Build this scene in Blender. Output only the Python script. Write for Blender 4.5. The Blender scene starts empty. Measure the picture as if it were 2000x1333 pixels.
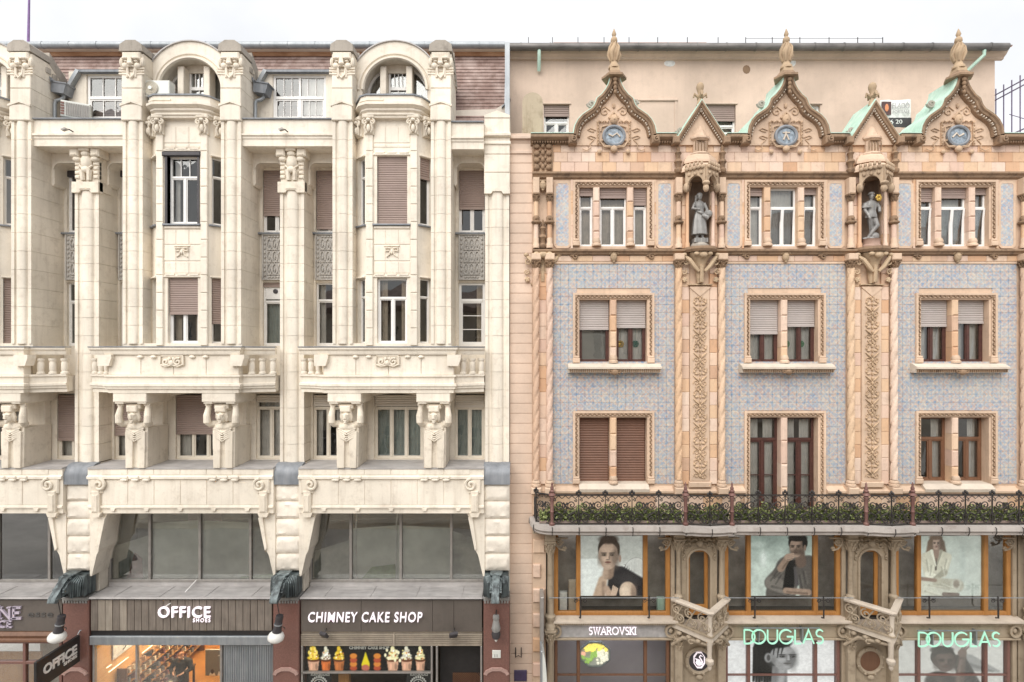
import bpy, math, random
from mathutils import Vector, Matrix

random.seed(7)
R = math.radians
sc = bpy.context.scene
col = sc.collection

# ---------------------------------------------------------------- camera, sky, sun, exposure
CAM_Y, CAM_Z, FPX = -18.0, 12.93, 1044.0
cam_data = bpy.data.cameras.new('camera')
cam = bpy.data.objects.new('camera', cam_data)
col.objects.link(cam)
cam.location = (0, CAM_Y, CAM_Z)
cam.rotation_euler = (R(90), 0, 0)
cam_data.sensor_width = 36
cam_data.lens = 36 * FPX / 2000
cam_data.shift_x = -0.010
cam_data.shift_y = 0.0118
cam_data.clip_end = 3000
sc.camera = cam

SUN_EL, SUN_AZ = 46, 202          # overcast day: a very soft sun, high over the street in front of the houses
world = bpy.data.worlds.new('World')
sc.world = world
world.use_nodes = True
wn, wl = world.node_tree.nodes, world.node_tree.links
wn.clear()
wo = wn.new('ShaderNodeOutputWorld'); bg = wn.new('ShaderNodeBackground')
sky = wn.new('ShaderNodeTexSky'); sky.sky_type = 'NISHITA'; sky.sun_disc = False
sky.sun_elevation = R(SUN_EL); sky.sun_rotation = R(SUN_AZ); sky.dust_density = 4
tc = wn.new('ShaderNodeTexCoord'); cn = wn.new('ShaderNodeTexNoise')
cn.inputs['Scale'].default_value = 4.0; cn.inputs['Detail'].default_value = 5
cr = wn.new('ShaderNodeValToRGB')
cr.color_ramp.elements[0].position = .3; cr.color_ramp.elements[0].color = (3.95, 4.02, 4.15, 1)
cr.color_ramp.elements[1].position = .7; cr.color_ramp.elements[1].color = (4.9, 4.9, 4.92, 1)
mx = wn.new('ShaderNodeMix'); mx.data_type = 'RGBA'; mx.inputs[0].default_value = .96
wl.new(tc.outputs['Generated'], cn.inputs['Vector']); wl.new(cn.outputs['Fac'], cr.inputs[0])
wl.new(sky.outputs[0], mx.inputs[6]); wl.new(cr.outputs[0], mx.inputs[7])
wl.new(mx.outputs[2], bg.inputs[0]); bg.inputs[1].default_value = 0.1
wl.new(bg.outputs[0], wo.inputs[0])

sun_data = bpy.data.lights.new('sun', 'SUN'); sun_data.energy = 1.5; sun_data.angle = R(60); sun_data.color = (1, .965, .91)
sun = bpy.data.objects.new('sun', sun_data); col.objects.link(sun)
sd = Vector((math.sin(R(SUN_AZ)) * math.cos(R(SUN_EL)), math.cos(R(SUN_AZ)) * math.cos(R(SUN_EL)), math.sin(R(SUN_EL))))
sun.rotation_euler = (-sd).to_track_quat('-Z', 'Y').to_euler()
sun.location = (0, -10, 40)

vs = sc.view_settings
vs.view_transform = 'Standard'; vs.look = 'None'; vs.gamma = 1; vs.use_curve_mapping = False
vs.exposure = 1.24
sc.render.engine = 'CYCLES'
sc.cycles.max_bounces = 8; sc.cycles.diffuse_bounces = 6; sc.cycles.transparent_max_bounces = 10; sc.cycles.glossy_bounces = 3
sc.cycles.caustics_reflective = False; sc.cycles.caustics_refractive = False
sc.cycles.use_denoising = True

# ---------------------------------------------------------------- measuring: a picture position at a known depth -> metres
def PX(px, y=0.0): return (px - 1020) / FPX * (y - CAM_Y)
def PZ(py, y=0.0): return CAM_Z - (py - 690) / FPX * (y - CAM_Y)

# ---------------------------------------------------------------- materials
MATS = {}
def nodes_of(name):
    m = bpy.data.materials.new(name); m.use_nodes = True
    nt = m.node_tree; b = nt.nodes['Principled BSDF']
    return m, nt, nt.nodes, nt.links, b

def mixc(nt, fac, a, b, mode='MIX'):
    n = nt.nodes.new('ShaderNodeMix'); n.data_type = 'RGBA'; n.blend_type = mode; n.clamp_result = True
    for i, v in ((0, fac), (6, a), (7, b)):
        if hasattr(v, 'is_linked') or hasattr(v, 'links'): nt.links.new(v, n.inputs[i])
        elif i == 0: n.inputs[0].default_value = v
        else: n.inputs[i].default_value = (*v[:3], 1)
    return n.outputs[2]

def math_n(nt, op, a, b=None, c=None):
    n = nt.nodes.new('ShaderNodeMath'); n.operation = op
    for i, v in enumerate((a, b, c)):
        if v is None: continue
        if hasattr(v, 'links'): nt.links.new(v, n.inputs[i])
        else: n.inputs[i].default_value = v
    return n.outputs[0]

def noise_n(nt, scale, detail=4, vec=None, rough=.55):
    n = nt.nodes.new('ShaderNodeTexNoise'); n.inputs['Scale'].default_value = scale
    n.inputs['Detail'].default_value = detail; n.inputs['Roughness'].default_value = rough
    if vec is not None: nt.links.new(vec, n.inputs['Vector'])
    return n.outputs['Fac']

def ramp_n(nt, fac, stops):
    n = nt.nodes.new('ShaderNodeValToRGB'); e = n.color_ramp.elements
    while len(e) < len(stops): e.new(.5)
    for i, (p, c) in enumerate(stops):
        e[i].position = p
        e[i].color = (c, c, c, 1) if isinstance(c, (int, float)) else (*c[:3], 1)
    nt.links.new(fac, n.inputs[0])
    return n.outputs[0]

def pos_n(nt, scale=(1, 1, 1)):
    g = nt.nodes.new('ShaderNodeNewGeometry')
    m = nt.nodes.new('ShaderNodeMapping'); m.inputs['Scale'].default_value = scale
    nt.links.new(g.outputs['Position'], m.inputs['Vector'])
    return m.outputs[0]

def bump_n(nt, b, h, strength=.3, dist=.01):
    n = nt.nodes.new('ShaderNodeBump'); n.inputs['Strength'].default_value = strength; n.inputs['Distance'].default_value = dist
    nt.links.new(h, n.inputs['Height']); nt.links.new(n.outputs[0], b.inputs['Normal'])

def rand_n(nt):
    return nt.nodes.new('ShaderNodeObjectInfo').outputs['Random']

def stone(name, base, dirt=(.25, .2, .15), amount=.35, vary=.12, rough=.85, streak=.5, bump=.4, fine=22, pertint=None):
    """weathered masonry: large blotches, vertical rain streaks, fine grain, a little difference from block to block"""
    m, nt, N, L, b = nodes_of(name)
    p = pos_n(nt)
    big = noise_n(nt, .55, 5, p); fin = noise_n(nt, fine, 4, p, .65)
    st = noise_n(nt, 1.0, 5, pos_n(nt, (5.5, 5.5, .42)), .65)
    dark = tuple(c * .80 for c in base); light = tuple(min(1, c * 1.08) for c in base)
    c = mixc(nt, ramp_n(nt, big, [(.32, 0), (.68, 1)]), dark, light)
    if pertint:
        rnd = rand_n(nt)
        c = mixc(nt, .78, c, ramp_n(nt, rnd, pertint))
    else:
        rnd = rand_n(nt)
        c = mixc(nt, math_n(nt, 'MULTIPLY', rnd, vary), c, tuple(x * .62 for x in base))
    f1 = math_n(nt, 'MULTIPLY', ramp_n(nt, st, [(.50, 0), (.68, 1)]), streak * amount)
    c = mixc(nt, f1, c, dirt)
    f2 = math_n(nt, 'MULTIPLY', ramp_n(nt, noise_n(nt, 3.3, 6, p, .7), [(.52, 0), (.72, 1)]), amount)
    c = mixc(nt, f2, c, dirt)
    c = mixc(nt, math_n(nt, 'MULTIPLY', ramp_n(nt, fin, [(.3, 0), (.75, 1)]), .16), c, tuple(x * .55 for x in base))
    L.new(c, b.inputs['Base Color'])
    b.inputs['Roughness'].default_value = rough
    if bump: bump_n(nt, b, fin, bump, .012)
    MATS[name] = m
    return m

def plain(name, base, rough=.5, metal=0.0, vary=.25, scale=6.0, bump=0.0, emit=None, estr=0, spec=None):
    m, nt, N, L, b = nodes_of(name)
    p = pos_n(nt)
    nz = noise_n(nt, scale, 5, p, .6)
    c = mixc(nt, ramp_n(nt, nz, [(.3, 0), (.7, 1)]), tuple(x * (1 - vary) for x in base), tuple(min(1, x * (1 + vary * .5)) for x in base))
    L.new(c, b.inputs['Base Color'])
    b.inputs['Roughness'].default_value = rough; b.inputs['Metallic'].default_value = metal
    if spec is not None: b.inputs['Specular IOR Level'].default_value = spec
    if bump: bump_n(nt, b, noise_n(nt, scale * 5, 4, p), bump, .01)
    if emit:
        b.inputs['Emission Color'].default_value = (*emit, 1); b.inputs['Emission Strength'].default_value = estr
    MATS[name] = m
    return m

def streaky(name, a, bcol, rough=.55, metal=0.0, sc_=(6, 6, .6), lo=.35, hi=.65):
    """two tones in vertical runs: lead, patina, wood"""
    m, nt, N, L, b = nodes_of(name)
    n1 = noise_n(nt, 1.0, 6, pos_n(nt, sc_), .65); n2 = noise_n(nt, 2.2, 5, pos_n(nt))
    f = math_n(nt, 'ADD', math_n(nt, 'MULTIPLY', n1, .6), math_n(nt, 'MULTIPLY', n2, .4))
    L.new(ramp_n(nt, f, [(lo, a), (hi, bcol)]), b.inputs['Base Color'])
    b.inputs['Roughness'].default_value = rough; b.inputs['Metallic'].default_value = metal
    bump_n(nt, b, n1, .15, .01)
    MATS[name] = m
    return m

def glass(name, tint=(.72, .74, .72), minref=.10, wav=.02, fk=.9):
    m, nt, N, L, b = nodes_of(name)
    N.remove(b)
    out = [n for n in N if n.type == 'OUTPUT_MATERIAL'][0]
    tr = N.new('ShaderNodeBsdfTransparent'); tr.inputs[0].default_value = (*tint, 1)
    gl = N.new('ShaderNodeBsdfGlossy'); gl.inputs['Roughness'].default_value = .015; gl.inputs[0].default_value = (.93, .95, .95, 1)
    fr = N.new('ShaderNodeFresnel'); fr.inputs[0].default_value = 1.5
    bp = N.new('ShaderNodeBump'); bp.inputs['Strength'].default_value = wav; bp.inputs['Distance'].default_value = .05
    L.new(noise_n(nt, 1.6, 2, pos_n(nt)), bp.inputs['Height']); L.new(bp.outputs[0], gl.inputs['Normal'])
    f = math_n(nt, 'ADD', math_n(nt, 'MULTIPLY', fr.outputs[0], fk), minref)
    ms = N.new('ShaderNodeMixShader'); L.new(f, ms.inputs[0]); L.new(tr.outputs[0], ms.inputs[1]); L.new(gl.outputs[0], ms.inputs[2])
    L.new(ms.outputs[0], out.inputs[0])
    MATS[name] = m
    return m

CREAM = (.86, .79, .68)
stone('cream_stucco', CREAM, (.44, .37, .29), .42, .12, .9, .6, .25)
stone('cream_ornament', (.80, .725, .61), (.34, .275, .21), .5, .05, .9, .4, .5, 30)
stone('cream_rough', (.84, .775, .68), (.38, .32, .26), .25, .06, .95, .3, 1.0, 9)
stone('grey_stone', (.42, .38, .33), (.16, .14, .12), .6, .05, .95, .6, .8, 18)
stone('salmon_plaster', (.70, .55, .445), (.36, .27, .21), .22, .05, .9, .5, .2)
stone('salmon_course', (.715, .56, .45), (.38, .29, .23), .16, .08, .9, .4, .2)
TERRA = [(0, (.56, .30, .16)), (.16, (.66, .41, .24)), (.34, (.70, .49, .32)), (.55, (.75, .57, .46)), (.72, (.64, .44, .36)), (.88, (.78, .63, .53)), (1, (.52, .31, .20))]
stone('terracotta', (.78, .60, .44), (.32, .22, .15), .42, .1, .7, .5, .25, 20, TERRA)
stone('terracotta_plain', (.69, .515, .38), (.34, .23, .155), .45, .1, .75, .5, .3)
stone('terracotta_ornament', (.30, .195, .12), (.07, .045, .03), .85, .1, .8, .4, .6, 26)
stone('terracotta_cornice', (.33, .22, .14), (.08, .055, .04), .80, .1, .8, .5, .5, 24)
stone('finial_stone', (.47, .345, .225), (.24, .16, .10), .45, .1, .8, .4, .5, 26)
stone('iron_tan', (.43, .35, .255), (.17, .125, .085), .65, .05, .6, .4, .5, 24)
stone('ledge_stone', (.66, .575, .48), (.34, .27, .21), .4, .05, .85, .4, .4, 18)
plain('window_white', (.80, .79, .77), .45, 0, .06, 3)
plain('window_cream', (.74, .68, .58), .5, 0, .1, 3)
plain('window_brown', (.085, .035, .028), .4, 0, .35, 9)
plain('aluminium', (.33, .31, .29), .45, .3, .2, 5)
streaky('wood_orange', (.34, .145, .035), (.50, .24, .07), .42, 0, (14, 14, 1.2))
streaky('wood_brown', (.13, .06, .032), (.20, .10, .055), .45, 0, (14, 14, 1.2))
streaky('lead', (.15, .165, .185), (.29, .305, .33), .6, .15)
streaky('lead_light', (.30, .285, .28), (.50, .48, .47), .55, .15, (1.2, 6, 6))
streaky('zinc', (.24, .265, .285), (.38, .40, .42), .45, .45)
streaky('patina', (.40, .60, .50), (.62, .79, .69), .75, 0, (7, 7, .5))
streaky('bronze_green', (.035, .042, .045), (.24, .29, .30), .5, .35, (8, 8, 1.0), .40, .66)
streaky('bronze_grey', (.19, .185, .18), (.42, .415, .40), .55, .25, (9, 9, .9), .36, .66)
plain('dark_iron', (.05, .044, .042), .5, .3, .4, 9)
streaky('rust_iron', (.12, .05, .042), (.25, .14, .12), .6, .2)
plain('granite_red', (.21, .105, .085), .3, 0, .3, 38, .05)
plain('granite_pale', (.50, .33, .29), .55, 0, .2, 20)
plain('shutter_brown', (.31, .235, .205), .6, 0, .10, 2)
plain('shutter_wood', (.17, .085, .055), .55, 0, .15, 3)
plain('shutter_grey', (.43, .385, .365), .6, 0, .08, 2)
plain('shutter_pale', (.66, .61, .54), .6, 0, .08, 2)
plain('dark_hood', (.06, .055, .06), .5, .2, .2, 5)
plain('curtain_white', (.78, .75, .70), .9, 0, .15, 4)
plain('curtain_green', (.36, .42, .39), .9, 0, .2, 4)
plain('curtain_beige', (.55, .46, .36), .9, 0, .2, 4)
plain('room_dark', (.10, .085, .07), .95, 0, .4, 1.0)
plain('room_grey', (.24, .225, .205), .95, 0, .35, .8)
plain('blind_grey', (.42, .41, .38), .9, 0, .1, 2)
glass('window_glass', (.86, .87, .86), .07, .05); glass('shop_glass', (.93, .94, .93), .0, .01, .35); glass('band_glass', (.97, .98, .96), .16, .03)
plain('gold', (.72, .48, .12), .35, .8, .2, 8)
plain('black_board', (.022, .02, .02), .5, 0, .3, 6)
plain('white_plastic', (.70, .72, .68), .45, 0, .08, 4)
plain('globe_white', (.80, .80, .77), .25, 0, .05, 4)

def roof_tile_mat():
    m, nt, N, L, b = nodes_of('roof_tile')
    p = pos_n(nt)
    br = nt.nodes.new('ShaderNodeTexBrick')
    br.inputs['Scale'].default_value = 1.0
    br.inputs['Brick Width'].default_value = .15; br.inputs['Row Height'].default_value = .16; br.inputs['Mortar Size'].default_value = .004
    br.inputs['Color1'].default_value = (.20, .13, .11, 1); br.inputs['Color2'].default_value = (.28, .195, .17, 1); br.inputs['Mortar'].default_value = (.2, .12, .1, 1)
    sw = N.new('ShaderNodeSeparateXYZ'); cb = N.new('ShaderNodeCombineXYZ')
    L.new(p, sw.inputs[0]); L.new(sw.outputs[0], cb.inputs[0]); L.new(sw.outputs[2], cb.inputs[1]); L.new(cb.outputs[0], br.inputs['Vector'])
    c = mixc(nt, math_n(nt, 'MULTIPLY', ramp_n(nt, noise_n(nt, 1.4, 6, p, .7), [(.45, 0), (.7, 1)]), .7), br.outputs[0], (.52, .42, .38))
    c = mixc(nt, math_n(nt, 'MULTIPLY', ramp_n(nt, noise_n(nt, 2.6, 6, p, .7), [(.55, 0), (.75, 1)]), .75), c, (.14, .09, .08))
    L.new(c, b.inputs['Base Color']); b.inputs['Roughness'].default_value = .85
    MATS['roof_tile'] = m
roof_tile_mat()

TILE = 5.76 / 21
TX0, TZ0 = 0.0, 0.0
def blue_tile_mat(name, period, x0, z0, blue=(.13, .29, .47), pale=(.33, .44, .51)):
    """glazed majolica: pale diamond lattice two tiles wide on blue, small rose and ochre flowers on every tile"""
    m, nt, N, L, b = nodes_of(name)
    g = N.new('ShaderNodeNewGeometry'); sw = N.new('ShaderNodeSeparateXYZ'); L.new(g.outputs['Position'], sw.inputs[0])
    def cell(p):
        u = math_n(nt, 'FRACT', math_n(nt, 'DIVIDE', math_n(nt, 'SUBTRACT', sw.outputs[0], x0), p))
        v = math_n(nt, 'FRACT', math_n(nt, 'DIVIDE', math_n(nt, 'SUBTRACT', sw.outputs[2], z0), p))
        au = math_n(nt, 'ABSOLUTE', math_n(nt, 'SUBTRACT', u, .5)); av = math_n(nt, 'ABSOLUTE', math_n(nt, 'SUBTRACT', v, .5))
        return au, av, math_n(nt, 'ADD', au, av)                     # 0 at the centre, .5 on the diamond, 1 at the corners
    au, av, d = cell(period); _, _, D = cell(period * 2)
    pos = pos_n(nt); rnd = rand_n(nt)
    field = mixc(nt, ramp_n(nt, noise_n(nt, 1.6, 5, pos, .65), [(.36, 0), (.64, 1)]), blue, pale)
    field = mixc(nt, math_n(nt, 'MULTIPLY', rnd, .4), field, (.30, .42, .52))
    warm = mixc(nt, ramp_n(nt, noise_n(nt, .8, 4, pos), [(.4, 0), (.6, 1)]), (.55, .29, .20), (.64, .45, .27))
    cream = (.70, .62, .50)
    c = mixc(nt, ramp_n(nt, math_n(nt, 'ABSOLUTE', math_n(nt, 'SUBTRACT', d, .5)), [(.05, .85), (.12, 0)]), field, warm)
    c = mixc(nt, ramp_n(nt, d, [(.10, .95), (.19, 0)]), c, warm)
    c = mixc(nt, ramp_n(nt, math_n(nt, 'ABSOLUTE', math_n(nt, 'SUBTRACT', d, .24)), [(.02, .7), (.06, 0)]), c, cream)
    c = mixc(nt, ramp_n(nt, math_n(nt, 'ABSOLUTE', math_n(nt, 'SUBTRACT', D, .5)), [(.03, .55), (.09, 0)]), c, cream)
    c = mixc(nt, ramp_n(nt, D, [(.04, .5), (.09, 0)]), c, (.50, .22, .16))
    c = mixc(nt, math_n(nt, 'MULTIPLY', ramp_n(nt, noise_n(nt, 11, 4, pos, .75), [(.44, 0), (.62, 1)]), .42), c, (.56, .49, .43))
    vo = N.new('ShaderNodeTexVoronoi'); vo.inputs['Scale'].default_value = 17; L.new(pos, vo.inputs['Vector'])
    sp = N.new('ShaderNodeSeparateColor'); L.new(vo.outputs['Color'], sp.inputs[0])
    c = mixc(nt, .42, c, ramp_n(nt, sp.outputs[0], [(0, (.13, .27, .47)), (.3, (.36, .43, .47)), (.55, (.66, .55, .43)), (.78, (.52, .30, .22)), (1, (.22, .35, .50))]))
    L.new(c, b.inputs['Base Color']); b.inputs['Roughness'].default_value = .30
    MATS[name] = m
blue_tile_mat("majolica", TILE / 2, 3.07 - 2.057, 8.53)
blue_tile_mat("majolica_fine", TILE * .56, 3.07 - 2.057, 8.53, (.13, .33, .56), (.40, .53, .60))

# ---------------------------------------------------------------- mesh toolkit
CUR = None          # while set: turns what is being built (the slanted sides of an oriel)
class MB:
    """collects shapes for ONE mesh object"""
    def __init__(s): s.v = []; s.f = []
    def add(s, vs, fs, M=None):
        o = len(s.v)
        s.v += [tuple(M @ Vector(p)) for p in vs] if M is not None else [tuple(p) for p in vs]
        s.f += [tuple(i + o for i in f) for f in fs]
        return s
    def box(s, x0, x1, y0, y1, z0, z1, c=0, M=None):
        x0, x1 = min(x0, x1), max(x0, x1); y0, y1 = min(y0, y1), max(y0, y1); z0, z1 = min(z0, z1), max(z0, z1)
        if c <= 0:
            v = [(x, y, z) for x in (x0, x1) for y in (y0, y1) for z in (z0, z1)]
            f = [(0, 1, 3, 2), (4, 6, 7, 5), (0, 4, 5, 1), (2, 3, 7, 6), (0, 2, 6, 4), (1, 5, 7, 3)]
            return s.add(v, f, M)
        # chamfer the front face edges (towards -y)
        c = min(c, (x1 - x0) * .45, (z1 - z0) * .45, (y1 - y0) * .9)
        v = [(x0 + c, y0, z0 + c), (x1 - c, y0, z0 + c), (x1 - c, y0, z1 - c), (x0 + c, y0, z1 - c),
             (x0, y0 + c, z0), (x1, y0 + c, z0), (x1, y0 + c, z1), (x0, y0 + c, z1),
             (x0, y1, z0), (x1, y1, z0), (x1, y1, z1), (x0, y1, z1)]
        f = [(0, 1, 2, 3), (4, 5, 1, 0), (5, 6, 2, 1), (6, 7, 3, 2), (7, 4, 0, 3),
             (8, 9, 5, 4), (9, 10, 6, 5), (10, 11, 7, 6), (11, 8, 4, 7), (11, 10, 9, 8)]
        return s.add(v, f, M)
    def extr(s, pts, axis, a, b, M=None):
        """closed polygon extruded: axis 'y' takes (x,z), 'x' takes (y,z), 'z' takes (x,y)"""
        n = len(pts)
        if axis == 'y': q = lambda p, t: (p[0], t, p[1])
        elif axis == 'x': q = lambda p, t: (t, p[0], p[1])
        else: q = lambda p, t: (p[0], p[1], t)
        v = [q(p, a) for p in pts] + [q(p, b) for p in pts]
        f = [tuple(range(n))[::-1], tuple(range(n, 2 * n))] + [(i, (i + 1) % n, n + (i + 1) % n, n + i) for i in range(n)]
        return s.add(v, f, M)
    def lathe(s, prof, cx, cy, n=14, a0=0.0, a1=None, M=None, sx=1.0, sy=1.0, lobes=0, amp=0.0):
        full = a1 is None
        a1 = a0 + 2 * math.pi if full else a1
        k = n if full else n + 1
        v = []
        for r, z in prof:
            for i in range(k):
                a = a0 + (a1 - a0) * i / n
                rr = r * (1 + amp * math.cos(lobes * a)) if lobes else r
                v.append((cx + rr * math.cos(a) * sx, cy + rr * math.sin(a) * sy, z))
        f = []
        for j in range(len(prof) - 1):
            for i in range(n):
                i2 = (i + 1) % k if full else i + 1
                f.append((j * k + i, j * k + i2, (j + 1) * k + i2, (j + 1) * k + i))
        if full:
            f.append(tuple(range(k))[::-1]); f.append(tuple(range((len(prof) - 1) * k, len(prof) * k)))
        return s.add(v, f, M)
    def ell(s, cx, cy, cz, rx, ry, rz, n=8, m=5, M=None):
        prof = [(math.sin(math.pi * (j + .0) / m) if 0 < j < m else .02, -math.cos(math.pi * j / m)) for j in range(m + 1)]
        v = []; f = []
        for r, z in prof:
            for i in range(n):
                a = 2 * math.pi * i / n
                v.append((cx + rx * r * math.cos(a), cy + ry * r * math.sin(a), cz + rz * z))
        for j in range(m):
            for i in range(n): f.append((j * n + i, j * n + (i + 1) % n, (j + 1) * n + (i + 1) % n, (j + 1) * n + i))
        f.append(tuple(range(n))[::-1]); f.append(tuple(range(m * n, (m + 1) * n)))
        return s.add(v, f, M)
    def tube(s, pts, r, n=6, M=None):
        pts = [Vector(p) for p in pts]; k = len(pts)
        rs = r if isinstance(r, (list, tuple)) else [r] * k
        v = []; f = []
        ref = None
        for i, p in enumerate(pts):
            t = (pts[min(i + 1, k - 1)] - pts[max(i - 1, 0)])
            if t.length < 1e-9: t = Vector((0, 0, 1))
            t.normalize()
            if ref is None:
                ref = Vector((0, 1, 0)) if abs(t.y) < .9 else Vector((1, 0, 0))
            u = t.cross(ref)
            if u.length < 1e-6: u = t.cross(Vector((1, 0, 0)))
            u.normalize(); w = u.cross(t); ref = w
            for j in range(n):
                a = 2 * math.pi * j / n
                q = p + (u * math.cos(a) + w * math.sin(a)) * rs[i]
                v.append(tuple(q))
        for i in range(k - 1):
            for j in range(n): f.append((i * n + j, i * n + (j + 1) % n, (i + 1) * n + (j + 1) % n, (i + 1) * n + j))
        f.append(tuple(range(n))[::-1]); f.append(tuple(range((k - 1) * n, k * n)))
        return s.add(v, f, M)
    def sweep(s, path, prof, plane='xy', closed_prof=True):
        """profile (out, h) swept along a 2-D path; out is to the right of travel. plane 'xy': h is z. plane 'xz': h is y."""
        k, n = len(path), len(prof)
        v = []; f = []
        for i, p in enumerate(path):
            a = path[max(i - 1, 0)]; c = path[min(i + 1, k - 1)]
            def nrm(p0, p1):
                dx, dz = p1[0] - p0[0], p1[1] - p0[1]; l = math.hypot(dx, dz) or 1
                return (dz / l, -dx / l)
            n1 = nrm(a, p) if i > 0 else nrm(p, c); n2 = nrm(p, c) if i < k - 1 else n1
            mx_, mz_ = n1[0] + n2[0], n1[1] + n2[1]; l = math.hypot(mx_, mz_) or 1
            mx_, mz_ = mx_ / l, mz_ / l
            cosh = max(.45, mx_ * n1[0] + mz_ * n1[1])
            for o, h in prof:
                x, w = p[0] + mx_ * o / cosh, p[1] + mz_ * o / cosh
                v.append((x, w, h) if plane == 'xy' else (x, h, w))
        for i in range(k - 1):
            for j in range(n if closed_prof else n - 1):
                f.append((i * n + j, i * n + (j + 1) % n, (i + 1) * n + (j + 1) % n, (i + 1) * n + j))
        if closed_prof:
            f.append(tuple(range(n))[::-1]); f.append(tuple(range((k - 1) * n, k * n)))
        return s.add(v, f)
    def quad(s, a, b, c, d): return s.add([a, b, c, d], [(0, 1, 2, 3)])
    def wall(s, x0, x1, z0, z1, y, holes, deep):
        """front sheet at y with rectangular holes (x0,x1,z0,z1) and reveals going back by deep"""
        xs = sorted({x0, x1} | {min(max(h[i], x0), x1) for h in holes for i in (0, 1)})
        zs = sorted({z0, z1} | {min(max(h[i], z0), z1) for h in holes for i in (2, 3)})
        def hole(i, j):
            if i < 0 or j < 0 or i >= len(xs) - 1 or j >= len(zs) - 1: return True
            cx, cz = (xs[i] + xs[i + 1]) / 2, (zs[j] + zs[j + 1]) / 2
            return any(h[0] < cx < h[1] and h[2] < cz < h[3] for h in holes)
        for i in range(len(xs) - 1):
            for j in range(len(zs) - 1):
                if hole(i, j): continue
                a, b, c, d = xs[i], xs[i + 1], zs[j], zs[j + 1]
                s.quad((a, y, c), (b, y, c), (b, y, d), (a, y, d))
                if hole(i - 1, j): s.quad((a, y, d), (a, y + deep, d), (a, y + deep, c), (a, y, c))
                if hole(i + 1, j): s.quad((b, y, c), (b, y + deep, c), (b, y + deep, d), (b, y, d))
                if hole(i, j - 1): s.quad((a, y, c), (a, y + deep, c), (b, y + deep, c), (b, y, c))
                if hole(i, j + 1): s.quad((b, y, d), (b, y + deep, d), (a, y + deep, d), (a, y, d))
        return s
    def mesh(s, name, mat, smooth=None):
        me = bpy.data.meshes.new(name)
        me.from_pydata([tuple(CUR @ Vector(p)) for p in s.v] if CUR is not None else s.v, [], s.f)
        me.materials.append(MATS[mat] if isinstance(mat, str) else mat)
        if smooth:
            me.polygons.foreach_set('use_smooth', [True] * len(me.polygons))
            me.set_sharp_from_angle(angle=R(smooth))
        me.update()
        return me
    def build(s, name, mat, parent=None, smooth=None, loc=None):
        return put(name, s.mesh(name, mat, smooth), parent, loc)

def put(name, me, parent=None, loc=None, rot=None):
    o = bpy.data.objects.new(name, me); col.objects.link(o)
    if parent is not None:
        o.parent = parent; o.matrix_parent_inverse = Matrix.Translation(-parent.location)
    if loc is not None: o.location = loc
    if rot is not None: o.rotation_euler = rot
    return o

def fused(mb, name, mat, voxel=.02, smooth_it=4):
    """melt the overlapping shapes of a figure into one continuous skin and return the mesh"""
    me = mb.mesh(name, mat)
    o = bpy.data.objects.new(name + '_source', me); col.objects.link(o)
    r = o.modifiers.new('fuse', 'REMESH'); r.mode = 'VOXEL'; r.voxel_size = voxel; r.use_smooth_shade = True
    if smooth_it:
        q = o.modifiers.new('soften', 'SMOOTH'); q.iterations = smooth_it; q.factor = .5
    dg = bpy.context.evaluated_depsgraph_get()
    out = bpy.data.meshes.new_from_object(o.evaluated_get(dg))
    out.name = name
    bpy.data.objects.remove(o); 
    if not out.materials: out.materials.append(MATS[mat])
    return out

def empty(name, loc=(0, 0, 0), label=None, cat=None, group=None):
    o = bpy.data.objects.new(name, None); col.objects.link(o); o.location = loc; o.empty_display_size = .2
    return tag(o, label, cat, group)

def tag(o, label=None, cat=None, group=None, kind=None):
    if label: o['label'] = label
    if cat: o['category'] = cat
    if group: o['group'] = group
    if kind: o['kind'] = kind
    return o

def stuff(o):
    o['kind'] = 'stuff'
    return o

CACHE = {}
def block(parent, mat, x0, x1, y0, y1, z0, z1, c=.012, name='stone_block'):
    """one dressed stone; equal sizes share their mesh"""
    k = (mat, c, round(x1 - x0, 3), round(y1 - y0, 3), round(z1 - z0, 3), name)
    if k not in CACHE:
        w, d, h = k[2], k[3], k[4]
        CACHE[k] = MB().box(-w / 2, w / 2, -d / 2, d / 2, -h / 2, h / 2, c).mesh(name, mat)
    return put(name, CACHE[k], parent, ((x0 + x1) / 2, (y0 + y1) / 2, (z0 + z1) / 2))

def courses(parent, mat, x0, x1, z0, z1, y0, y1, ch, bw, gap=.008, c=.012, name='stone_block', jitter=0.0, skip=None):
    nz = max(1, round((z1 - z0) / ch)); hh = (z1 - z0) / nz
    for j in range(nz):
        za, zb = z0 + j * hh, z0 + (j + 1) * hh
        nx = max(1, round((x1 - x0) / bw)); ww = (x1 - x0) / nx
        e = [x0 + i * ww for i in range(nx + 1)]
        if j % 2 and nx > 1: e = [x0] + [x0 + (i + .5) * ww for i in range(nx)] + [x1]
        for a, b in zip(e, e[1:]):
            if skip and skip((a + b) / 2, (za + zb) / 2, a, b): continue
            block(parent, mat, a + gap / 2, b - gap / 2, y0 + random.uniform(-jitter, jitter), y1, za + gap / 2, zb - gap / 2, c, name)

def arc(cx, cz, r, a0, a1, n=10, rz=None):
    rz = r if rz is None else rz
    return [(cx + r * math.cos(R(a0 + (a1 - a0) * i / n)), cz + rz * math.sin(R(a0 + (a1 - a0) * i / n))) for i in range(n + 1)]

def spiral(cx, y, cz, r, turns, start=0.0, hand=1, k=26, r1=.15):
    out = []
    for i in range(k + 1):
        t = i / k; rr = r * (1 - t * (1 - r1)); a = start + hand * t * turns * 2 * math.pi
        out.append((cx + rr * math.cos(a), y, cz + rr * math.sin(a)))
    return out

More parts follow.
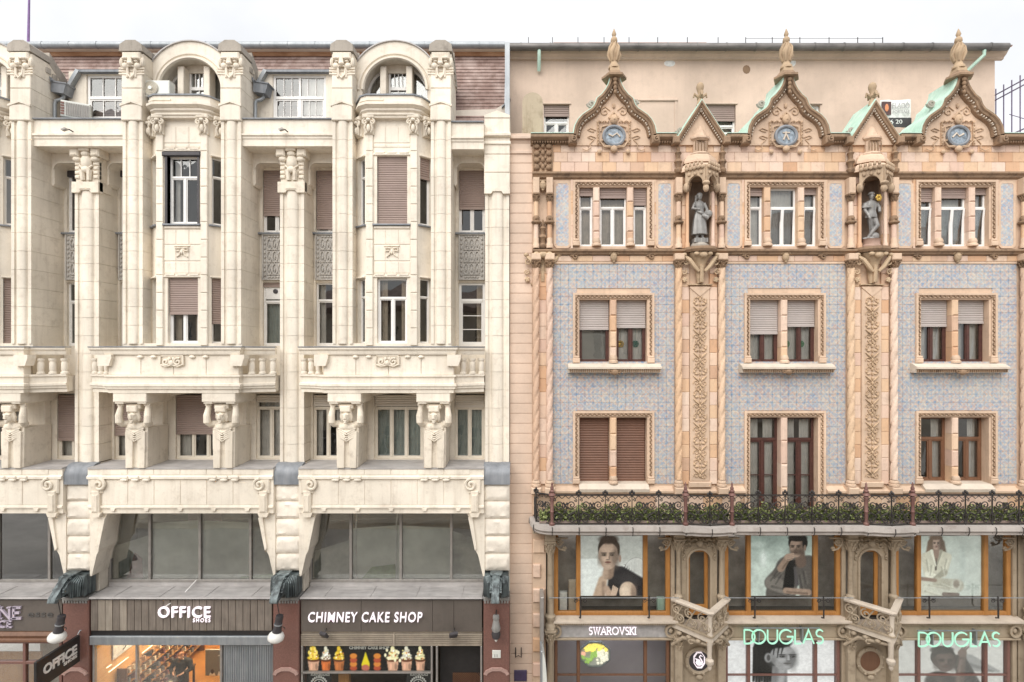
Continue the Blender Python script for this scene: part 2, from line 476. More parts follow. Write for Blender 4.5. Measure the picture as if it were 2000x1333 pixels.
# ---------------------------------------------------------------- windows
def curtain(parent, x0, x1, y, z0, z1, mat, folds=7, amp=.02):
    mb = MB(); n = folds * 6
    pts = [(x0 + (x1 - x0) * i / n, y + amp * math.sin(i * math.pi / 3) * (.6 + .4 * math.sin(i * .9))) for i in range(n + 1)]
    v = [(x, yy, z0) for x, yy in pts] + [(x, yy, z1) for x, yy in pts]
    mb.add(v, [(i, i + 1, n + 2 + i, n + 1 + i) for i in range(n)])
    return mb.build('curtain', mat, parent, 60)

def shutter(parent, x0, x1, y, z0, z1, mat, pitch=.075, name='shutter', head=None):
    """roller shutter: one curtain of rounded slats; head: polygon outline of an arched top"""
    mb = MB(); n = max(2, round((z1 - z0) / pitch)); h = (z1 - z0) / n
    prof = []
    for i in range(n):
        z = z0 + i * h
        prof += [(y, z), (y - .016, z + h * .25), (y - .018, z + h * .6), (y - .004, z + h * .9)]
    prof.append((y, z1))
    v = [(x0, a, b) for a, b in prof] + [(x1, a, b) for a, b in prof]; m = len(prof)
    mb.add(v, [(i, m + i, m + i + 1, i + 1) for i in range(m - 1)])
    mb.box(x0, x1, y - .03, y + .02, z0 - .03, z0 + .02)
    return mb.build(name, mat, parent)

def window(parent, x0, x1, z0, z1, y, frame='window_white', cols=2, transom=None, bars=0, fw=.065, sh=None, sh_mat='shutter_brown',
           cur='curtain_white', cur_cov=(0, 1), glassm='window_glass', top_bars=0, top_cols=1, low=True, blind=None, label=None, hbars=0):
    """framed window facing -y: outer frame with casements, each light its own pane; roller shutter let down to sh (0..1 of height)"""
    mb = MB(); f = fw; d0, d1 = y - .03, y + .05
    mb.box(x0, x0 + f, d0, d1, z0, z1, .008).box(x1 - f, x1, d0, d1, z0, z1, .008)
    mb.box(x0 + f, x1 - f, d0, d1, z0, z0 + f * 1.1, .008).box(x0 + f, x1 - f, d0, d1, z1 - f, z1, .008)
    lights = []
    zt = z0 + (z1 - z0) * transom if transom else z1 - f
    if transom:
        mb.box(x0 + f, x1 - f, d0 - .015, d1, zt - f * .6, zt + f * .6, .01)
        lo_top = zt - f * .6
    else: lo_top = z1 - f
    lo_bot = z0 + f * 1.1
    ix0, ix1 = x0 + f, x1 - f
    w = (ix1 - ix0) / cols
    for i in range(cols):
        a, b = ix0 + i * w, ix0 + (i + 1) * w
        if i: mb.box(a - f * .55, a + f * .55, d0 - .012, d1, lo_bot, lo_top, .01)
        s = f * .5
        mb.box(a + (f * .55 if i else 0), a + (f * .55 if i else 0) + s, d0 + .012, d1, lo_bot, lo_top)
        e = b - (f * .55 if i < cols - 1 else 0)
        mb.box(e - s, e, d0 + .012, d1, lo_bot, lo_top)
        a2, b2 = a + (f * .55 if i else 0) + s, e - s
        mb.box(a2, b2, d0 + .012, d1, lo_bot, lo_bot + s).box(a2, b2, d0 + .012, d1, lo_top - s, lo_top)
        for k in range(1, hbars + 1):
            zz = lo_bot + (lo_top - lo_bot) * k / (hbars + 1)
            mb.box(a2, b2, d0 + .015, d1 - .02, zz - .014, zz + .014)
        for k in range(1, bars + 1):
            xx = a2 + (b2 - a2) * k / (bars + 1)
            mb.box(xx - .011, xx + .011, d0 + .015, d1 - .02, lo_bot + s, lo_top - s)
        lights.append((a2, b2, lo_bot + s, lo_top - s))
    if transom:
        tw = (ix1 - ix0) / top_cols
        for i in range(top_cols):
            a, b = ix0 + i * tw, ix0 + (i + 1) * tw
            if i: mb.box(a - f * .4, a + f * .4, d0, d1, zt + f * .6, z1 - f)
            for k in range(1, top_bars + 1):
                xx = a + (b - a) * k / (top_bars + 1)
                mb.box(xx - .013, xx + .013, d0 + .01, d1 - .02, zt + f * .6, z1 - f)
            lights.append((a + (f * .4 if i else 0), b - (f * .4 if i < top_cols - 1 else 0), zt + f * .6, z1 - f))
    win = mb.build('window', frame, parent)
    if label: win['label'] = label
    for a, b, c, d in lights:
        t1, t2 = random.uniform(-.006, .006), random.uniform(-.006, .006); e = .004          # no two panes sit quite true
        MB().add([(a - e, y + .012 + t1, c - e), (b + e, y + .012 - t1, c - e), (b + e, y + .012 + t2, d + e), (a - e, y + .012 - t2, d + e)], [(0, 1, 2, 3)]).build('pane', glassm, win)
    if cur:
        c0, c1 = cur_cov
        if c0 > 0 or c1 < 1:
            if c0 > 0: curtain(win, ix0, ix0 + (ix1 - ix0) * c0, y + .16, z0, z1, cur, max(3, int((ix1 - ix0) * c0 * 9)))
            if c1 < 1: curtain(win, ix0 + (ix1 - ix0) * c1, ix1, y + .16, z0, z1, cur, max(3, int((ix1 - ix0) * (1 - c1) * 9)))
        else: curtain(win, ix0, ix1, y + .16, z0, z1, cur, max(3, int((ix1 - ix0) * 9)))
    if blind:
        MB().box(ix0, ix1, y + .10, y + .105, z0 + (z1 - z0) * (1 - blind), z1).build('blind', 'blind_grey', win)
    if sh:
        shutter(win, x0 + .02, x1 - .02, y - .07, z1 - (z1 - z0) * sh, z1, sh_mat)
    return win

# ---------------------------------------------------------------- the street
g = MB().quad((-400, -400, 0), (400, -400, 0), (400, 400, 0), (-400, 400, 0)).build('ground', stone('paving', (.50, .47, .44), (.3, .28, .26), .4, 0, .85, .2, .3, 6))
tag(g, kind='structure')

# ================================================================ the cream apartment house
PITCH = 6.91
MC2 = PX(765, -.4)                    # middle of the oriel next to the salmon house
AC2 = MC2 - PITCH / 2                 # its slim pier
left = empty('apartment_building', (-8, 0, 0), 'cream stucco apartment house with oriels, mask-topped pillars and mansard roof', 'building')
MOD = [MC2 - 2 * PITCH, MC2 - PITCH, MC2]
PIER = [AC2 - PITCH, AC2, AC2 + PITCH]
CS = 'cream_stucco'

# --- carved pieces, made once
def mask_capital_mesh():
    m = MB()
    m.box(-.35, .35, -.42, .9, -.02, .60, .03)
    m.box(-.30, .30, -.50, -.40, .34, .62, .04)                      # forehead
    for s_ in (-1, 1):
        m.ell(s_ * .16, -.50, .40, .14, .07, .055)                   # brows
        m.ell(s_ * .16, -.47, .31, .075, .05, .04)                   # eyes
        m.ell(s_ * .20, -.46, .17, .11, .07, .10)                    # cheeks
        m.ell(s_ * .34, -.40, .30, .07, .10, .17)                    # hair
        for k in range(3): m.tube([(s_ * .17, -.44, .08 - k * .09), (s_ * .42, -.42, .10 - k * .09)], [.03, .04])
        m.box(s_ * .10, s_ * .17, -.48, -.38, -.22, .1, .02)
    m.extr([(-.05, .42), (.05, .42), (.085, .20), (-.085, .20)], 'y', -.56, -.42)
    m.ell(0, -.54, .21, .08, .07, .06)
    m.tube([(-.12, -.46, .13), (-.06, -.50, .15), (.06, -.50, .15), (.12, -.46, .13)], .03)
    m.tube([(-.12, -.46, .10), (-.10, -.47, -.12), (0, -.49, -.24), (.10, -.47, -.12), (.12, -.46, .10)], .035)
    return m.mesh('mask_capital', 'cream_ornament', 40)
MASK = mask_capital_mesh()
cap_top = MB()
cap_top.extr([(-.38, .60), (.38, .60), (.36, .82), (.16, .96), (-.16, .96), (-.36, .82)], 'y', -.50, .25)
cap_top.extr([(.25, .96), (.25, .55), (.95, .0), (1.1, .0), (1.1, .25)], 'x', -.36, .36)
for k in range(3): cap_top.box(-.39 + 0, .39, .1 + k * .25, .28 + k * .25, .22 - k * .12, .40 - k * .10, .02)
CAPTOP = cap_top.mesh('weathered_cap', 'grey_stone', 35)

def figure_capital_mesh():
    m = MB()
    m.box(-.45, .45, -.06, .5, 0, .30, .02)                          # abacus band above the shaft
    m.extr([(-.45, -.06), (-.2, -.06), (-.14, .02), (.14, .02), (.2, -.06), (.45, -.06), (.45, .3), (-.45, .3)], 'y', -.10, .1)
    m.extr(arc(0, .06, .18, 0, 180, 8, .07), 'y', -.125, .1)
    m.box(-.40, .40, 0, .5, .3, 1.5, .03)
    for s_ in (-1, 1):
        for k in range(4): m.box(s_ * .22, s_ * .40, -.05, .1, .42 + k * .15, .54 + k * .15, .03)
        m.ell(s_ * .30, -.03, 1.07, .15, .12, .10)
        m.box(s_ * .20, s_ * .50, -.16, .3, 1.14, 1.42, .04)         # side volute blocks
        m.box(s_ * .28, s_ * .42, -.18, -.1, 1.18, 1.22)
        m.tube([(s_ * .10, -.05, .36), (s_ * .13, -.07, .7)], [.07, .09])
    m.ell(0, -.04, .98, .19, .12, .26); m.ell(0, -.06, .72, .16, .10, .12)
    m.tube([(-.22, -.05, .86), (0, -.10, .68), (.22, -.05, .86)], .035)
    m.ell(0, -.06, 1.24, .16, .12, .10)
    m.box(-.17, .17, -.20, .3, 1.32, 1.52, .03)
    return m.mesh('figure_capital', 'cream_ornament', 40)
FIGCAP = figure_capital_mesh()

def atlas_mesh():
    """herm: tapering shaft, bust bowed under the block, both arms raised to carry it (origin: middle of the foot, facing -y)"""
    m = MB()
    m.extr([(-.35, 0), (.35, 0), (.37, 1.30), (-.37, 1.30)], 'y', -.02, 1.0)
    m.extr([(-.31, 0), (-.09, 0), (-.07, 1.15), (-.33, 1.2)], 'y', -.10, .1)
    m.extr([(.09, 0), (.31, 0), (.33, 1.2), (.07, 1.15)], 'y', -.10, .1)
    m.ell(0, .06, 1.36, .36, .20, .17, 12, 7); m.ell(0, .06, 1.20, .33, .16, .17, 12, 7)
    for k in range(5): m.tube([(-.30 + k * .02, -.09, 1.30 - k * .07), (0, -.13, 1.16 - k * .07), (.30 - k * .02, -.09, 1.30 - k * .07)], .022, 6)   # folds of the drapery
    for s_ in (-1, 1):
        m.ell(s_ * .15, -.08, 1.33, .12, .06, .09)
        m.tube([(s_ * .28, .08, 1.44), (s_ * .43, -.06, 1.44), (s_ * .46, -.16, 1.52)], [.11, .11, .105], 10)
        m.tube([(s_ * .46, -.16, 1.48), (s_ * .47, -.17, 1.72), (s_ * .43, -.10, 2.08)], [.115, .11, .075], 10)
        for k in range(4): m.tube([(s_ * (.35 + k * .055), -.15, 2.04), (s_ * (.35 + k * .055), -.16, 2.13)], .026, 6)
    m.tube([(0, .03, 1.4), (0, -.06, 1.58)], .10, 8)
    m.ell(0, -.14, 1.68, .135, .15, .19, 12, 8)                       # bowed head
    m.extr([(-.035, 1.74), (.035, 1.74), (.05, 1.62), (-.05, 1.62)], 'y', -.335, -.2)
    m.tube([(-.11, -.24, 1.76), (0, -.31, 1.765), (.11, -.24, 1.76)], .028, 6)
    m.box(-.17, .17, -.28, .15, 1.84, 2.06, .03); m.box(-.24, .24, -.20, .15, 1.94, 2.10, .03)
    for s_ in (-1, 1):
        m.ell(s_ * .065, -.27, 1.71, .03, .02, .018); m.tube([(s_ * .14, -.16, 1.84), (s_ * .17, -.12, 1.66), (s_ * .14, -.1, 1.52)], [.05, .05, .03], 6)
    m.tube([(-.055, -.275, 1.56), (.055, -.275, 1.56)], .02)
    m.ell(0, -.25, 1.51, .06, .05, .045)
    return fused(m, 'atlas_figure', 'cream_ornament', .016, 1)
ATLAS = atlas_mesh()

def scroll_relief_mesh():
    m = MB(); m.box(-.36, .36, .0, .06, .26, .31, .01)
    for s_ in (-1, 1):
        m.tube(spiral(s_ * .19, -.02, .10, .13, 1.4, R(60), s_), .032)
        m.tube([(s_ * .36, -.01, .28), (s_ * .37, -.01, .02), (s_ * .2, -.01, -.04), (0, -.02, 0)], .03)
        m.ell(s_ * .06, -.02, .2, .05, .04, .06)
    m.ell(0, -.03, .06, .08, .05, .1)
    m.box(-.36, .36, .02, .05, -.05, .3)
    return m.mesh('scroll_relief', 'cream_ornament', 40)
SCROLL = scroll_relief_mesh()
def mask_relief_mesh():
    m = MB(); m.box(-.26, .26, -.03, .05, .30, .34, .01); m.box(-.16, .16, .0, .05, -.06, .30, .02)
    for s_ in (-1, 1):
        m.tube([(s_ * .05, -.03, .24), (s_ * .2, -.05, .26), (s_ * .2, -.03, .15), (s_ * .09, -.03, .16)], .025)
        m.tube([(s_ * .05, -.02, .16), (s_ * .08, -.03, .03), (s_ * .18, -.02, -.04)], .022)
    m.ell(0, -.03, .12, .05, .04, .09)
    return m.mesh('mask_relief', 'cream_ornament', 40)
MASKREL = mask_relief_mesh()
def pilaster_capital_mesh():
    m = MB(); m.box(-.20, .20, -.16, .1, .48, .62, .03); m.box(-.15, .15, -.06, .1, -.02, .5, .03)
    for s_ in (-1, 1):
        m.tube(spiral(s_ * .12, -.13, .36, .09, 1.3, R(90), -s_), .03)
        m.tube([(s_ * .06, -.08, .02), (s_ * .13, -.12, .16), (s_ * .10, -.13, .28)], .035)
    m.ell(0, -.12, .16, .07, .07, .13); m.ell(0, -.15, .42, .09, .07, .06)
    return m.mesh('pilaster_capital', 'cream_ornament', 40)
PILCAP = pilaster_capital_mesh()

# --- pillars flanking the oriels, each built of courses
MZ0, MZ1, MZ2 = PZ(672, -.4), PZ(237, -.4), PZ(142, -.4)
def shaft_section(w, yf, yb, roll):
    h = w / 2
    return ([(-h, yb), (-h, yf), (-h + .10, yf), (-h + .10, yf + .05), (-roll - .02, yf + .05)] +
            [(-roll * math.cos(R(t)), yf + .03 - .075 * math.sin(R(t))) for t in range(0, 181, 20)] +
            [(roll + .02, yf + .05), (h - .10, yf + .05), (h - .10, yf), (h, yf), (h, yb)])
def shaft_mesh(w, yf, yb, roll, hgt, mat=CS):
    return MB().extr(shaft_section(w, yf, yb, roll), 'z', .005, hgt - .005).mesh('stone_block', mat, 35)
NM = 12; MH = (MZ1 - MZ0) / NM
M_SHAFT = shaft_mesh(.66, -.40, .85, .15, MH)
M_PLAIN = MB().box(-.34, .34, -.44, .85, .006, (MZ2 - MZ1) / 3 - .006, .02).mesh('stone_block', CS)
def mpillar(cx):
    for k in range(NM): put('stone_block', M_SHAFT, left, (cx, 0, MZ0 + k * MH))
    for k in range(3): put('stone_block', M_PLAIN, left, (cx, -.03 if k == 0 else 0, MZ1 + k * (MZ2 - MZ1) / 3))
    MB().box(cx - .31, cx + .31, -.34, .83, MZ0, MZ2).build('pillar_core', CS, left)
    MB().extr([(cx - .37, MZ1 + .46), (cx - .37, MZ1 + .53), (cx, MZ1 + .66), (cx + .37, MZ1 + .53), (cx + .37, MZ1 + .46), (cx, MZ1 + .59)], 'y', -.49, -.40).build('peaked_moulding', CS, left)
    put('mask_capital', MASK, left, (cx, 0, MZ2 + .02)); 
    put('weathered_cap', CAPTOP, left, (cx, 0, MZ2 + .06))
for i, c in enumerate(MOD):
    for s_ in (-1, 1):
        if i == 0 and s_ < 0: continue
        mpillar(c + s_ * 1.62)

# --- slim piers running through three storeys
AZ0, AZ1 = PZ(903, 0), PZ(374, 0)
NA = 15; AH = (AZ1 - AZ0) / NA
A_SHAFT = shaft_mesh(.81, 0, .86, .19, AH)
for i, c in enumerate(PIER):
    for k in range(NA): put('stone_block', A_SHAFT, left, (c, 0, AZ0 + k * AH))
    MB().box(c - .37, c + .37, .06, .84, AZ0, AZ1 + 1.6).build('pier_core', CS, left)
    if i < 2: put('figure_capital', FIGCAP, left, (c, .02, AZ1))
    else:
        top = PZ(232, 0); n = 4; h = (top - AZ1) / n
        for k in range(n): block(left, CS, c - .43, c + .43, -.07, .85, AZ1 + k * h + .005, AZ1 + (k + 1) * h - .005, .02)
        MB().extr([(c - .43, -.0 + top), (c + .43, top), (c + .43, top + .08), (c, top + .24), (c - .43, top + .08)], 'y', -.09, .85).build('peaked_cap', CS, left)
        for zz, o in ((PZ(266, 0), .12), (PZ(281, 0), .05)): MB().box(c - .46, c + .46, -.07 - o, .8, zz - .06, zz + .05, .02).build('moulding', CS, left)
        MB().extr([(c - .43, AZ1 - .1), (c - .2, AZ1 - .1), (c - .15, AZ1 - .02), (c + .15, AZ1 - .02), (c + .2, AZ1 - .1), (c + .43, AZ1 - .1), (c + .43, AZ1 + .1), (c - .43, AZ1 + .1)], 'y', -.09, .3).build('scalloped_band', CS, left)

# --- recesses between the oriels: back wall, arched hoods, grey balustrade panels, windows
WY = .85
zA = dict(up0=PZ(455, WY), up1=PZ(333, WY), lo0=PZ(676, WY), lo1=PZ(552, WY), top=PZ(300, WY), p0=PZ(548, WY), p1=PZ(458, WY))
def grille_mesh(w, h):
    m = MB(); m.box(-w / 2, w / 2, 0, .05, 0, h)
    for a, b, c, d in ((-w / 2, w / 2, 0, .05), (-w / 2, w / 2, h - .05, h)): m.box(a, b, -.05, 0, c, d, .012)
    for a in (-w / 2, w / 2 - .05): m.box(a, a + .05, -.05, 0, .05, h - .05, .012)
    nb = 9
    for k in range(nb):
        for xx in (-w / 2 + .1, w / 2 - .1): m.ell(xx, -.02, .1 + (h - .2) * (k + .5) / nb, .04, .04, .05, 6, 4)
    for k in range(5):
        for zz in (.1, h - .1): m.ell(-w / 2 + .2 + (w - .4) * (k + .5) / 5, -.02, zz, .05, .04, .035, 6, 4)
    nc, nr = 3, 3
    for i in range(nc):
        for j in range(nr):
            cx = -w / 2 + .17 + (w - .34) * (i + .5) / nc; cz = .16 + (h - .32) * (j + .5) / nr
            rx, rz = (w - .34) / nc * .42, (h - .32) / nr * .45
            m.tube([(cx + rx * math.cos(R(t)), -.03, cz + rz * math.sin(R(t)) * (1.0 if t < 181 else 1)) for t in range(0, 361, 30)], .02, 5)
            m.ell(cx, -.02, cz - .02, rx * .35, .04, rz * .4, 7, 5)
            m.tube([(cx - rx * 1.1, -.02, cz - rz * .95), (cx, -.035, cz - rz * .8), (cx + rx * 1.1, -.02, cz - rz * .95)], .018, 5)
    return m.mesh('balustrade_panel', stone('grille_grey', (.56, .535, .50), (.22, .2, .185), .5, .1, .7, .3, .4, 24), 40)
GRILLE = grille_mesh(.92, zA['p1'] - zA['p0'])
SIDES = {  # (pier index, side): upper shutter, upper cols, lower kind
    (0, -1): (1, 'a'), (0, 1): (1, 'a'), (1, -1): (.72, 'vent'), (1, 1): (.93, 'door'), (2, -1): (.62, 'ladder')}
for i, c in enumerate(PIER):
    for s_ in (-1, 1):
        if i == 2 and s_ > 0: continue
        xa, xb = sorted((c + s_ * .47, c + s_ * 1.40)); ea, eb = sorted((c + s_ * .36, c + s_ * 1.56))
        up0, up1, lo0, lo1 = zA['up0'], zA['up1'], zA['lo0'], zA['lo1']
        m = MB().wall(ea, eb, lo0 - 1.6, zA['top'] + .5, WY, [(xa, xb, up0, up1), (xa, xb, lo0, lo1)], .30)
        m.build('recess_wall', CS, left)
        # arched hood on brackets in front of the upper window
        hy0, hy1 = .36, .849; zt = PZ(318, hy0); zb = PZ(364, hy0)
        out = [(ea, zt + .45), (ea, zb + .12), (ea + .06, zb), (xa - .02, zb + .10), (xa + .03, zb + .35)]
        out = [(ea + .02, zt + .45), (ea + .02, zb + .12), (xa - .06, zb), (xa, zb + .08), (xa, zt - .22)] + \
              [(xa + .20 - .20 * math.cos(R(t)), zt - .22 + .20 * math.sin(R(t))) for t in range(15, 91, 15)] + \
              [(xb - .20 + .20 * math.sin(R(t)), zt - .22 + .20 * math.cos(R(t))) for t in range(0, 91, 15)] + \
              [(xb, zb + .08), (xb + .06, zb), (eb - .02, zb + .12), (eb - .02, zt + .45)]
        MB().extr(out[::-1], 'y', hy0, hy1).build('arched_hood', CS, left)
        m = MB(); a = [(x, z) for x, z in out[4:-4]]
        m.sweep(a, [(-.0, hy0 - .03), (-.05, hy0 - .03), (-.05, hy0 + .02), (0, hy0 + .02)], 'xz').build('hood_moulding', CS, left, 40)
        MB().box(ea + .01, eb - .01, WY - .13, WY + .1, up0 - .07, up0 - .005, .012).build('sill', 'lead', left)
        put('balustrade_panel', GRILLE, left, ((xa + xb) / 2, WY - .05, zA['p0']))
        sh, kind = SIDES[(i, s_)]
        wd = window(left, xa, xb, up0, up1 + .05, WY + .12, cols=2, sh=sh if sh < 1 else None, cur=None, cur_cov=(.3, .8))
        if sh >= 1: window_dark = MB().box(xa, xb, WY + .02, WY + .1, up1 - .22, up1 + .02).build('shutter_box', 'dark_hood', wd)
        wl_ = dict(cols=1, transom=.72, cur='curtain_white', cur_cov=(.25, 1)) if kind == 'door' else dict(cols=1, transom=.72, cur='curtain_beige', cur_cov=(0, .7), fw=.09) if kind == 'ladder' else dict(cols=1, transom=.70, cur='curtain_green')
        if kind == 'ladder': wl_['hbars'] = 2
        wd = window(left, xa, xb, lo0, lo1, WY + .12, **wl_)
        if kind == 'vent':
            zt2 = lo0 + (lo1 - lo0) * .72
            v = MB().box(xa + .07, xb - .07, WY + .08, WY + .12, zt2 + .04, lo1 - .10, .01).build('vent_board', 'window_white', wd)
            MB().lathe([(.085, 0), (.085, .02), (.05, .03)], 0, 0, 16, M=Matrix.Translation((xa + .42, WY + .08, zt2 + .32)) @ Matrix.Rotation(R(90), 4, 'X')).build('vent', 'dark_hood', wd)
            shutter(wd, xa + .02, xb - .02, WY + .06, lo1 - .13, lo1, 'shutter_brown')

# --- parapet beams over the recesses
def beam(x0, x1, zoff=0.0, name='parapet_beam'):
    y0 = -.33
    zt, zb = PZ(234, y0) + zoff, PZ(285, y0) + zoff
    prof = [(y0 + .02, zt), (y0 + .02, zt - .44), (y0 - .05, zt - .47), (y0 - .05, zt - .53), (y0 + .0, zt - .55), (y0, zt - .62), (y0 + .03, zt - .64), (y0 + .03, zb), (.86, zb), (.86, zt)]
    MB().extr(prof, 'x', x0, x1).build(name, CS, left)
    MB().box(x0, x1, y0 - .05, .9, zt + .004, zt + .05, .012).build('parapet_flashing', 'lead', left)
    n = max(1, round((x1 - x0) / 1.0))
    return zt, zb
for i, c in enumerate(PIER[:2]): beam(c - 1.53, c + 1.53)
bz, _ = beam(PIER[2] - 1.53, PIER[2] - .43, -.10)

# --- oriels
OY = -.35
bz0, bz1 = PZ(676, OY), PZ(232, OY)
ow = dict(u0=PZ(438, OY), u1=PZ(305, OY), l0=PZ(672, OY), l1=PZ(543, OY))
ORIEL = [  # (upper shutter, lower shutter) for the front and the slanted right side
    dict(u=None, l=1.0, ru=None, rl=.98, ucol=2), dict(u=None, l=.54, ru=None, rl=.68, ucol=2), dict(u=1.0, l=None, ru=.30, rl=None, ucol=1)]
for i, c in enumerate(MOD):
    st = ORIEL[i]
    hx = .84; wx0, wx1 = c - .50, c + .50
    MB().wall(c - hx, c + hx, bz0, bz1, OY, [(wx0, wx1, ow['u0'], ow['u1']), (wx0, wx1, ow['l0'], ow['l1'])], .25).build('oriel_front', CS, left)
    for s_ in (-1, 1):
        p0 = Vector((c + s_ * hx, OY, 0)); p1 = Vector((c + s_ * 1.30, .06, 0)); L_ = (p1 - p0).length
        if s_ > 0: T = Matrix.Translation(p0) @ Matrix.Rotation(math.atan2(p1.y - p0.y, p1.x - p0.x), 4, 'Z')
        else: T = Matrix.Translation(p1) @ Matrix.Rotation(math.atan2(p0.y - p1.y, p0.x - p1.x), 4, 'Z')
        CUR = T
        MB().wall(0, L_, bz0, bz1, 0, [(.10, L_ - .10, ow['u0'], ow['u1']), (.10, L_ - .10, ow['l0'], ow['l1'])], .22).build('oriel_side', CS, left)
        kw = dict(cols=1, transom=.72, fw=.05, cur=None)
        window(left, .10, L_ - .10, ow['u0'], ow['u1'], .14, sh=st['ru'] if s_ > 0 else None, **kw)
        window(left, .10, L_ - .10, ow['l0'], ow['l1'], .14, sh=st['rl'] if s_ > 0 else None, **kw)
        for zz in (ow['u0'], ): MB().box(.02, L_ - .02, -.09, .12, zz - .06, zz - .006, .01).build('sill', 'lead', left)
        for zz in (ow['u1'], ow['l1']): MB().box(.06, L_ - .06, -.06, .0, zz + .01, zz + .06, .01).build('lintel_moulding', CS, left)
        for zj in range(12): 
            zc = bz0 + (bz1 - bz0) * (zj + 1) / 13
        CUR = None
    window(left, wx0, wx1, ow['u0'], ow['u1'], OY + .16, cols=2, transom=.70, top_cols=1, top_bars=2, sh=st['u'], cur='curtain_white', cur_cov=(.18, .85))
    window(left, wx0, wx1, ow['l0'], ow['l1'], OY + .16, cols=2, transom=.70, sh=st['l'], cur='curtain_beige', cur_cov=(.25, .78))
    if i < 2:      # dark shutter housing with side rails
        m = MB().box(wx0 - .14, wx1 + .12, OY - .10, OY + .04, ow['u1'] - .02, ow['u1'] + .12, .02)
        m.box(wx0 - .07, wx0, OY - .04, OY + .15, ow['u0'], ow['u1']).box(wx1, wx1 + .06, OY - .04, OY + .15, ow['u0'], ow['u1'])
        m.build('shutter_housing', 'dark_hood', left)
    MB().box(wx0 - .12, wx1 + .12, OY - .11, OY + .1, ow['u0'] - .06, ow['u0'] - .006, .01).build('sill', 'lead', left)
    MB().box(wx0 - .10, wx1 + .10, OY - .05, OY, ow['u0'] - .16, ow['u0'] - .062, .02).build('sill_moulding', CS, left)
    for zz in (ow['u1'], ow['l1']):
        if i < 2 and zz == ow['u1']: zz += .13
        m = MB().box(wx0 - .12, wx1 + .12, OY - .05, OY, zz + .02, zz + .07, .01)
        for k in (-1, 0, 1): m.box(c + k * .40 - .15, c + k * .40 + .15, OY - .06, OY, zz + .075, zz + .13, .01)
        m.build('lintel_moulding', CS, left)
    put('mask_relief', MASKREL, left, (c, OY - .02, PZ(500, OY)))
    for s_ in (-1, 1):
        x = c + s_ * .73
        n = 12; h = (PZ(262, OY) - bz0) / n
        for k in range(n): block(left, CS, x - .115, x + .115, OY - .07, OY - .001, bz0 + k * h + .006, bz0 + (k + 1) * h - .006, .02)
        put('pilaster_capital', PILCAP, left, (x, OY - .05, PZ(264, OY)))
        put('pilaster_capital', PILCAP, left, (c + s_ * 1.12, OY + .18, PZ(264, OY)), (0, 0, s_ * R(42)))
    # joints of the front as shallow proud panels above and between the windows
    for za, zb in ((ow['l1'] + .15, PZ(512, OY)), (PZ(510, OY), PZ(480, OY)), (PZ(478, OY), ow['u0'] - .18), (ow['u1'] + .28, PZ(282, OY)), (PZ(280, OY), PZ(248, OY))):
        for a, b in ((c - .60, c - .22), (c - .21, c + .21), (c + .22, c + .60)):
            block(left, CS, a, b, OY - .018, OY - .001, za + .006, zb - .006, .01)
    # crowning cornice that follows the oriel, with its little parapet
    path = [(c - 1.30, .34), (c - .90, -.42), (c - .72, -.52), (c + .72, -.52), (c + .90, -.42), (c + 1.30, .34)]
    zc = bz1
    prof = [(-.35, zc - .04), (.0, zc - .04), (.0, zc + .02), (.05, zc + .04), (.05, zc + .10), (.02, zc + .11), (.10, zc + .17), (.10, zc + .22), (.07, zc + .23), (.17, zc + .30), (.21, zc + .31), (.21, zc + .39), (.12, zc + .41), (.12, zc + .62), (-.35, zc + .62)]
    MB().sweep(path, prof).build('oriel_cornice', CS, left, 30)
    MB().sweep(path, [(.16, zc + .623), (.16, zc + .67), (-.37, zc + .67), (-.37, zc + .623)]).build('cornice_flashing', 'lead', left)
    MB().sweep([(c - 1.30, .34), (c - .90, -.42), (c - .72, -.52), (c - .2, -.52)][::1], [(.12, zc + .46), (.15, zc + .46), (.15, zc + .52), (.12, zc + .52)]).build('cornice_fillet', CS, left)
    # round-arched dormer behind the cornice
    za = PZ(176, .05); ri = 1.10; ya = .05
    zo = PZ(168, .05); ro = 1.50; hw = 1.28
    a_out = [(c + ro * math.sin(R(t)), zo + ro * math.cos(R(t))) for t in range(-58, 59, 4)]
    ring = a_out + [(c + hw, zc + .3), (c + ri, zc + .3)] + arc(c, za, ri, 0, 180, 24) + [(c - ri, zc + .3), (c - hw, zc + .3)]
    MB().extr(ring, 'y', ya, .62).build('arched_gable', CS, left)
    for r_, o in ((ri + .02, .07), (ri + .16, .05)):
        MB().sweep(arc(c, za, r_, 0, 180, 28)[::-1], [(.0, ya - o), (.06, ya - o), (.09, ya), (-.02, ya)] if True else None, 'xz').build('arch_moulding', CS, left, 40)
    MB().sweep(a_out, [(-.035, .0), (.0, .0), (.0, 2.2), (-.035, 2.2)], 'xz').build('arch_flashing', 'lead_light', left, 40)
    yw = .60
    glz = [(c - ri, zc + .3), (c + ri, zc + .3)] + arc(c, za, ri - .02, 0, 180, 20)
    win = MB()
    win.sweep(arc(c, za, ri - .01, 0, 180, 24)[::-1], [(.0, yw - .05), (.09, yw - .05), (.09, yw + .05), (0, yw + .05)], 'xz')
    for s_ in (-1, 1):
        win.box(c + s_ * .27, c + s_ * .33, yw - .06, yw + .05, zc + .3, za + 1.0)
    ztr = za + .28
    win.box(c - .27, c + .27, yw - .07, yw + .05, ztr - .06, ztr + .06, .01)
    for k in (-1, 0, 1): win.box(c + k * .135 - .012, c + k * .135 + .012, yw - .05, yw + .03, ztr + .06, za + .92)
    win.box(c - .27, c + .27, yw - .05, yw + .03, za + .92, za + .98); win.box(c - .012, c + .012, yw - .05, yw + .03, zc + .3, ztr - .06)
    w_o = win.build('window', 'window_white', left)
    MB().extr(glz, 'y', yw, yw + .01).build('pane', 'window_glass', w_o)
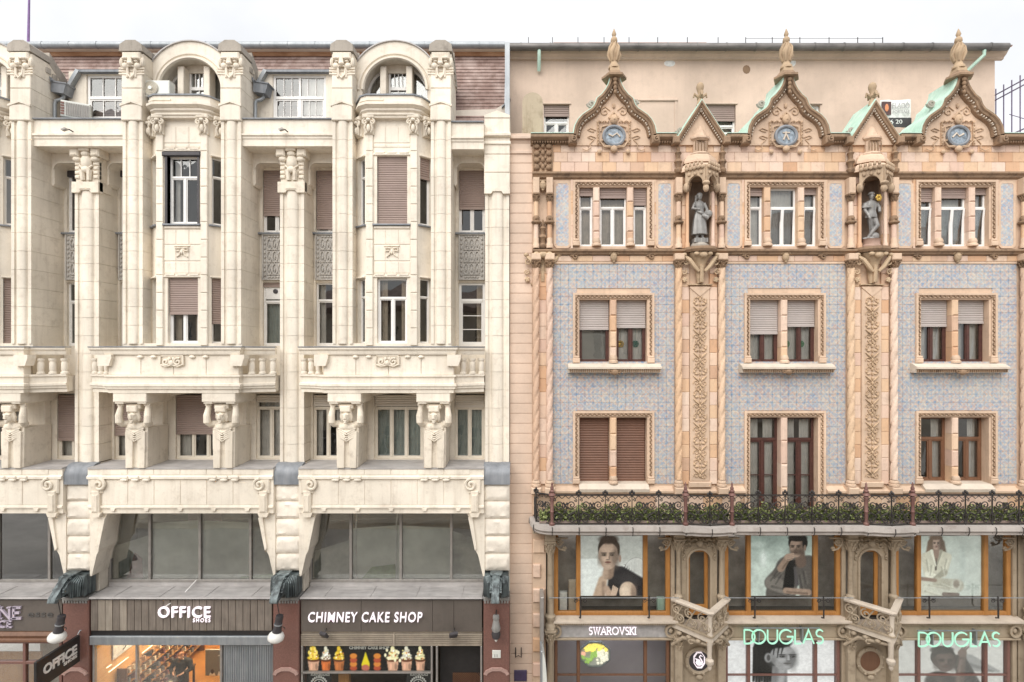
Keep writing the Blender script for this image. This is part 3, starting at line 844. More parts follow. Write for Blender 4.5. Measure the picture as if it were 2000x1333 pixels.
    curtain(w_o, c - ri + .1, c + ri - .1, yw + .25, zc + .3, za + .75, 'curtain_white', 16)  # white curtain added to lighten the dark arch opening
    for s_ in (-1, 1):
        MB().box(c + s_ * .34, c + s_ * .55, .22, yw - .02, zc + .3, za + .90, .02).build('mullion_post', CS, left)
    MB().extr([(c - .34, za + .80), (c + .34, za + .80)] + arc(c, za + .02, ri, 68, 112, 6), 'y', .50, yw - .03).build('arch_head_panel', CS, left)

# --- mansard roof, dormers, gutters
def roof_y(z): return 1.0 + (z - 21.57) * .385
XL, XR = -23.0, PX(986, 1.5)
m = MB(); z = 20.95; rows = 0
while z < 24.05:
    h = .152
    m.quad((XL, roof_y(z) - .028, z), (XR, roof_y(z) - .028, z), (XR, roof_y(z + h) - .004, z + h), (XL, roof_y(z + h) - .004, z + h))
    m.quad((XL, roof_y(z) - .004, z - .001), (XR, roof_y(z) - .004, z - .001), (XR, roof_y(z) - .028, z), (XL, roof_y(z) - .028, z))
    z += h
stuff(m.build('roof_tiles', 'roof_tile', left))
MB().quad((XL, roof_y(20.6) + .02, 20.6), (XR, roof_y(20.6) + .02, 20.6), (XR, roof_y(24.3) + .02, 24.3), (XL, roof_y(24.3) + .02, 24.3)).build('roof_deck', 'room_dark', left)
m = MB().box(XL, XR, 1.86, 1.92, 23.98, 24.30)
m.build('fascia_board', streaky('fascia_wood', (.28, .13, .06), (.55, .33, .20), .7, 0, (1.1, 5, 9)), left)
MB().box(XL, XR, 1.60, 1.88, 24.12, 24.15).build('soffit', 'window_cream', left)
MB().quad((XL, 1.55, 24.32), (XR, 1.55, 24.32), (XR, 7, 25.6), (XL, 7, 25.6)).build('upper_roof', 'roof_tile', left)
m = MB()
m.lathe([(.115, XL), (.115, XR)], 0, 0, 14, M=Matrix.Translation((0, 1.60, 24.22)) @ Matrix.Rotation(R(90), 4, 'Y'))
k = XL + .4
while k < XR:
    m.lathe([(.128, k), (.128, k + .035)], 0, 0, 14, M=Matrix.Translation((0, 1.60, 24.22)) @ Matrix.Rotation(R(90), 4, 'Y')); k += 1.0
m.build('gutter', 'zinc', left, 40)
for i, c in enumerate(PIER[:2]):
    y = .72; wx0, wx1 = (c - .96, c + .90) if i == 1 else (c - .55, c + .95)
    z0, z1 = PZ(236, y), PZ(148, y)
    MB().wall(wx0 - .62, c + 1.5, z0 - .3, z1 + .12, y - .06, [(wx0, wx1, z0, z1)], .2).build('dormer_front', CS, left)
    kw = dict(cols=2 if i == 1 else 1, transom=.5, top_cols=2 if i == 1 else 1, top_bars=2, bars=2, fw=.09, cur='curtain_white', cur_cov=(.0, .48) if i == 1 else (0, .8))
    window(left, wx0, wx1, z0, z1, y + .02, **kw)
    MB().extr([(.50, z1 + .02), (.50, z1 + .10), (2.4, z1 + .85), (2.4, z1 + .02)], 'x', wx0 - .22, c + 1.5).build('dormer_roof', 'lead', left)
    # splayed lead flank and hopper with its down pipe
    MB().extr([(wx0 - .66, z1 - .62), (wx0 - .56, z1 - .68), (wx0 - .12, z1 + .06), (wx0 - .24, z1 + .12)], 'y', .48, 1.5).build('dormer_flank', 'zinc', left)
    hx = c - 1.24; hz = PZ(180, .5)
    CUR = Matrix.Translation((hx, .5, hz)) @ Matrix.Rotation(R(9), 4, 'Y')
    MB().extr([(-.24, .22), (.26, .22), (.22, -.12), (-.20, -.12)], 'y', -.22, .3).box(-.27, .29, -.25, .33, .2, .25, .01).build('hopper', 'lead', left)
    CUR = None
    MB().tube([(hx + .05, .48, hz - .1), (hx + .05, .48, hz - .2), (hx - .02, .45, hz - .29), (hx - .16, .42, hz - .34), (hx - .2, .42, hz - .44), (hx - .2, .42, hz - 1.0)], .058, 10).build('down_pipe', 'zinc', left, 40)
    MB().sweep([(hx - .62, hz + 1.0), (hx - .38, hz + .62), (hx - .22, hz + .38), (hx - .1, hz + .25)], [(0, .25), (.05, .25), (.05, .85), (0, .85)], 'xz').build('valley_flashing', 'lead', left)
c = PIER[2]
MB().extr([(c - 1.5, PZ(242, .9)), (c + .42, PZ(242, .9)), (c + .42, PZ(196, .9)), (c - .1, PZ(214, .9)), (c - 1.5, PZ(216, .9))], 'y', .88, .99).build('low_parapet', stone('old_render', (.66, .60, .53), (.4, .35, .3), .5, 0, .9, .6, .3), left)
MB().extr([(c + .12, PZ(210, .9)), (c + .43, PZ(194, .9)), (c + .43, PZ(196, .9)), (c + .12, PZ(213, .9))], 'y', .8, 1.02).build('parapet_flashing', 'lead', left)
MB().box(PX(987, 1.2), PX(996, 1.2), .7, 1.25, PZ(245, 1.2), PZ(98, 1.2)).build('party_flashing', 'zinc', left)
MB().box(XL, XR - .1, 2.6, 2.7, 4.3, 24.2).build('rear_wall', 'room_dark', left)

# --- balcony under each oriel
BZ = dict(cap1=PZ(677, -.85), cap0=PZ(690, -.85), p0=PZ(736, -.85), m0=PZ(768, -.85))
bal_mesh = MB().lathe([(.115, 0), (.115, .06), (.085, .09), (.10, .18), (.10, .36), (.085, .42), (.115, .46), (.115, .52)], 0, 0, 10).mesh('baluster', CS, 40)
boss_mesh = MB().ell(0, 0, 0, .10, .07, .055, 10, 6).mesh('boss', CS, 40)
def balcony(c, first=False):
    xl = -3.04
    path = [(c + x, y) for x, y in ((xl, -.30), (-2.78, -.38), (-2.5, -.50), (-2.25, -.64), (-2.12, -.66), (-2.12, -.85), (2.12, -.85), (2.12, -.66), (2.25, -.64), (2.5, -.50), (2.78, -.38), (3.04, -.30))]
    if first: path = [(c - 2.0, -.85)] + path[6:]
    z0, zp, zc0, zc1 = BZ['m0'], BZ['p0'], BZ['cap0'], BZ['cap1']
    MB().sweep(path, [(-.35, z0), (-.03, z0), (-.03, z0 + .10), (.03, z0 + .14), (.03, z0 + .19), (.07, z0 + .22), (.07, z0 + .29), (.0, z0 + .31), (.0, zp - .03), (.05, zp), (.05, zp + .05), (-.02, zp + .06), (-.35, zp + .06)]).build('balcony_base', CS, left, 30)
    MB().sweep(path, [(-.28, zc0 - .05), (.03, zc0 - .05), (.06, zc0 + .02), (.06, zc0 + .08), (.12, zc0 + .12), (.12, zc1 - .03), (-.28, zc1 - .03)]).build('balcony_coping', CS, left, 30)
    MB().sweep(path, [(-.30, zc1 - .026), (.14, zc1 - .026), (.14, zc1 + .005), (-.30, zc1 + .005)]).build('coping_flashing', 'lead', left)
    for k in range(4):
        xa = c - 2.1 + k * 1.05
        block(left, CS, xa + .006, xa + 1.05 - .006, -.82, -.56, zp + .061, zc0 - .052, .012)
    MB().extr([(c - 3.0, .86), (c - 3.0, -.25), (c - 2.1, -.55), (c + 2.1, -.55), (c + 3.0, -.25), (c + 3.0, .86)], 'z', z0 + .02, zp).build('balcony_slab', CS, left)
    MB().box(c - 1.96, c + 1.96, -.36, .84, zp - .05, MZ0 + .02).build('oriel_base', CS, left)
    put('scroll_relief', SCROLL, left, (c - .02, -.87, zc0 - .38))
    for x in (-1.05, -.62, .62, 1.05): put('boss', boss_mesh, left, (c + x, -.85, zc0 - .12))
    for s_ in (-1, 1):
        MB().extr([(-.22, -.36), (.14, -.36), (.22, -.1), (.22, .0), (-.22, .0)], 'y', -.12, .2, M=Matrix.Translation((c + s_ * 2.12, -.84, zc0 - .051))).build('corner_block', CS, left)
        for x, y in ((2.36, -.50), (2.65, -.38), (2.94, -.26)):
            if first and s_ < 0: continue
            put('baluster', bal_mesh, left, (c + s_ * x, y, zp + .061))
for i, c in enumerate(MOD): balcony(c, i == 0)

# --- first floor: wall, atlantes, windows
FY = .58
fz0, fz1 = PZ(897, FY), PZ(772, FY)
FW = [None, dict(l=.62, m=.60, r=.10, mat='shutter_brown'), dict(l=.16, m=.16, r=.18, mat='shutter_pale')]
lz = PZ(914, -.5)
for i, c in enumerate(MOD):
    st = FW[i] or dict(l=None, m=None, r=.7, mat='shutter_brown')
    holes = [(c - 2.98, c - 1.95, fz0, fz1 + .05), (c - .84, c + .84, fz0, fz1 + .05), (c + 1.95, c + 2.98, fz0, fz1 + .05)]
    MB().wall(c - 3.08, c + 3.08, lz - .2, BZ['m0'] + .5, FY, holes, .3).build('first_floor_wall', CS, left)
    window(left, *holes[0][:2], fz0, fz1, FY + .10, frame='window_cream', cols=2, transom=.80, fw=.065, sh=st['l'], sh_mat=st['mat'], cur='curtain_white', cur_cov=(.22, .75))
    window(left, *holes[1][:2], fz0, fz1, FY + .10, frame='window_cream', cols=3, transom=.80, top_cols=3, fw=.065, sh=st['m'], sh_mat=st['mat'], cur='curtain_green' if i == 2 else 'curtain_white', cur_cov=(0, 1) if i == 2 else (.2, .7))
    window(left, *holes[2][:2], fz0, fz1, FY + .10, frame='window_cream', cols=2, transom=.80, fw=.065, sh=st['r'], sh_mat='shutter_pale' if i else 'shutter_brown', cur='curtain_green' if i == 2 else 'curtain_white')
    for s_ in (-1, 1):
        x = c + s_ * 1.43
        put('atlas_figure', ATLAS, left, (x, -.46, lz))
        zb = lz + 2.12
        m = MB().box(x - .54, x + .54, -.80, .57, zb + .06, BZ['m0'] + .03, .015)
        m.box(x - .50, x - .22, -.77, .5, zb, zb + .06, .01).box(x + .22, x + .50, -.77, .5, zb, zb + .06, .01).box(x - .22, x + .22, -.74, .5, zb + .02, zb + .06)
        m.build('console_block', CS, left)
        MB().box(x - .30, x + .30, .35, .57, lz, zb + .1, .02).build('console_pilaster', CS, left)
    MB().extr([(c - .9, BZ['m0'] - .20)] + [(c - .9 + 1.8 * t / 8, BZ['m0'] - .20 + .10 * math.sin(math.pi * t / 8)) for t in range(1, 8)] + [(c + .9, BZ['m0'] - .20), (c + .9, BZ['m0'] + .05), (c - .9, BZ['m0'] + .05)], 'y', .3, .57).build('soffit_arch', CS, left)

# --- sill ledge, entablature band, big first-storey shop windows
EY = -.45
ez1, ez0 = lz - .05, PZ(1003, EY)
rockm = []
for v in range(4):
    m = MB(); nx, nz = 9, 6; w, h = .84, PZ(945, -.3) - PZ(979, -.3) - .03
    random.seed(20 + v)
    P_ = [[(-w / 2 + w * a / nx, (-.03 - random.random() * .05) if 0 < a < nx and 0 < b < nz else 0.0, h * b / nz) for a in range(nx + 1)] for b in range(nz + 1)]
    vs_ = [p for r_ in P_ for p in r_]
    fs_ = [(b * (nx + 1) + a, b * (nx + 1) + a + 1, (b + 1) * (nx + 1) + a + 1, (b + 1) * (nx + 1) + a) for a in range(nx) for b in range(nz)]
    m.add(vs_, fs_); m.box(-w / 2, w / 2, .001, .75, 0, h)
    rockm.append(m.mesh('stone_block', 'cream_rough', 35))
def scroll_bracket(s_):
    """end bracket of the band: volute over a hanging drop (s_ = side the volute faces)"""
    m = MB()
    m.tube(spiral(s_ * .12, -.06, .92, .20, 1.5, R(90), -s_, 30), .05, 7)
    m.box(-.20, .20, -.04, .1, .62, 1.10, .03); m.box(-.13, .13, -.08, .08, .0, .72, .02); m.box(-.09, .09, -.11, -.07, .04, .60, .02)
    m.extr([(-.18, .0), (.18, .0), (.12, -.14), (-.12, -.14)], 'y', -.07, .1)
    return m.mesh('end_bracket', 'cream_ornament', 40)
BRK = {s_: scroll_bracket(s_) for s_ in (-1, 1)}
SY = .38
plain('screen_reflection_pale', (.80, .83, .77), .9, 0, .32, .8); plain('screen_reflection_dim', (.48, .47, .42), .9, 0, .5, 1.5); plain('sheet_green', (.34, .46, .24), .9, 0, .5, 3); plain('sign_white_matt', (.8, .8, .78), .5); plain('shoe_wine_cloth', (.30, .14, .12), .9, 0, .5, 6)
sz0, sz1 = PZ(1136, SY), PZ(1000, SY)
for i, c in enumerate(MOD):
    x0, x1 = c - 3.04, c + 3.04
    MB().extr([(-.50, lz - .045), (-.50, lz - .0), (.6, lz + .05), (.6, lz - .045)], 'x', x0, x1).build('ledge_flashing', 'lead_light', left)
    MB().extr([(-.47, ez1 + .0), (-.47, ez1 - .20), (-.53, ez1 - .24), (-.53, ez1 - .31), (EY, ez1 - .35), (EY, ez0 + .27), (EY - .05, ez0 + .24), (EY - .05, ez0 + .18), (EY, ez0 + .16), (EY, ez0), (.8, ez0), (.8, ez1)], 'x', x0, x1).build('entablature', CS, left)
    n = 6
    for k in range(n):
        a, b = x0 + .45 + (x1 - x0 - .9) * k / n, x0 + .45 + (x1 - x0 - .9) * (k + 1) / n
        block(left, CS, a + .008, b - .008, EY - .018, EY - .001, ez0 + .275, ez1 - .36, .012)
        block(left, CS, a + .008, b - .008, -.49, -.471, ez1 - .19, ez1 - .01, .012)
    for k in range(5):      # small brackets under the lower moulding
        x = c - 2.2 + k * 1.1
        MB().extr([(-.08, 0), (.08, 0), (.05, -.09), (-.05, -.09)], 'y', -.06, .02, M=Matrix.Translation((x, EY, ez0 + .18))).build('guttae', CS, left)
    for g0 in (-1.45, 1.45):
        for k in (-1, 0, 1):
            MB().box(c + g0 + k * .36 - .13, c + g0 + k * .36 + .13, -.57, -.531, ez1 - .30, ez1 - .21, .02).ell(c + g0 + k * .36, -.535, ez1 - .335, .13, .04, .05, 8, 5).build('dentil_block', CS, left)
    for s_ in (-1, 1):
        put('end_bracket', BRK[-s_], left, (c + s_ * 2.74, EY - .03, ez0 + .04))
        # spreading corbel beside the big window
        b_ = [(3.06, ez0 - .001), (2.46, ez0 - .001), (2.52, ez0 - .12), (2.62, ez0 - .26), (2.74, ez0 - 1.22), (2.84, ez0 - 1.40), (2.86, ez0 - 1.48), (3.0, ez0 - 2.1), (3.06, ez0 - 2.1)]
        MB().extr([(c + s_ * x, z) for x, z in b_], 'y', -.36, SY + .1).build('corbel', CS, left)
        MB().extr([(c + s_ * x, z) for x, z in [(2.52, ez0 - .16), (2.66, ez0 - .12), (2.80, ez0 - 1.16), (2.74, ez0 - 1.24)]], 'y', -.42, -.34).build('corbel_rib', CS, left)
    # the big window: aluminium frame with four lights
    mb = MB(); xs = [c - 2.98, c - 1.60, c + .12, c + 1.86, c + 2.98]
    for x in xs: mb.box(x - .045, x + .045, SY - .02, SY + .10, sz0, sz1, .008)
    mb.box(xs[0], xs[-1], SY - .03, SY + .10, sz0 - .02, sz0 + .07, .008).box(xs[0], xs[-1], SY, SY + .1, sz1 - .05, sz1)
    w_o = mb.build('window', 'aluminium', left)
    for a, b in zip(xs, xs[1:]): MB().box(a + .04, b - .04, SY + .03, SY + .045, sz0 + .06, sz1 - .04).build('pane', 'band_glass', w_o)
    # pale screens whose slanted tops and tones imitate street reflections; clutter close behind glass
    zm = sz1 - (.32 if i == 1 else .5)
    for a_, b_, za_, zb_s, mt in ((-2.9, -1.62, zm - .9, zm - .5, 'screen_reflection_dim'), (-1.58, .10, zm - .12, zm, 'screen_reflection_pale'), (.14, 1.84, zm - .02, zm - .1, 'screen_reflection_pale'), (1.88, 2.9, zm - .2, zm - .55, 'screen_reflection_dim')):
        MB().extr([(c + a_, sz0 - .2), (c + b_, sz0 - .2), (c + b_, zb_s), (c + a_, za_)], 'y', SY + .13, SY + .15).build('screen', mt, w_o)
    if i == 2:
        for x in (c - 1.45, c - .05): MB().tube([(x + .03, SY + .10, sz1 - .1), (x, SY + .10, sz1 - .5), (x, SY + .10, sz0)], .028, 6).build('pale_upright', 'sign_white_matt', w_o)  # pale upright tubes close behind the glass
        MB().extr([(c - 1.3, sz0), (c + .0, sz0), (c - .1, sz0 + .55), (c - .9, sz0 + .45)], 'y', SY + .11, SY + .12).build('green_sheet', 'sheet_green', w_o)
    else: MB().extr([(c + 1.3, sz0), (c + 2.8, sz0), (c + 2.6, sz0 + .22), (c + 1.5, sz0 + .12)], 'y', SY + .11, SY + .12).build('green_sheet', 'sheet_green', w_o)
    if i == 1:
        MB().extr([(c - 2.5, sz0), (c - 1.9, sz0), (c - 1.95, sz0 + .75), (c - 2.2, sz0 + .95), (c - 2.35, sz0 + .4)], 'y', SY + .10, SY + .12).build('wine_cloth', 'shoe_wine_cloth', w_o)
    MB().box(c - 2.95, c + 2.95, SY + 1.3, SY + 1.32, sz0 - .2, sz1 + .2).build('inner_wall', 'room_grey', w_o)
    MB().box(c - 2.9, c + 2.9, SY + .1, SY + 2.2, sz0 - .3, sz0 - .25).build('inner_ledge', 'blind_grey', w_o)
    if i == 1:
        MB().box(c - .85, c + .35, SY + .9, SY + .93, sz1 - .75, sz1 - .05).build('pink_notice', plain('notice_pink', (.55, .36, .46), .8), w_o)
        MB().box(c - .7, c + .1, SY + .86, SY + .89, sz1 - .14, sz1 - .04).build('blue_notice', plain('notice_blue', (.25, .28, .75), .7), w_o)
    # sloping lead hood over the shop front
    hz1, hz0 = PZ(1141, SY), PZ(1170, -.50)
    MB().extr([(SY + .05, sz0 - .02), (SY - .02, sz0 - .02), (SY - .04, hz1 - .06), (-.50, hz0 + .05), (-.52, hz0 + .0), (-.40, hz0 - .02), (SY + .05, hz1 - .3)], 'x', c - 2.98, c + 2.98).build('shop_hood', 'lead_light', left)
    for k in range(-1, 3):
        x = c + k * 1.5 - .7
        MB().extr([(SY - .04, hz1 - .045), (-.50, hz0 + .063), (-.50, hz0 + .05), (SY - .04, hz1 - .06)], 'x', x - .012, x + .012).build('hood_seam', 'lead_light', left)

def beak_mesh():
    """cast bronze beast head: ribbed collar and a long snout reaching out over the street"""
    m = MB()
    m.box(-.40, .40, -.30, .3, .06, .84, .03)
    for k in range(6):
        for s_ in (-1, 1):
            x = s_ * (.20 + k * .042)
            m.extr([(-.30, .92 - k * .015), (-.62 + k * .05, .74 - k * .03), (-.66 + k * .05, .16), (-.30, .06)], 'x', x - .015, x + .015)
    m.extr([(-.25, .92), (-.45, .97), (-.75, .84), (-1.00, .60), (-1.20, .40), (-1.26, .24), (-1.16, .18), (-.98, .26), (-.75, .34), (-.40, .26), (-.25, .1)], 'x', -.12, .12)
    m.extr([(-.25, .88), (-.72, .76), (-.96, .50), (-.75, .38), (-.25, .24)], 'x', -.19, .19)
    for k in range(6): m.box(-.17 + k * .008, .17 - k * .008, -.48 - k * .11, -.42 - k * .11, .93 - k * .085, .985 - k * .085, .01)
    for s_ in (-1, 1):
        m.ell(s_ * .16, -.86, .58, .05, .09, .06); m.ell(s_ * .10, -1.13, .33, .05, .08, .05)
    m.box(-.20, .20, -.42, -.1, .93, 1.0, .02)
    m.v = [(x * .98, -.3 + (y + .3) * .82, .14 + z * .84) for x, y, z in m.v]
    return m.mesh('bronze_head', 'bronze_green', 35)
BEAK = beak_mesh()
for i, c in enumerate(PIER):
    pz1, pz0 = PZ(945, -.3), PZ(1115, -.3); n = 5; h = (pz1 - pz0) / n
    for k in range(n): put('stone_block', rockm[(i + k) % 4], left, (c, -.30, pz0 + k * h + .012))
    MB().box(c - .40, c + .40, -.27, .5, pz0, pz1).build('pier_core', CS, left)
    zc = PZ(903, -.05)
    prof = [(.02, zc)] + [(.0 - .43 * math.sin(R(t)), zc - .36 + .36 * math.cos(R(t))) for t in range(0, 91, 10)] + [(-.43, pz1 + .0), (.02, pz1)]
    MB().extr(prof, 'x', c - .44, c + .44).build('lead_cap', 'lead', left, 40)
    put('bronze_head', BEAK, left, (c, -.30, PZ(1172, -.45) - .02))
    gz = PZ(1172, -.45)
    mm = MB().box(c - .43, c + .43, -.46, .5, 0, gz, .03)
    mm.build('granite_pier', 'granite_red', left)
    m = MB()
    for k in range(9): m.box(c - .40 + k * .092, c - .34 + k * .092, -.50, -.4, gz - .10, gz - .01, .01)
    m.box(c - .43, c + .43, -.49, .3, gz - .02, gz + .10, .02)
    m.build('beaded_collar', 'bronze_grey', left)
    oz = PZ(1306, -.46)
    MB().sweep([(c - .42, oz - .16), (c - .36, oz - .06), (c - .16, oz + .04), (c + .16, oz + .04), (c + .36, oz - .06), (c + .42, oz - .16)], [(0, -.52), (.11, -.50), (.11, -.44), (0, -.44)], 'xz').build('arched_relief', 'granite_pale', left)
    MB().box(c - .45, c + .45, -.50, .45, 0, .5, .02).build('plinth', 'granite_red', left)
    MB().box(c - .43, c + .43, -.01, .8, 4.0, ez1 + .1).build('pier_core', CS, left)

# ---------------------------------------------------------------- print and lettering
import numpy as np
class Print:
    """a small painted picture (numpy) that becomes the vertex colours of a flat sheet: posters, menu boards"""
    def __init__(s, nx, nz, bg):
        s.K, s.C = 1.0, (0, 0); s.nx, s.nz = nx, nz; s.a = np.ones((nz, nx, 3)) * np.array(bg)
        s.X, s.Z = np.meshgrid((np.arange(nx) + .5) / nx, (np.arange(nz) + .5) / nz)   # 0..1, z up
        s.asp = nz / nx
    def lay(s, m, c, op=1.0):
        m = np.clip(m, 0, 1)[..., None] * op; s.a = s.a * (1 - m) + np.array(c) * m; return s
    def ell(s, cx, cz, rx, rz, c, soft=.06, op=1.0, rot=0):
        cx, cz, rx, rz = s.C[0] + (cx - s.C[0]) * s.K, s.C[1] + (cz - s.C[1]) * s.K, rx * s.K, rz * s.K
        dx, dz = (s.X - cx), (s.Z - cz) * s.asp
        ca, sa = math.cos(R(rot)), math.sin(R(rot))
        u, v = (dx * ca + dz * sa) / rx, (-dx * sa + dz * ca) / (rz * s.asp)
        d = np.sqrt(u * u + v * v); return s.lay((1 - d) / soft + .5, c, op)
    def cap(s, x0, z0, x1, z1, r0, r1, c, soft=.008, op=1.0):
        q = lambda v, i: s.C[i] + (v - s.C[i]) * s.K
        x0, z0, x1, z1, r0, r1 = q(x0, 0), q(z0, 1), q(x1, 0), q(z1, 1), r0 * s.K, r1 * s.K
        ax, az, bx, bz = x0, z0 * s.asp, x1, z1 * s.asp
        px, pz = s.X - ax, s.Z * s.asp - az; dx, dz = bx - ax, bz - az; l = dx * dx + dz * dz + 1e-9
        t = np.clip((px * dx + pz * dz) / l, 0, 1); d = np.hypot(px - t * dx, pz - t * dz)
        return s.lay((r0 + (r1 - r0) * t - d) / soft + .5, c, op)
    def poly(s, pts, c, op=1.0):
        ins = np.zeros(s.X.shape, bool); n = len(pts)
        for i in range(n):
            x0, z0 = pts[i]; x1, z1 = pts[(i + 1) % n]
            cond = ((z0 > s.Z) != (z1 > s.Z)) & (s.X < (x1 - x0) * (s.Z - z0) / ((z1 - z0) or 1e-9) + x0)
            ins ^= cond
        m = ins.astype(float)
        m = (m + np.roll(m, 1, 0) + np.roll(m, -1, 0) + np.roll(m, 1, 1) + np.roll(m, -1, 1)) / 5
        return s.lay(m, c, op)
    def face(s, cx, cz, r, skin, dark, turn=0.0, lip=None):
        """head of half-width r lit from one side: planes, sockets, nose, mouth; turn shifts the features"""
        k = 1 / s.asp; sh = tuple(v * .62 for v in skin); hi = tuple(min(1, v * 1.14) for v in skin); t = turn * r
        lip = lip or tuple(v * f for v, f in zip(skin, (.78, .52, .50)))
        s.ell(cx, cz + r * .15 * k, r, r * 1.22 * k, skin, .12).ell(cx + t * .4, cz - r * .62 * k, r * .72, r * .72 * k, skin, .2)
        s.ell(cx + r * .72, cz - r * .1 * k, r * .42, r * 1.05 * k, sh, .9, .75).ell(cx - r * .82, cz - r * .35 * k, r * .28, r * .7 * k, sh, .9, .5)
        s.ell(cx + t, cz + r * .72 * k, r * .55, r * .32 * k, hi, .9, .6).ell(cx - r * .42 + t, cz - r * .22 * k, r * .26, r * .24 * k, hi, .9, .7)
        for q in (-1, 1):
            ex = cx + t + q * r * .40
            s.ell(ex, cz + r * .16 * k, r * .27, r * .17 * k, sh, .8, .85).ell(ex, cz + r * .33 * k, r * .30, r * .055 * k, dark, .6, .85).ell(ex, cz + r * .12 * k, r * .19, r * .075 * k, tuple(v * .9 for v in dark), .4).ell(ex - r * .07, cz + r * .13 * k, r * .045, r * .035 * k, hi, .6, .6)
        s.cap(cx + t * 1.2, cz + r * .22 * k, cx + t * 1.3, cz - r * .20 * k, r * .07, r * .11, hi, r * .12, .8).ell(cx + t * 1.3 + r * .16, cz - r * .12 * k, r * .09, r * .2 * k, sh, .9, .6).ell(cx + t * 1.3, cz - r * .34 * k, r * .18, r * .055 * k, sh, .6, .9)
        s.ell(cx + t, cz - r * .60 * k, r * .30, r * .10 * k, lip, .4).ell(cx + t, cz - r * .60 * k, r * .28, r * .025 * k, tuple(v * .45 for v in lip), .5).ell(cx + t, cz - r * .78 * k, r * .22, r * .05 * k, sh, .7, .6).ell(cx + t, cz - r * .98 * k, r * .22, r * .16 * k, hi, .9, .5)
        return s
    def grad(s, c, z0, z1, op=1.0): return s.lay((s.Z - z0) / (z1 - z0), c, op)
    def mottle(s, amt, seed=1, size=6):
        rs = np.random.RandomState(seed); k = rs.rand(s.nz // size + 2, s.nx // size + 2)
        zi, xi = (s.Z * (k.shape[0] - 1.01)), (s.X * (k.shape[1] - 1.01)); z0, x0 = zi.astype(int), xi.astype(int); fz, fx = zi - z0, xi - x0
        v = (k[z0, x0] * (1 - fx) + k[z0, x0 + 1] * fx) * (1 - fz) + (k[z0 + 1, x0] * (1 - fx) + k[z0 + 1, x0 + 1] * fx) * fz
        s.a *= (1 + amt * (v - .5))[..., None]; return s
    def sheet(s, name, x0, x1, y, z0, z1, parent=None, mat='print'):
        nx, nz = s.nx, s.nz
        gx = x0 + (x1 - x0) * np.arange(nx) / (nx - 1); gz = z0 + (z1 - z0) * np.arange(nz) / (nz - 1)
        XX, ZZ = np.meshgrid(gx, gz)
        v = np.stack([XX.ravel(), np.full(XX.size, y), ZZ.ravel()], 1)
        i = np.arange(nz - 1)[:, None] * nx + np.arange(nx - 1)[None, :]
        f = np.stack([i, i + 1, i + nx + 1, i + nx], -1).reshape(-1, 4)
        me = bpy.data.meshes.new(name)
        me.from_pydata(v.tolist(), [], f.tolist())
        at = me.color_attributes.new('print', 'FLOAT_COLOR', 'POINT')
        c = np.ones((nx * nz, 4)); c[:, :3] = np.clip(s.a.reshape(-1, 3), 0, 1) ** 2.2
        at.data.foreach_set('color', c.ravel())
        me.materials.append(MATS[mat])
        return put(name, me, parent)
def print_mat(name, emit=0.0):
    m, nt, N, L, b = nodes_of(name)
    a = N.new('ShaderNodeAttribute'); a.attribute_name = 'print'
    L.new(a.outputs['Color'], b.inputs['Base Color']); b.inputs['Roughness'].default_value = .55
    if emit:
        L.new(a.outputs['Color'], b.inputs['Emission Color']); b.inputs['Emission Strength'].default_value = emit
    MATS[name] = m
print_mat('print'); print_mat('print_glow', .28); print_mat('print_glow_strong', .5)  # emission added so prints behind the glass read brighter

def text_mesh(s, h, depth=.03, bold=0.0, spacing=1.0, shear=0.0, width=1.0):
    cu = bpy.data.curves.new('lettering', 'FONT'); cu.body = s; cu.size = h / .70; cu.extrude = depth / 2
    cu.offset = bold; cu.space_character = spacing; cu.shear = shear; cu.resolution_u = 3
    o = bpy.data.objects.new('lettering_source', cu); col.objects.link(o)
    me = bpy.data.meshes.new_from_object(o.evaluated_get(bpy.context.evaluated_depsgraph_get()))
    bpy.data.objects.remove(o); bpy.data.curves.remove(cu)
    xs = [v.co.x for v in me.vertices]; x0, x1 = min(xs), max(xs)
    for v in me.vertices: v.co.x = (v.co.x - x0) * width
    me['w'] = (x1 - x0) * width
    return me
def lettering(name, s, x0, y, z0, h, mat, parent=None, width_to=None, **kw):
    """upright text facing -y, left end at x0, base line z0; width_to stretches it to a measured length"""
    me = text_mesh(s, h, **kw)
    if width_to:
        k = width_to / me['w']
        for v in me.vertices: v.co.x *= k
    me.name = name; me.materials.clear(); me.materials.append(MATS[mat])
    return put(name, me, parent, (x0, y, z0), (R(90), 0, 0))
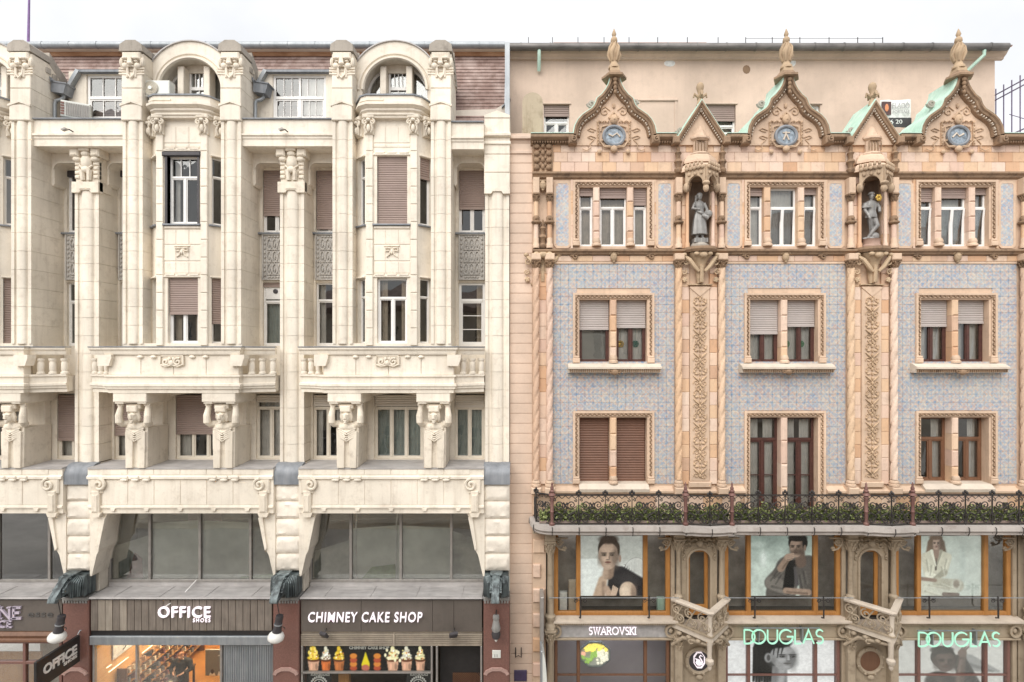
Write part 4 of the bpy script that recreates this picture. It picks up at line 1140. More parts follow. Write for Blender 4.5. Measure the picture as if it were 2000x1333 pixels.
STROKE = {  # letters as pen strokes in a box 1 high
    'D': [[(0, 0), (0, 1)], [(0, 1)] + [(.28 + .5 * math.sin(R(t)), .5 + .5 * math.cos(R(t))) for t in range(0, 181, 15)] + [(0, 0)]],
    'O': [[(.5 + .5 * math.cos(R(t)), .5 + .5 * math.sin(R(t))) for t in range(0, 361, 15)]],
    'U': [[(0, 1), (0, .36)] + [(.36 - .36 * math.cos(R(t)), .36 - .36 * math.sin(R(t))) for t in range(15, 166, 15)] + [(.72, .36), (.72, 1)]],
    'G': [[(.5 + .5 * math.cos(R(t)), .5 + .5 * math.sin(R(t))) for t in range(42, 361, 15)] + [(1.0, .5), (.55, .5)]],
    'L': [[(0, 1), (0, 0), (.45, 0)]],
    'A': [[(0, 0), (.40, 1), (.80, 0)], [(.14, .32), (.66, .32)]],
    'S': [[(.27 + .25 * math.cos(R(t)), .75 + .25 * math.sin(R(t))) for t in range(30, 255, 15)] + [(.25 + .27 * math.cos(R(t)), .26 + .26 * math.sin(R(t))) for t in range(75, -150, -15)]],
    'W': [[(0, 1), (.27, 0), (.52, .95), (.77, 0), (1.04, 1)]],
    'R': [[(0, 0), (0, 1), (.32, 1)] + [(.32 + .24 * math.sin(R(t)), .75 + .25 * math.cos(R(t))) for t in range(15, 181, 20)] + [(0, .5)], [(.28, .5), (.62, 0)]],
    'V': [[(0, 1), (.38, 0), (.76, 1)]], 'K': [[(0, 0), (0, 1)], [(.58, 1), (0, .42)], [(.16, .56), (.62, 0)]], 'I': [[(0, 0), (0, 1)]],
    'N': [[(0, 0), (0, 1), (.70, 0), (.70, 1)]], 'E': [[(.52, 1), (0, 1), (0, 0), (.54, 0)], [(0, .52), (.42, .52)]], 'C': [[(.46 + .46 * math.cos(R(t)), .5 + .5 * math.sin(R(t))) for t in range(42, 320, 15)]]}
SERIF = {'I': [(0, 0), (0, 1)], 'W': [(0, 1), (1.04, 1), (.52, .98)], 'A': [(0, 0), (.8, 0)], 'R': [(0, 0), (0, 1), (.64, 0)], 'V': [(0, 1), (.76, 1)], 'K': [(0, 0), (0, 1), (.6, 1), (.64, 0)], 'N': [(0, 0), (0, 1), (.7, 1)], 'E': [(0, 0), (0, 1)]}
def pen_letters(name, s, x0, x1, y, z0, h, pen, mat, parent=None, serif=0.0, gap=.16, overlap=None, depth=.06):
    m = MB(); x = 0.0; plan = []
    for i, ch in enumerate(s):
        w = max(p[0] for st_ in STROKE[ch] for p in st_)
        plan.append((ch, x)); x += w + gap
        if overlap and i in overlap: x -= overlap[i]
    k = (x1 - x0) / (x - gap)
    for ch, ox in plan:
        for st_ in STROKE[ch]:
            m.sweep([(x0 + (ox + a) * k, z0 + b * h) for a, b in st_], [(-pen / 2, y), (pen / 2, y), (pen / 2, y + depth), (-pen / 2, y + depth)], 'xz')
        if serif:
            for a, b in SERIF.get(ch, []):
                zz = z0 + b * h; m.box(x0 + (ox + a) * k - serif, x0 + (ox + a) * k + serif, y, y + depth, zz - pen * .28, zz + pen * .28)
    return m.build(name, mat, parent)
def glow(name, c, s_):
    return plain(name, c, .4, 0, .0, 1, 0, c, s_)
glow('sign_white', (.90, .82, .88), .25); glow('sign_mint', (.40, .78, .60), .14); plain('sign_plain_white', (.82, .82, .80), .5)
plain('sign_silver', (.62, .55, .66), .35, .3); plain('ghost_letter', (.10, .095, .09), .5)
glow('shop_lamp', (1.0, .82, .56), 12.0); glow('strip_lamp', (1.0, .85, .62), 1.2); glow('cool_glow', (.92, .95, 1.0), 4.0)

# ---------------------------------------------------------------- shop fronts of the cream house
GY = -.42
streaky('plank_grey', (.13, .108, .09), (.235, .20, .17), .7, 0, (16, 16, 1.4))
stone('board_brown', (.135, .115, .10), (.08, .07, .06), .5, .2, .5, .5, .1)
bz1s, bz0s = PZ(1172, GY), PZ(1232, GY)
# shoe shop: plank board
c = MOD[1]; x0, x1 = c - 2.98, c + 2.98; n = 25
for k in range(n):
    a, b = x0 + (x1 - x0) * k / n, x0 + (x1 - x0) * (k + 1) / n
    o = block(left, 'plank_grey' if k not in (1, 2, 4) else 'plank_pale', a + .006, b - .006, GY - .012 * random.random(), GY + .06, bz0s, bz1s, .008, 'plank') if k not in (1, 2, 4) else None
    if o is None:
        if 'plank_pale' not in MATS: streaky('plank_pale', (.24, .205, .17), (.37, .325, .27), .7, 0, (16, 16, 1.4))
        block(left, 'plank_pale', a + .006, b - .006, GY - .01, GY + .06, bz0s, bz1s, .008, 'plank')
MB().box(x0, x1, GY + .02, GY + .5, PZ(1243, GY), bz0s - .002).build('shutter_slot', 'black_board', left)
MB().box(x0, x1, GY - .06, GY + .3, PZ(1259, GY), PZ(1242, GY), .012).build('steel_lintel', 'zinc', left)
MB().box(x0, x1, GY + .07, GY + .2, bz0s, bz1s + .03).build('sign_backing', 'room_dark', left)
# cake shop: board of four panels
c = MOD[2]; x0, x1 = c - 2.98, c + 2.98
for a, b in zip((x0, c - 1.0, c + 1.35, c + 2.05), (c - 1.0, c + 1.35, c + 2.05, x1)):
    block(left, 'board_brown', a + .004, b - .004, GY, GY + .08, bz0s - .04, bz1s, .008, 'panel')
m = MB()
for a, b in ((x0, c + .06), (c + .10, x1)):
    for k in range(6):
        z = PZ(1262, GY) + (PZ(1238, GY) - PZ(1262, GY)) * k / 6; h = (PZ(1238, GY) - PZ(1262, GY)) / 6
        m.extr([(GY + .05, z), (GY - .0, z + h * .15), (GY - .0, z + h * .55), (GY + .05, z + h * .75), (GY + .05, z + h)], 'x', a, b)
m.box(c + .055, c + .105, GY - .02, GY + .05, PZ(1262, GY), PZ(1238, GY)); m.box(x0, x1, GY + .05, GY + .3, PZ(1262, GY) - .03, PZ(1238, GY) + .05)
m.build('shutter_casing', plain('casing_tan', (.42, .36, .29), .5, .2, .25, 3), left)
# the shop cut off by the picture's edge
c = MOD[0]; x0, x1 = c - 2.98, c + 2.98
block(left, 'board_brown', x0, x1, GY, GY + .08, bz0s - .02, bz1s, .008, 'panel')
MB().extr([(GY, 0), (GY - .10, 0), (GY - .10, .06), (GY - .04, .10), (GY - .08, .2), (GY - .02, .3), (GY + .1, .3), (GY + .1, 0)], 'x', x0, x1, M=Matrix.Translation((0, 0, bz0s - .33))).build('shop_cornice', 'wood_brown', left)
mb = MB(); zt = bz0s - .33
for x in (c + .3, c + 1.75, c + 2.94): mb.box(x - .05, x + .05, GY - .02, GY + .1, 0, zt, .01)
for z in (zt - .04, zt - .72): mb.box(x0, x1, GY - .015, GY + .09, z - .05, z + .05, .01)
w_o = mb.build('shop_window', 'granite_red', left)
for a, b in ((c + .35, c + 1.70), (c + 1.80, c + 2.89)):
    for z0, z1 in ((zt - .67, zt - .09), (.1, zt - .77)): MB().box(a, b, GY + .03, GY + .04, z0, z1).build('pane', 'shop_glass', w_o)
MB().box(c - .2, c + 1.5, GY + .9, GY + .95, 0, 2.6).build('display_back', 'wood_orange', left)
MB().box(c + 1.0, c + 2.6, GY + 1.4, GY + 1.5, 0, 2.9).build('display_back', 'curtain_beige', left)

# --- shoe shop interior
c = MOD[1]; zs = PZ(1259, GY)
sx0, sx1 = c - 2.96, c + 2.96
room = MB()
room.quad((sx0, 7, .02), (sx1, 7, .02), (sx1, -.3, .02), (sx0, -.3, .02))
room.build('shop_floor', 'wood_orange', left)
MB().quad((sx0, -.3, 0), (sx0, -.3, 3.9), (sx0, 7, 3.9), (sx0, 7, 0)).build('shop_side_wall', streaky('wall_ply', (.62, .33, .10), (.78, .46, .18), .55, 0, (1.2, 1.2, 12)), left)
MB().box(sx0, sx1, 6.6, 6.7, 0, 3.9).build('shop_back_wall', plain('wall_yellow', (.80, .56, .26), .8, 0, .08, 1), left)
MB().box(sx0, sx1, -.1, 6.7, 3.9, 4.0).build('shop_ceiling', 'window_white', left)
for k in range(3): MB().box(sx0 + .7 + k * 1.7, sx0 + .95 + k * 1.7, .6, 6.0, 3.84, 3.88).build('ceiling_glow_strip', 'shop_lamp', left)
for z, a, b in ((2.0, .3, 1.2), (1.75, 1.9, 3.0), (2.2, .2, .4)): MB().box(sx0 + .005, sx0 + .03, a, b, z, z + .014).build('wall_lamp', 'strip_lamp', left)
mb = MB()
for x in (sx0 + .05, c - 1.5, c + 1.28): mb.box(x - .035, x + .035, GY + .02, GY + .12, 0, zs, .008)
mb.box(sx0 + .02, c + 1.3, GY + .015, GY + .11, 0, .06)
w_o = mb.build('shop_window', 'aluminium', left)
for a, b in ((sx0 + .09, c - 1.54), (c - 1.46, c + 1.24)): MB().box(a, b, GY + .05, GY + .06, .05, zs).build('pane', 'shop_glass', w_o)
m = MB(); k = c + 1.34
while k < sx1:
    m.extr([(k, GY + .10), (k + .025, GY + .07), (k + .05, GY + .07), (k + .075, GY + .10)], 'z', 0, zs); k += .075
m.box(c + 1.32, sx1, GY + .10, GY + .14, 0, zs)
m.build('roller_door', 'zinc', left)

# ================================================================ things at street level, cream house
board = empty('shop_sign', (MOD[1] - .3, GY, PZ(1206, GY)), 'lit white letters of the shoe shop on grey planks', 'sign')
a, b = PX(309, GY - .06), PX(411, GY - .06)
lettering('letters', 'OFFICE', a, GY - .06, PZ(1206, GY - .06), PZ(1185, GY) - PZ(1206, GY), 'sign_white', board, width_to=b - a, depth=.06, bold=.005, spacing=1.14)
a, b = PX(377, GY - .06), PX(411, GY - .06)
lettering('small_letters', 'SHOES', a, GY - .06, PZ(1215.5, GY - .06), PZ(1208, GY) - PZ(1215.5, GY), 'sign_white', board, width_to=b - a, depth=.03, bold=.0, spacing=1.35)
a, b = PX(602, GY - .06), PX(825, GY - .06)
o = lettering('shop_sign', 'CHIMNEY CAKE SHOP', a, GY - .06, PZ(1215, GY - .06), PZ(1196, GY) - PZ(1215, GY), 'sign_white', None, width_to=b - a, depth=.05, bold=.0015, shear=.1, spacing=1.14)
tag(o, 'lit white lettering on the dark board over the ice cream menu', 'sign')
o = empty('shop_sign', (PX(20), GY, PZ(1205)), 'raised serif letters on a dark board at the picture edge', 'sign')
pen_letters('letters', 'NE', PX(-1, GY - .05), PX(41, GY - .05), GY - .06, PZ(1207, GY), PZ(1186, GY) - PZ(1207, GY), .075, 'sign_silver', o, .09, .3)
pen_letters('small_letters', 'CE', PX(-2, GY - .05), PX(23, GY - .05), GY - .06, PZ(1224, GY), PZ(1212, GY) - PZ(1224, GY), .05, 'sign_silver', o, .05, .3)
lettering('old_letters', 'esse', PX(55, GY), GY - .012, PZ(1205, GY), .21, 'ghost_letter', o, width_to=PX(103) - PX(55), depth=.02)

# projecting blade sign on the granite pier
bx = PX(157, -.5); bs = empty('projecting_sign', (bx, -.5, 3.3), 'black blade sign with white letters sticking out from the granite pier', 'sign')
zt, zb = PZ(1240, -.5), PZ(1291, -.5)
MB().box(bx - .09, bx, -2.08, -.52, zb, zt, .01).build('panel', 'black_board', bs)
MB().tube([(bx - .045, -.55, zt + .02), (bx - .045, -.46, zt + .12), (bx + .0, -.46, zt + .12)], .015).build('bracket', 'zinc', bs)
me = text_mesh('OFFICE', .27, .012, .016); k = 1.22 / me['w']
for v in me.vertices: v.co.x *= k
me.materials.clear(); me.materials.append(MATS['sign_plain_white'])
put('letters', me, bs, (bx + .006, -1.86, (zt + zb) / 2 - .08), (R(90), 0, R(90)))
me = text_mesh('SHOES', .09, .012, .006); k = .5 / me['w']
for v in me.vertices: v.co.x *= k
me.materials.clear(); me.materials.append(MATS['sign_plain_white'])
put('small_letters', me, bs, (bx + .006, -1.14, (zt + zb) / 2 - .22), (R(90), 0, R(90)))

# street lanterns hanging from the bronze heads
def lantern(cx, label, tilt):
    z = PZ(1233, -1.1); t = empty('street_lantern', (cx, -1.2, z), label, 'lantern', 'lanterns hanging from the bronze heads')
    global CUR
    CUR = Matrix.Translation((cx, -1.10, z)) @ Matrix.Rotation(R(tilt), 4, 'Y') @ Matrix.Scale(.84, 4)
    MB().lathe([(.02, .62), (.13, .60), (.14, .50), (.13, .48), (.135, .30), (.15, .28), (.15, .24), (.135, .22), (.15, .08), (.17, -.02), (.12, -.05)], 0, 0, 16).build('housing', 'dark_hood', t, 40)
    MB().lathe([(.152, .29), (.156, .27), (.152, .245)], 0, 0, 16).build('band', 'zinc', t, 40)
    MB().lathe([(.16, -.03), (.25, -.10), (.30, -.20), (.29, -.30), (.20, -.38), (.02, -.41)], 0, 0, 20).build('globe', 'globe_white', t, 60)
    MB().tube([(.14, 0, .2), (.26, 0, .18), (.28, 0, .12)], .015).build('catch', 'dark_iron', t)
    CUR = None
    MB().tube([(cx + .08, -1.10, z + .48), (cx, -1.12, z + .98)], .014).build('cable', 'dark_iron', t)
lantern(PIER[0], 'white globe lantern above the black blade sign', 12)
lantern(PIER[1], 'white globe lantern between the shoe shop and cake shop signs', 10)
t = empty('street_lantern', (PIER[2], -.6, PZ(1230, -.6)), 'dark lantern mounted on the granite pier beside the salmon wall', 'lantern', 'lanterns hanging from the bronze heads')
zc = PZ(1225, -.7)
MB().lathe([(.02, .42), (.10, .40), (.11, .30), (.09, .27), (.12, .1), (.15, -.02), (.12, -.1)], PIER[2], -.75, 16).build('housing', 'bronze_grey', t, 40)
MB().lathe([(.12, -.10), (.15, -.2), (.12, -.32), (.04, -.36)], PIER[2], -.75, 16).build('shade', 'dark_hood', t, 40)
MB().lathe([(.04, -.36), (.05, -.40), (.02, -.45)], PIER[2], -.75, 12).build('lamp_tip', 'globe_white', t, 40)
MB().tube([(PIER[2], -.75, .42), (PIER[2], -.6, .5), (PIER[2], -.46, .4)], .02).build('arm', 'dark_iron', t)
for ch in t.children: ch.location.z += zc
o = MB().box(PIER[2] - .14, PIER[2] + .14, -.49, -.462, PZ(1285, -.46), PZ(1270, -.46), .01).build('number_plate', 'white_plastic')
tag(o, 'small white house number plate on the granite pier', 'plate')
lettering('number', '11', PIER[2] - .06, -.495, PZ(1283, -.46), .1, 'dark_hood', o, depth=.006)
# floodlights below the cake shop board
for px, rot, lab in ((633, -25, 'small black floodlight under the cake shop sign, nearer the shoe shop'), (886, 20, 'small black floodlight under the cake shop sign, nearer the salmon wall')):
    x, z = PX(px, GY - .2), PZ(1240, GY - .2)
    t = empty('floodlight', (x, GY - .2, z), lab, 'floodlight', 'floodlights of the cake shop')
    CUR = Matrix.Translation((x, GY - .22, z)) @ Matrix.Rotation(R(rot), 4, 'Z') @ Matrix.Rotation(R(35), 4, 'X')
    MB().box(-.13, .13, -.05, .05, -.10, .10, .02).build('lamp_head', 'dark_hood', t)
    CUR = None
    MB().tube([(x, GY - .2, z), (x, GY - .06, z + .1), (x, GY, z + .1)], .018).build('arm', 'dark_iron', t)

# shoe shop: sloping white notice, shoe racks, customer
x = sx0
o = MB().box(x + .02, x + .05, .45, 1.9, 2.33, 3.3).build('wall_notice', 'sign_plain_white')
MB().tube([(x + .055, .95, 2.62), (x + .055, 1.05, 2.55), (x + .055, 1.0, 2.48), (x + .055, .9, 2.46)], .022, 5).build('printed_mark', 'dark_hood', o)
tag(o, 'white notice with a dark mark on the wooden wall inside the shoe shop', 'notice')
shoe_mats = [plain('shoe_black', (.03, .028, .03), .4), plain('shoe_tan', (.45, .30, .17), .5), plain('shoe_cream', (.66, .58, .45), .5), plain('shoe_grey', (.2, .2, .21), .5), plain('shoe_wine', (.22, .10, .10), .5)]
shoe_me = []
for mt in shoe_mats:
    m = MB()
    m.extr([(-.14, 0), (.14, 0), (.15, .03), (.12, .06), (.02, .09), (-.05, .14), (-.14, .15), (-.15, .05)], 'x', -.045, .045)
    m.box(-.05, .05, -.16, .16, -.012, 0)
    shoe_me.append(m.mesh('shoe', mt, 40))
rack = empty('shoe_rack', (x + .25, 2.6, .3), 'wooden rack with rows of shoes along the side wall of the shoe shop', 'rack')
for k in range(5):
    MB().box(x + .02, x + .34 + .0, .7, 5.2, .35 + k * .32, .375 + k * .32).build('shelf', 'wood_orange', rack)
MB().box(x + .02, x + .36, .66, .70, 0, 1.9).build('side_panel', 'wood_brown', rack)
MB().box(x + .02, x + .36, 5.2, 5.24, 0, 1.9).build('side_panel', 'wood_brown', rack)
random.seed(5)
names = ['lowest', 'second', 'third', 'fourth', 'top']
for k in range(5):
    for j in range(17):
        o = put('shoe', random.choice(shoe_me), None, (x + .19, .85 + j * .26 + random.uniform(-.03, .03), .39 + k * .32), (0, 0, R(90 + random.uniform(-14, 14))))
        tag(o, 'shoe on the %s shelf of the rack inside the shoe shop' % names[k], 'shoe', 'shoes on the %s rack shelf' % names[k])
table = empty('display_table', (x + 1.1, 1.6, 0), 'low display table crowded with shoes behind the shoe shop glass', 'table')
MB().box(x + .75, x + 1.35, .7, 3.0, .70, .75, .01).build('table_top', 'wood_brown', table)
for a in (x + .8, x + 1.3):
    for b in (.76, 2.94): MB().box(a - .03, a + .03, b - .03, b + .03, 0, .70).build('leg', 'dark_iron', table)
for j in range(9):
    for q in range(2):
        o = put('shoe', random.choice(shoe_me), None, (x + .9 + q * .3, .85 + j * .24, .765), (0, 0, R(random.uniform(40, 120))))
        tag(o, 'shoe standing on the low display table in the shoe shop', 'shoe', 'shoes on the display table')
# customer in black, head bowed, hands together
px_, py_ = PX(356, 2.1), 2.1
per = empty('person', (px_, py_, 0), 'person in loose black jacket and trousers looking down inside the shoe shop', 'person')
m = MB(); T = Matrix.Translation((px_, py_, 0))
m.ell(0, -.10, 1.60, .085, .105, .125, 12, 8, T).tube([(0, .0, 1.40), (0, -.06, 1.52)], .06, 8, T)
m.extr([(-.018, 1.62), (.018, 1.62), (.025, 1.565), (-.025, 1.565)], 'y', -.225, -.18, T)
for s_ in (-1, 1):
    m.ell(s_ * .09, -.09, 1.60, .02, .03, .04, 8, 6, T)
    m.tube([(s_ * .20, -.24, 1.05), (s_ * .10, -.34, 1.02)], [.035, .03], 8, T)
    for k in range(5): m.tube([(s_ * (.10 - .008 * k), -.34, 1.045 - k * .02), (s_ * .04, -.40 + .008 * k, 1.035 - k * .02)], .0095, 6, T)
    m.tube([(s_ * .1, .02, .12), (s_ * .1, .0, .04), (s_ * .1, -.12, .03)], [.05, .05, .04], 8, T)
m.tube([(0, .02, 1.44), (0, .02, 1.0)], [.10, .12], 10, T)
for s_ in (-1, 1): m.tube([(s_ * .08, .02, 1.0), (s_ * .1, .02, .1)], [.07, .045], 8, T); m.tube([(0, .02, 1.38), (s_ * .2, .0, 1.36), (s_ * .25, -.06, 1.12), (s_ * .19, -.25, 1.05)], [.05, .05, .04, .035], 8, T)
put('body', fused(m, 'body', plain('skin', (.62, .38, .27), .55) and 'skin', .012, 2), per)
m = MB()
m.tube([(0, .02, .86), (0, .02, 1.1), (0, .03, 1.36), (0, .02, 1.45)], [.22, .22, .22, .10], 14, T)
for s_ in (-1, 1): m.tube([(s_ * .12, .02, 1.38), (s_ * .27, .0, 1.34), (s_ * .36, -.05, 1.08), (s_ * .22, -.24, 1.05)], [.11, .12, .10, .07], 12, T)
put('jacket', fused(m, 'jacket', plain('cloth_black', (.022, .022, .025), .8) and 'cloth_black', .02, 3), per)
m = MB()
for s_ in (-1, 1): m.tube([(s_ * .08, .02, .95), (s_ * .10, .02, .5), (s_ * .11, .03, .07)], [.14, .12, .11], 12, T)
put('trousers', fused(m, 'trousers', 'cloth_black', .02, 3), per)
m = MB().ell(0, -.085, 1.635, .098, .115, .105, 12, 8, T)
m.build('hair', plain('hair_auburn', (.30, .13, .06), .6), per, 60)
# grey display screen with printed figures at the back of the shoe shop
P = Print(60, 80, (.42, .41, .38)).ell(.3, .32, .13, .12, (.85, .82, .76)).ell(.3, .44, .07, .06, (.15, .1, .08)).ell(.66, .34, .14, .14, (.88, .86, .82)).ell(.66, .47, .07, .06, (.16, .1, .08)).cap(.1, .1, .9, .1, .08, .08, (.16, .16, .17)).cap(.55, .85, .8, .87, .02, .02, (.8, .78, .74))
yb = 3.4; o = P.sheet('display_screen', PX(401, yb), PX(447, yb) , yb, PZ(1345, yb), PZ(1270, yb)); tag(o, 'grey printed screen with two seated figures deep inside the shoe shop', 'screen')
MB().box(PX(400.5, yb), PX(452, yb), yb + .01, yb + .06, 0, PZ(1269.5, yb), .01).build('panel', 'blind_grey', o)

# --- cake shop: menu board with cones, counter, lattice door
c = MOD[2]; zs = PZ(1263, GY); mx0, mx1 = PX(597, GY + .12), PX(840, GY + .12)
P = Print(243, 52, (.075, .07, .07)).mottle(.5, 3, 9)
def cone(u, kind, s=2.15):
    y0 = .04
    cup = {'p': (.80, .62, .52), 'o': (.78, .42, .22), 't': (.70, .42, .24)}[kind[0]]
    P.poly([(u - .020 * s, .42), (u + .020 * s, .42), (u + .015 * s, y0), (u - .015 * s, y0)], cup)
    P.ell(u - .016, .2, .010, .12, tuple(min(1, k * 1.15) for k in cup), .5, .8); P.ell(u + .024, .2, .010, .12, tuple(k * .7 for k in cup), .5, .8)
    P.ell(u, .44, .022 * s, .07, (.36, .20, .12), .4)
    cc = {'y': (.93, .78, .22), 'w': (.90, .88, .80), 'c': (.93, .90, .70)}[kind[1]]
    for k in range(5):
        P.ell(u + (.003 if k % 2 else -.003), .52 + k * .09, (.021 - k * .0036) * s, .075, tuple(v * (1 - .12 * (k % 2)) for v in cc), .35)
    rs = np.random.RandomState(int(u * 1000))
    for k in range(14):
        P.ell(u + rs.uniform(-.034, .034), rs.uniform(.46, .8), .006, .03, [(.45, .25, .12), (.98, .92, .6), (.85, .5, .25), (1, 1, 1)][rs.randint(4)], .5, .9)
for u, k, s_ in ((.065, 'py', 2.3), (.165, 'ow', 1.95), (.27, 'ty', 2.1), (.70, 'pc', 2.4), (.81, 'pw', 2.2), (.92, 'pc', 1.9)): cone(u, k, s_)
for k in range(10): P.ell(.70 - .06 + k * .013, .62 + .2 * math.sin(k * 1.9), .010, .07, (.95, .92, .78), .5)
for k in range(6): P.ell(.06 + .03 * math.cos(k * 1.05), .72 + .16 * math.sin(k * 1.05), .010, .08, (.97, .86, .42), .5)
rs = np.random.RandomState(8)
for k in range(60): P.ell(.03 + k * .0162, .015, .004, .014, (.8, .78, .74), .5, rs.rand())
for u in (.385, .575):
    for k in range(4): P.ell(u, .14 + k * .15, .030, .10, (.80, .50, .22) if k % 2 else (.66, .30, .20), .35); 
P.poly([(.452, .1), (.51, .1), (.515, .3), (.482, .76), (.45, .3)], (.86, .78, .15)); P.ell(.482, .15, .032, .12, (.70, .40, .34), .4)
menu = empty('menu_board', ((mx0 + mx1) / 2, GY + .1, 2.6), 'black menu board printed with a row of ice cream cones above the counter', 'menu')
P.sheet('print_sheet', mx0, mx1, GY + .115, PZ(1312, GY + .12), zs - .02, menu, 'print_glow')
MB().box(mx0, mx1, GY + .12, GY + .16, PZ(1314, GY + .12), zs, .006).build('panel', 'black_board', menu)
lettering('title', 'CHIMNEY CAKE SHOP', PX(680, GY), GY + .10, zs - .14, .10, 'sign_plain_white', menu, width_to=PX(757) - PX(680), depth=.008, bold=.006)
for u, w in ((605, 36), (800, 34)):
    t = empty('poster', (PX(u + 15), GY + .1, 1.9), 'black paper panel with a round white emblem, %s' % ('beside the shoe shop pier' if u < 700 else 'beside the dark lattice door'), 'poster')
    MB().box(PX(u - 6, GY + .1), PX(u + w + 6, GY + .1), GY + .11, GY + .13, .9, PZ(1313, GY + .1), .005).build('panel', 'black_board', t)
    lettering('caption', 'KÜRTŐSKALÁCS', PX(u, GY), GY + .10, PZ(1320, GY + .1), .07, 'sign_plain_white', t, width_to=PX(u + w) - PX(u), depth=.006, bold=.004)
    m = MB(); cx, cz = PX(u + w / 2, GY + .1), PZ(1338, GY + .1)
    for k in range(11):
        a = R(10 + k * 16); m.box(cx + .26 * math.cos(a) - .025, cx + .26 * math.cos(a) + .025, GY + .095, GY + .108, cz + .26 * math.sin(a) - .035, cz + .26 * math.sin(a) + .035)
    m.extr([(cx - .07, cz - .05), (cx + .07, cz - .05), (cx, cz + .14)], 'y', GY + .095, GY + .108)
    m.sweep([(cx + .18 * math.cos(R(a)), cz + .18 * math.sin(R(a))) for a in range(0, 361, 15)], [(-.012, GY + .096), (.012, GY + .096), (.012, GY + .108), (-.012, GY + .108)], 'xz')
    m.build('emblem', 'sign_plain_white', t)
x0, x1 = c - 2.98, c + 2.98
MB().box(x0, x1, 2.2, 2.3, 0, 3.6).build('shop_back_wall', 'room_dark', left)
MB().quad((x0, 2.2, .02), (x1, 2.2, .02), (x1, -.4, .02), (x0, -.4, .02)).build('shop_floor', 'room_grey', left)
mb = MB()
for x in (x0 + .03, PX(843, GY), PX(853, GY), x1 - .03): mb.box(x - .03, x + .03, GY, GY + .14, 0, zs, .008)
mb.box(x0, PX(843, GY), GY, GY + .1, PZ(1316, GY), PZ(1313.5, GY))
w_o = mb.build('shop_window', 'aluminium', left)
MB().box(x0 + .06, PX(842, GY), GY + .04, GY + .05, .9, zs - .01).build('pane', 'shop_glass', w_o)
dr = MB().box(PX(855, GY), x1 - .06, GY + .55, GY + .60, 0, zs).build('lattice_door', 'black_board', left)
m = MB(); a0, b0 = PX(884, GY + .5), x1 - .08; n = 14; st_ = (b0 - a0) / n
for k in range(-22, 34):
    for s_ in (-1, 1):
        p = [(a0 + k * st_ * 1.0, .6), (a0 + (k + s_ * 22) * st_ * 1.0, .6 + 22 * st_)]
        pts = [(u, v) for u, v in p]
        (u0, v0), (u1, v1) = pts
        if u1 < u0: u0, v0, u1, v1 = u1, v1, u0, v0
        ta, tb = max(0, (a0 - u0) / (u1 - u0)), min(1, (b0 - u0) / (u1 - u0))
        lo, hi = sorted(((v0 + (v1 - v0) * ta), (v0 + (v1 - v0) * tb)))
        if tb - ta < .02: continue
        A = Vector((u0 + (u1 - u0) * ta, GY + .53, v0 + (v1 - v0) * ta)); B = Vector((u0 + (u1 - u0) * tb, GY + .53, v0 + (v1 - v0) * tb))
        m.tube([A, B], .010, 4)
stuff(m.build('lattice', 'wood_brown', dr))
ct = empty('counter', (c - .8, .2, 0), 'dark serving counter with small cards inside the cake shop', 'counter')
MB().box(c - 2.6, c + .9, .3, .9, 0, 1.15, .02).build('body', 'board_brown', ct)
MB().box(c - 2.65, c + .95, .24, .96, 1.15, 1.2, .01).build('worktop', 'wood_brown', ct)
for k in range(7): MB().box(c - 2.3 + k * .42, c - 2.06 + k * .42, .25, .26, 1.21, 1.36).build('card', 'sign_plain_white' if k % 3 else 'gold', ct)
MB().box(c - 2.4, c + .8, 1.9, 2.0, 2.0, 2.04).build('back_shelf', 'wood_orange', ct)
MB().box(c - 1.85, c - 1.5, GY + .3, GY + .5, 1.2, 2.3).build('apron_post', 'wood_orange', ct)
# the wire from the first-floor window down to the shoe sign
o = MB().tube([(PX(383, .3), .30, PZ(1134, .3)), (PX(360, -.1), -.2, PZ(1160, -.1)), (PX(322, GY - .1), GY - .08, PZ(1183, GY))], .018, 6).build('cable', 'window_white'); tag(o, 'white cable running down from the big window to the shoe shop letters', 'cable')

# ================================================================ the ornate tiled house
right = empty('ornate_building', (9, 0, 0), 'ornate terracotta house with blue tile panels, ogee gables and iron balcony', 'building')
BC = [3.07, 8.83, 14.59]              # bay centres
PC = [5.95, 11.71]                    # pilasters between them
TP, TO, TC = 'terracotta_plain', 'terracotta_ornament', 'terracotta_cornice'
X_END = 18.6

def rope_mesh(r, h, lobes=2, pitch=.62, name='rope_column', mat='terracotta', n=12, cyl=False):
    m = MB(); st_ = max(2, int(h / .045)); v = []; f = []
    for j in range(st_ + 1):
        z = h * j / st_
        for i in range(n):
            a = 2 * math.pi * i / n
            q = math.cos(lobes * (a - 2 * math.pi * z / pitch / lobes * 1.0))
            rr = r * (1 - .42 * max(0, q) ** 4)
            v.append((rr * math.cos(a), rr * math.sin(a), z))
    for j in range(st_):
        for i in range(n): f.append((j * n + i, j * n + (i + 1) % n, (j + 1) * n + (i + 1) % n, (j + 1) * n + i))
    m.add(v, f); return m.mesh(name, mat, 50)

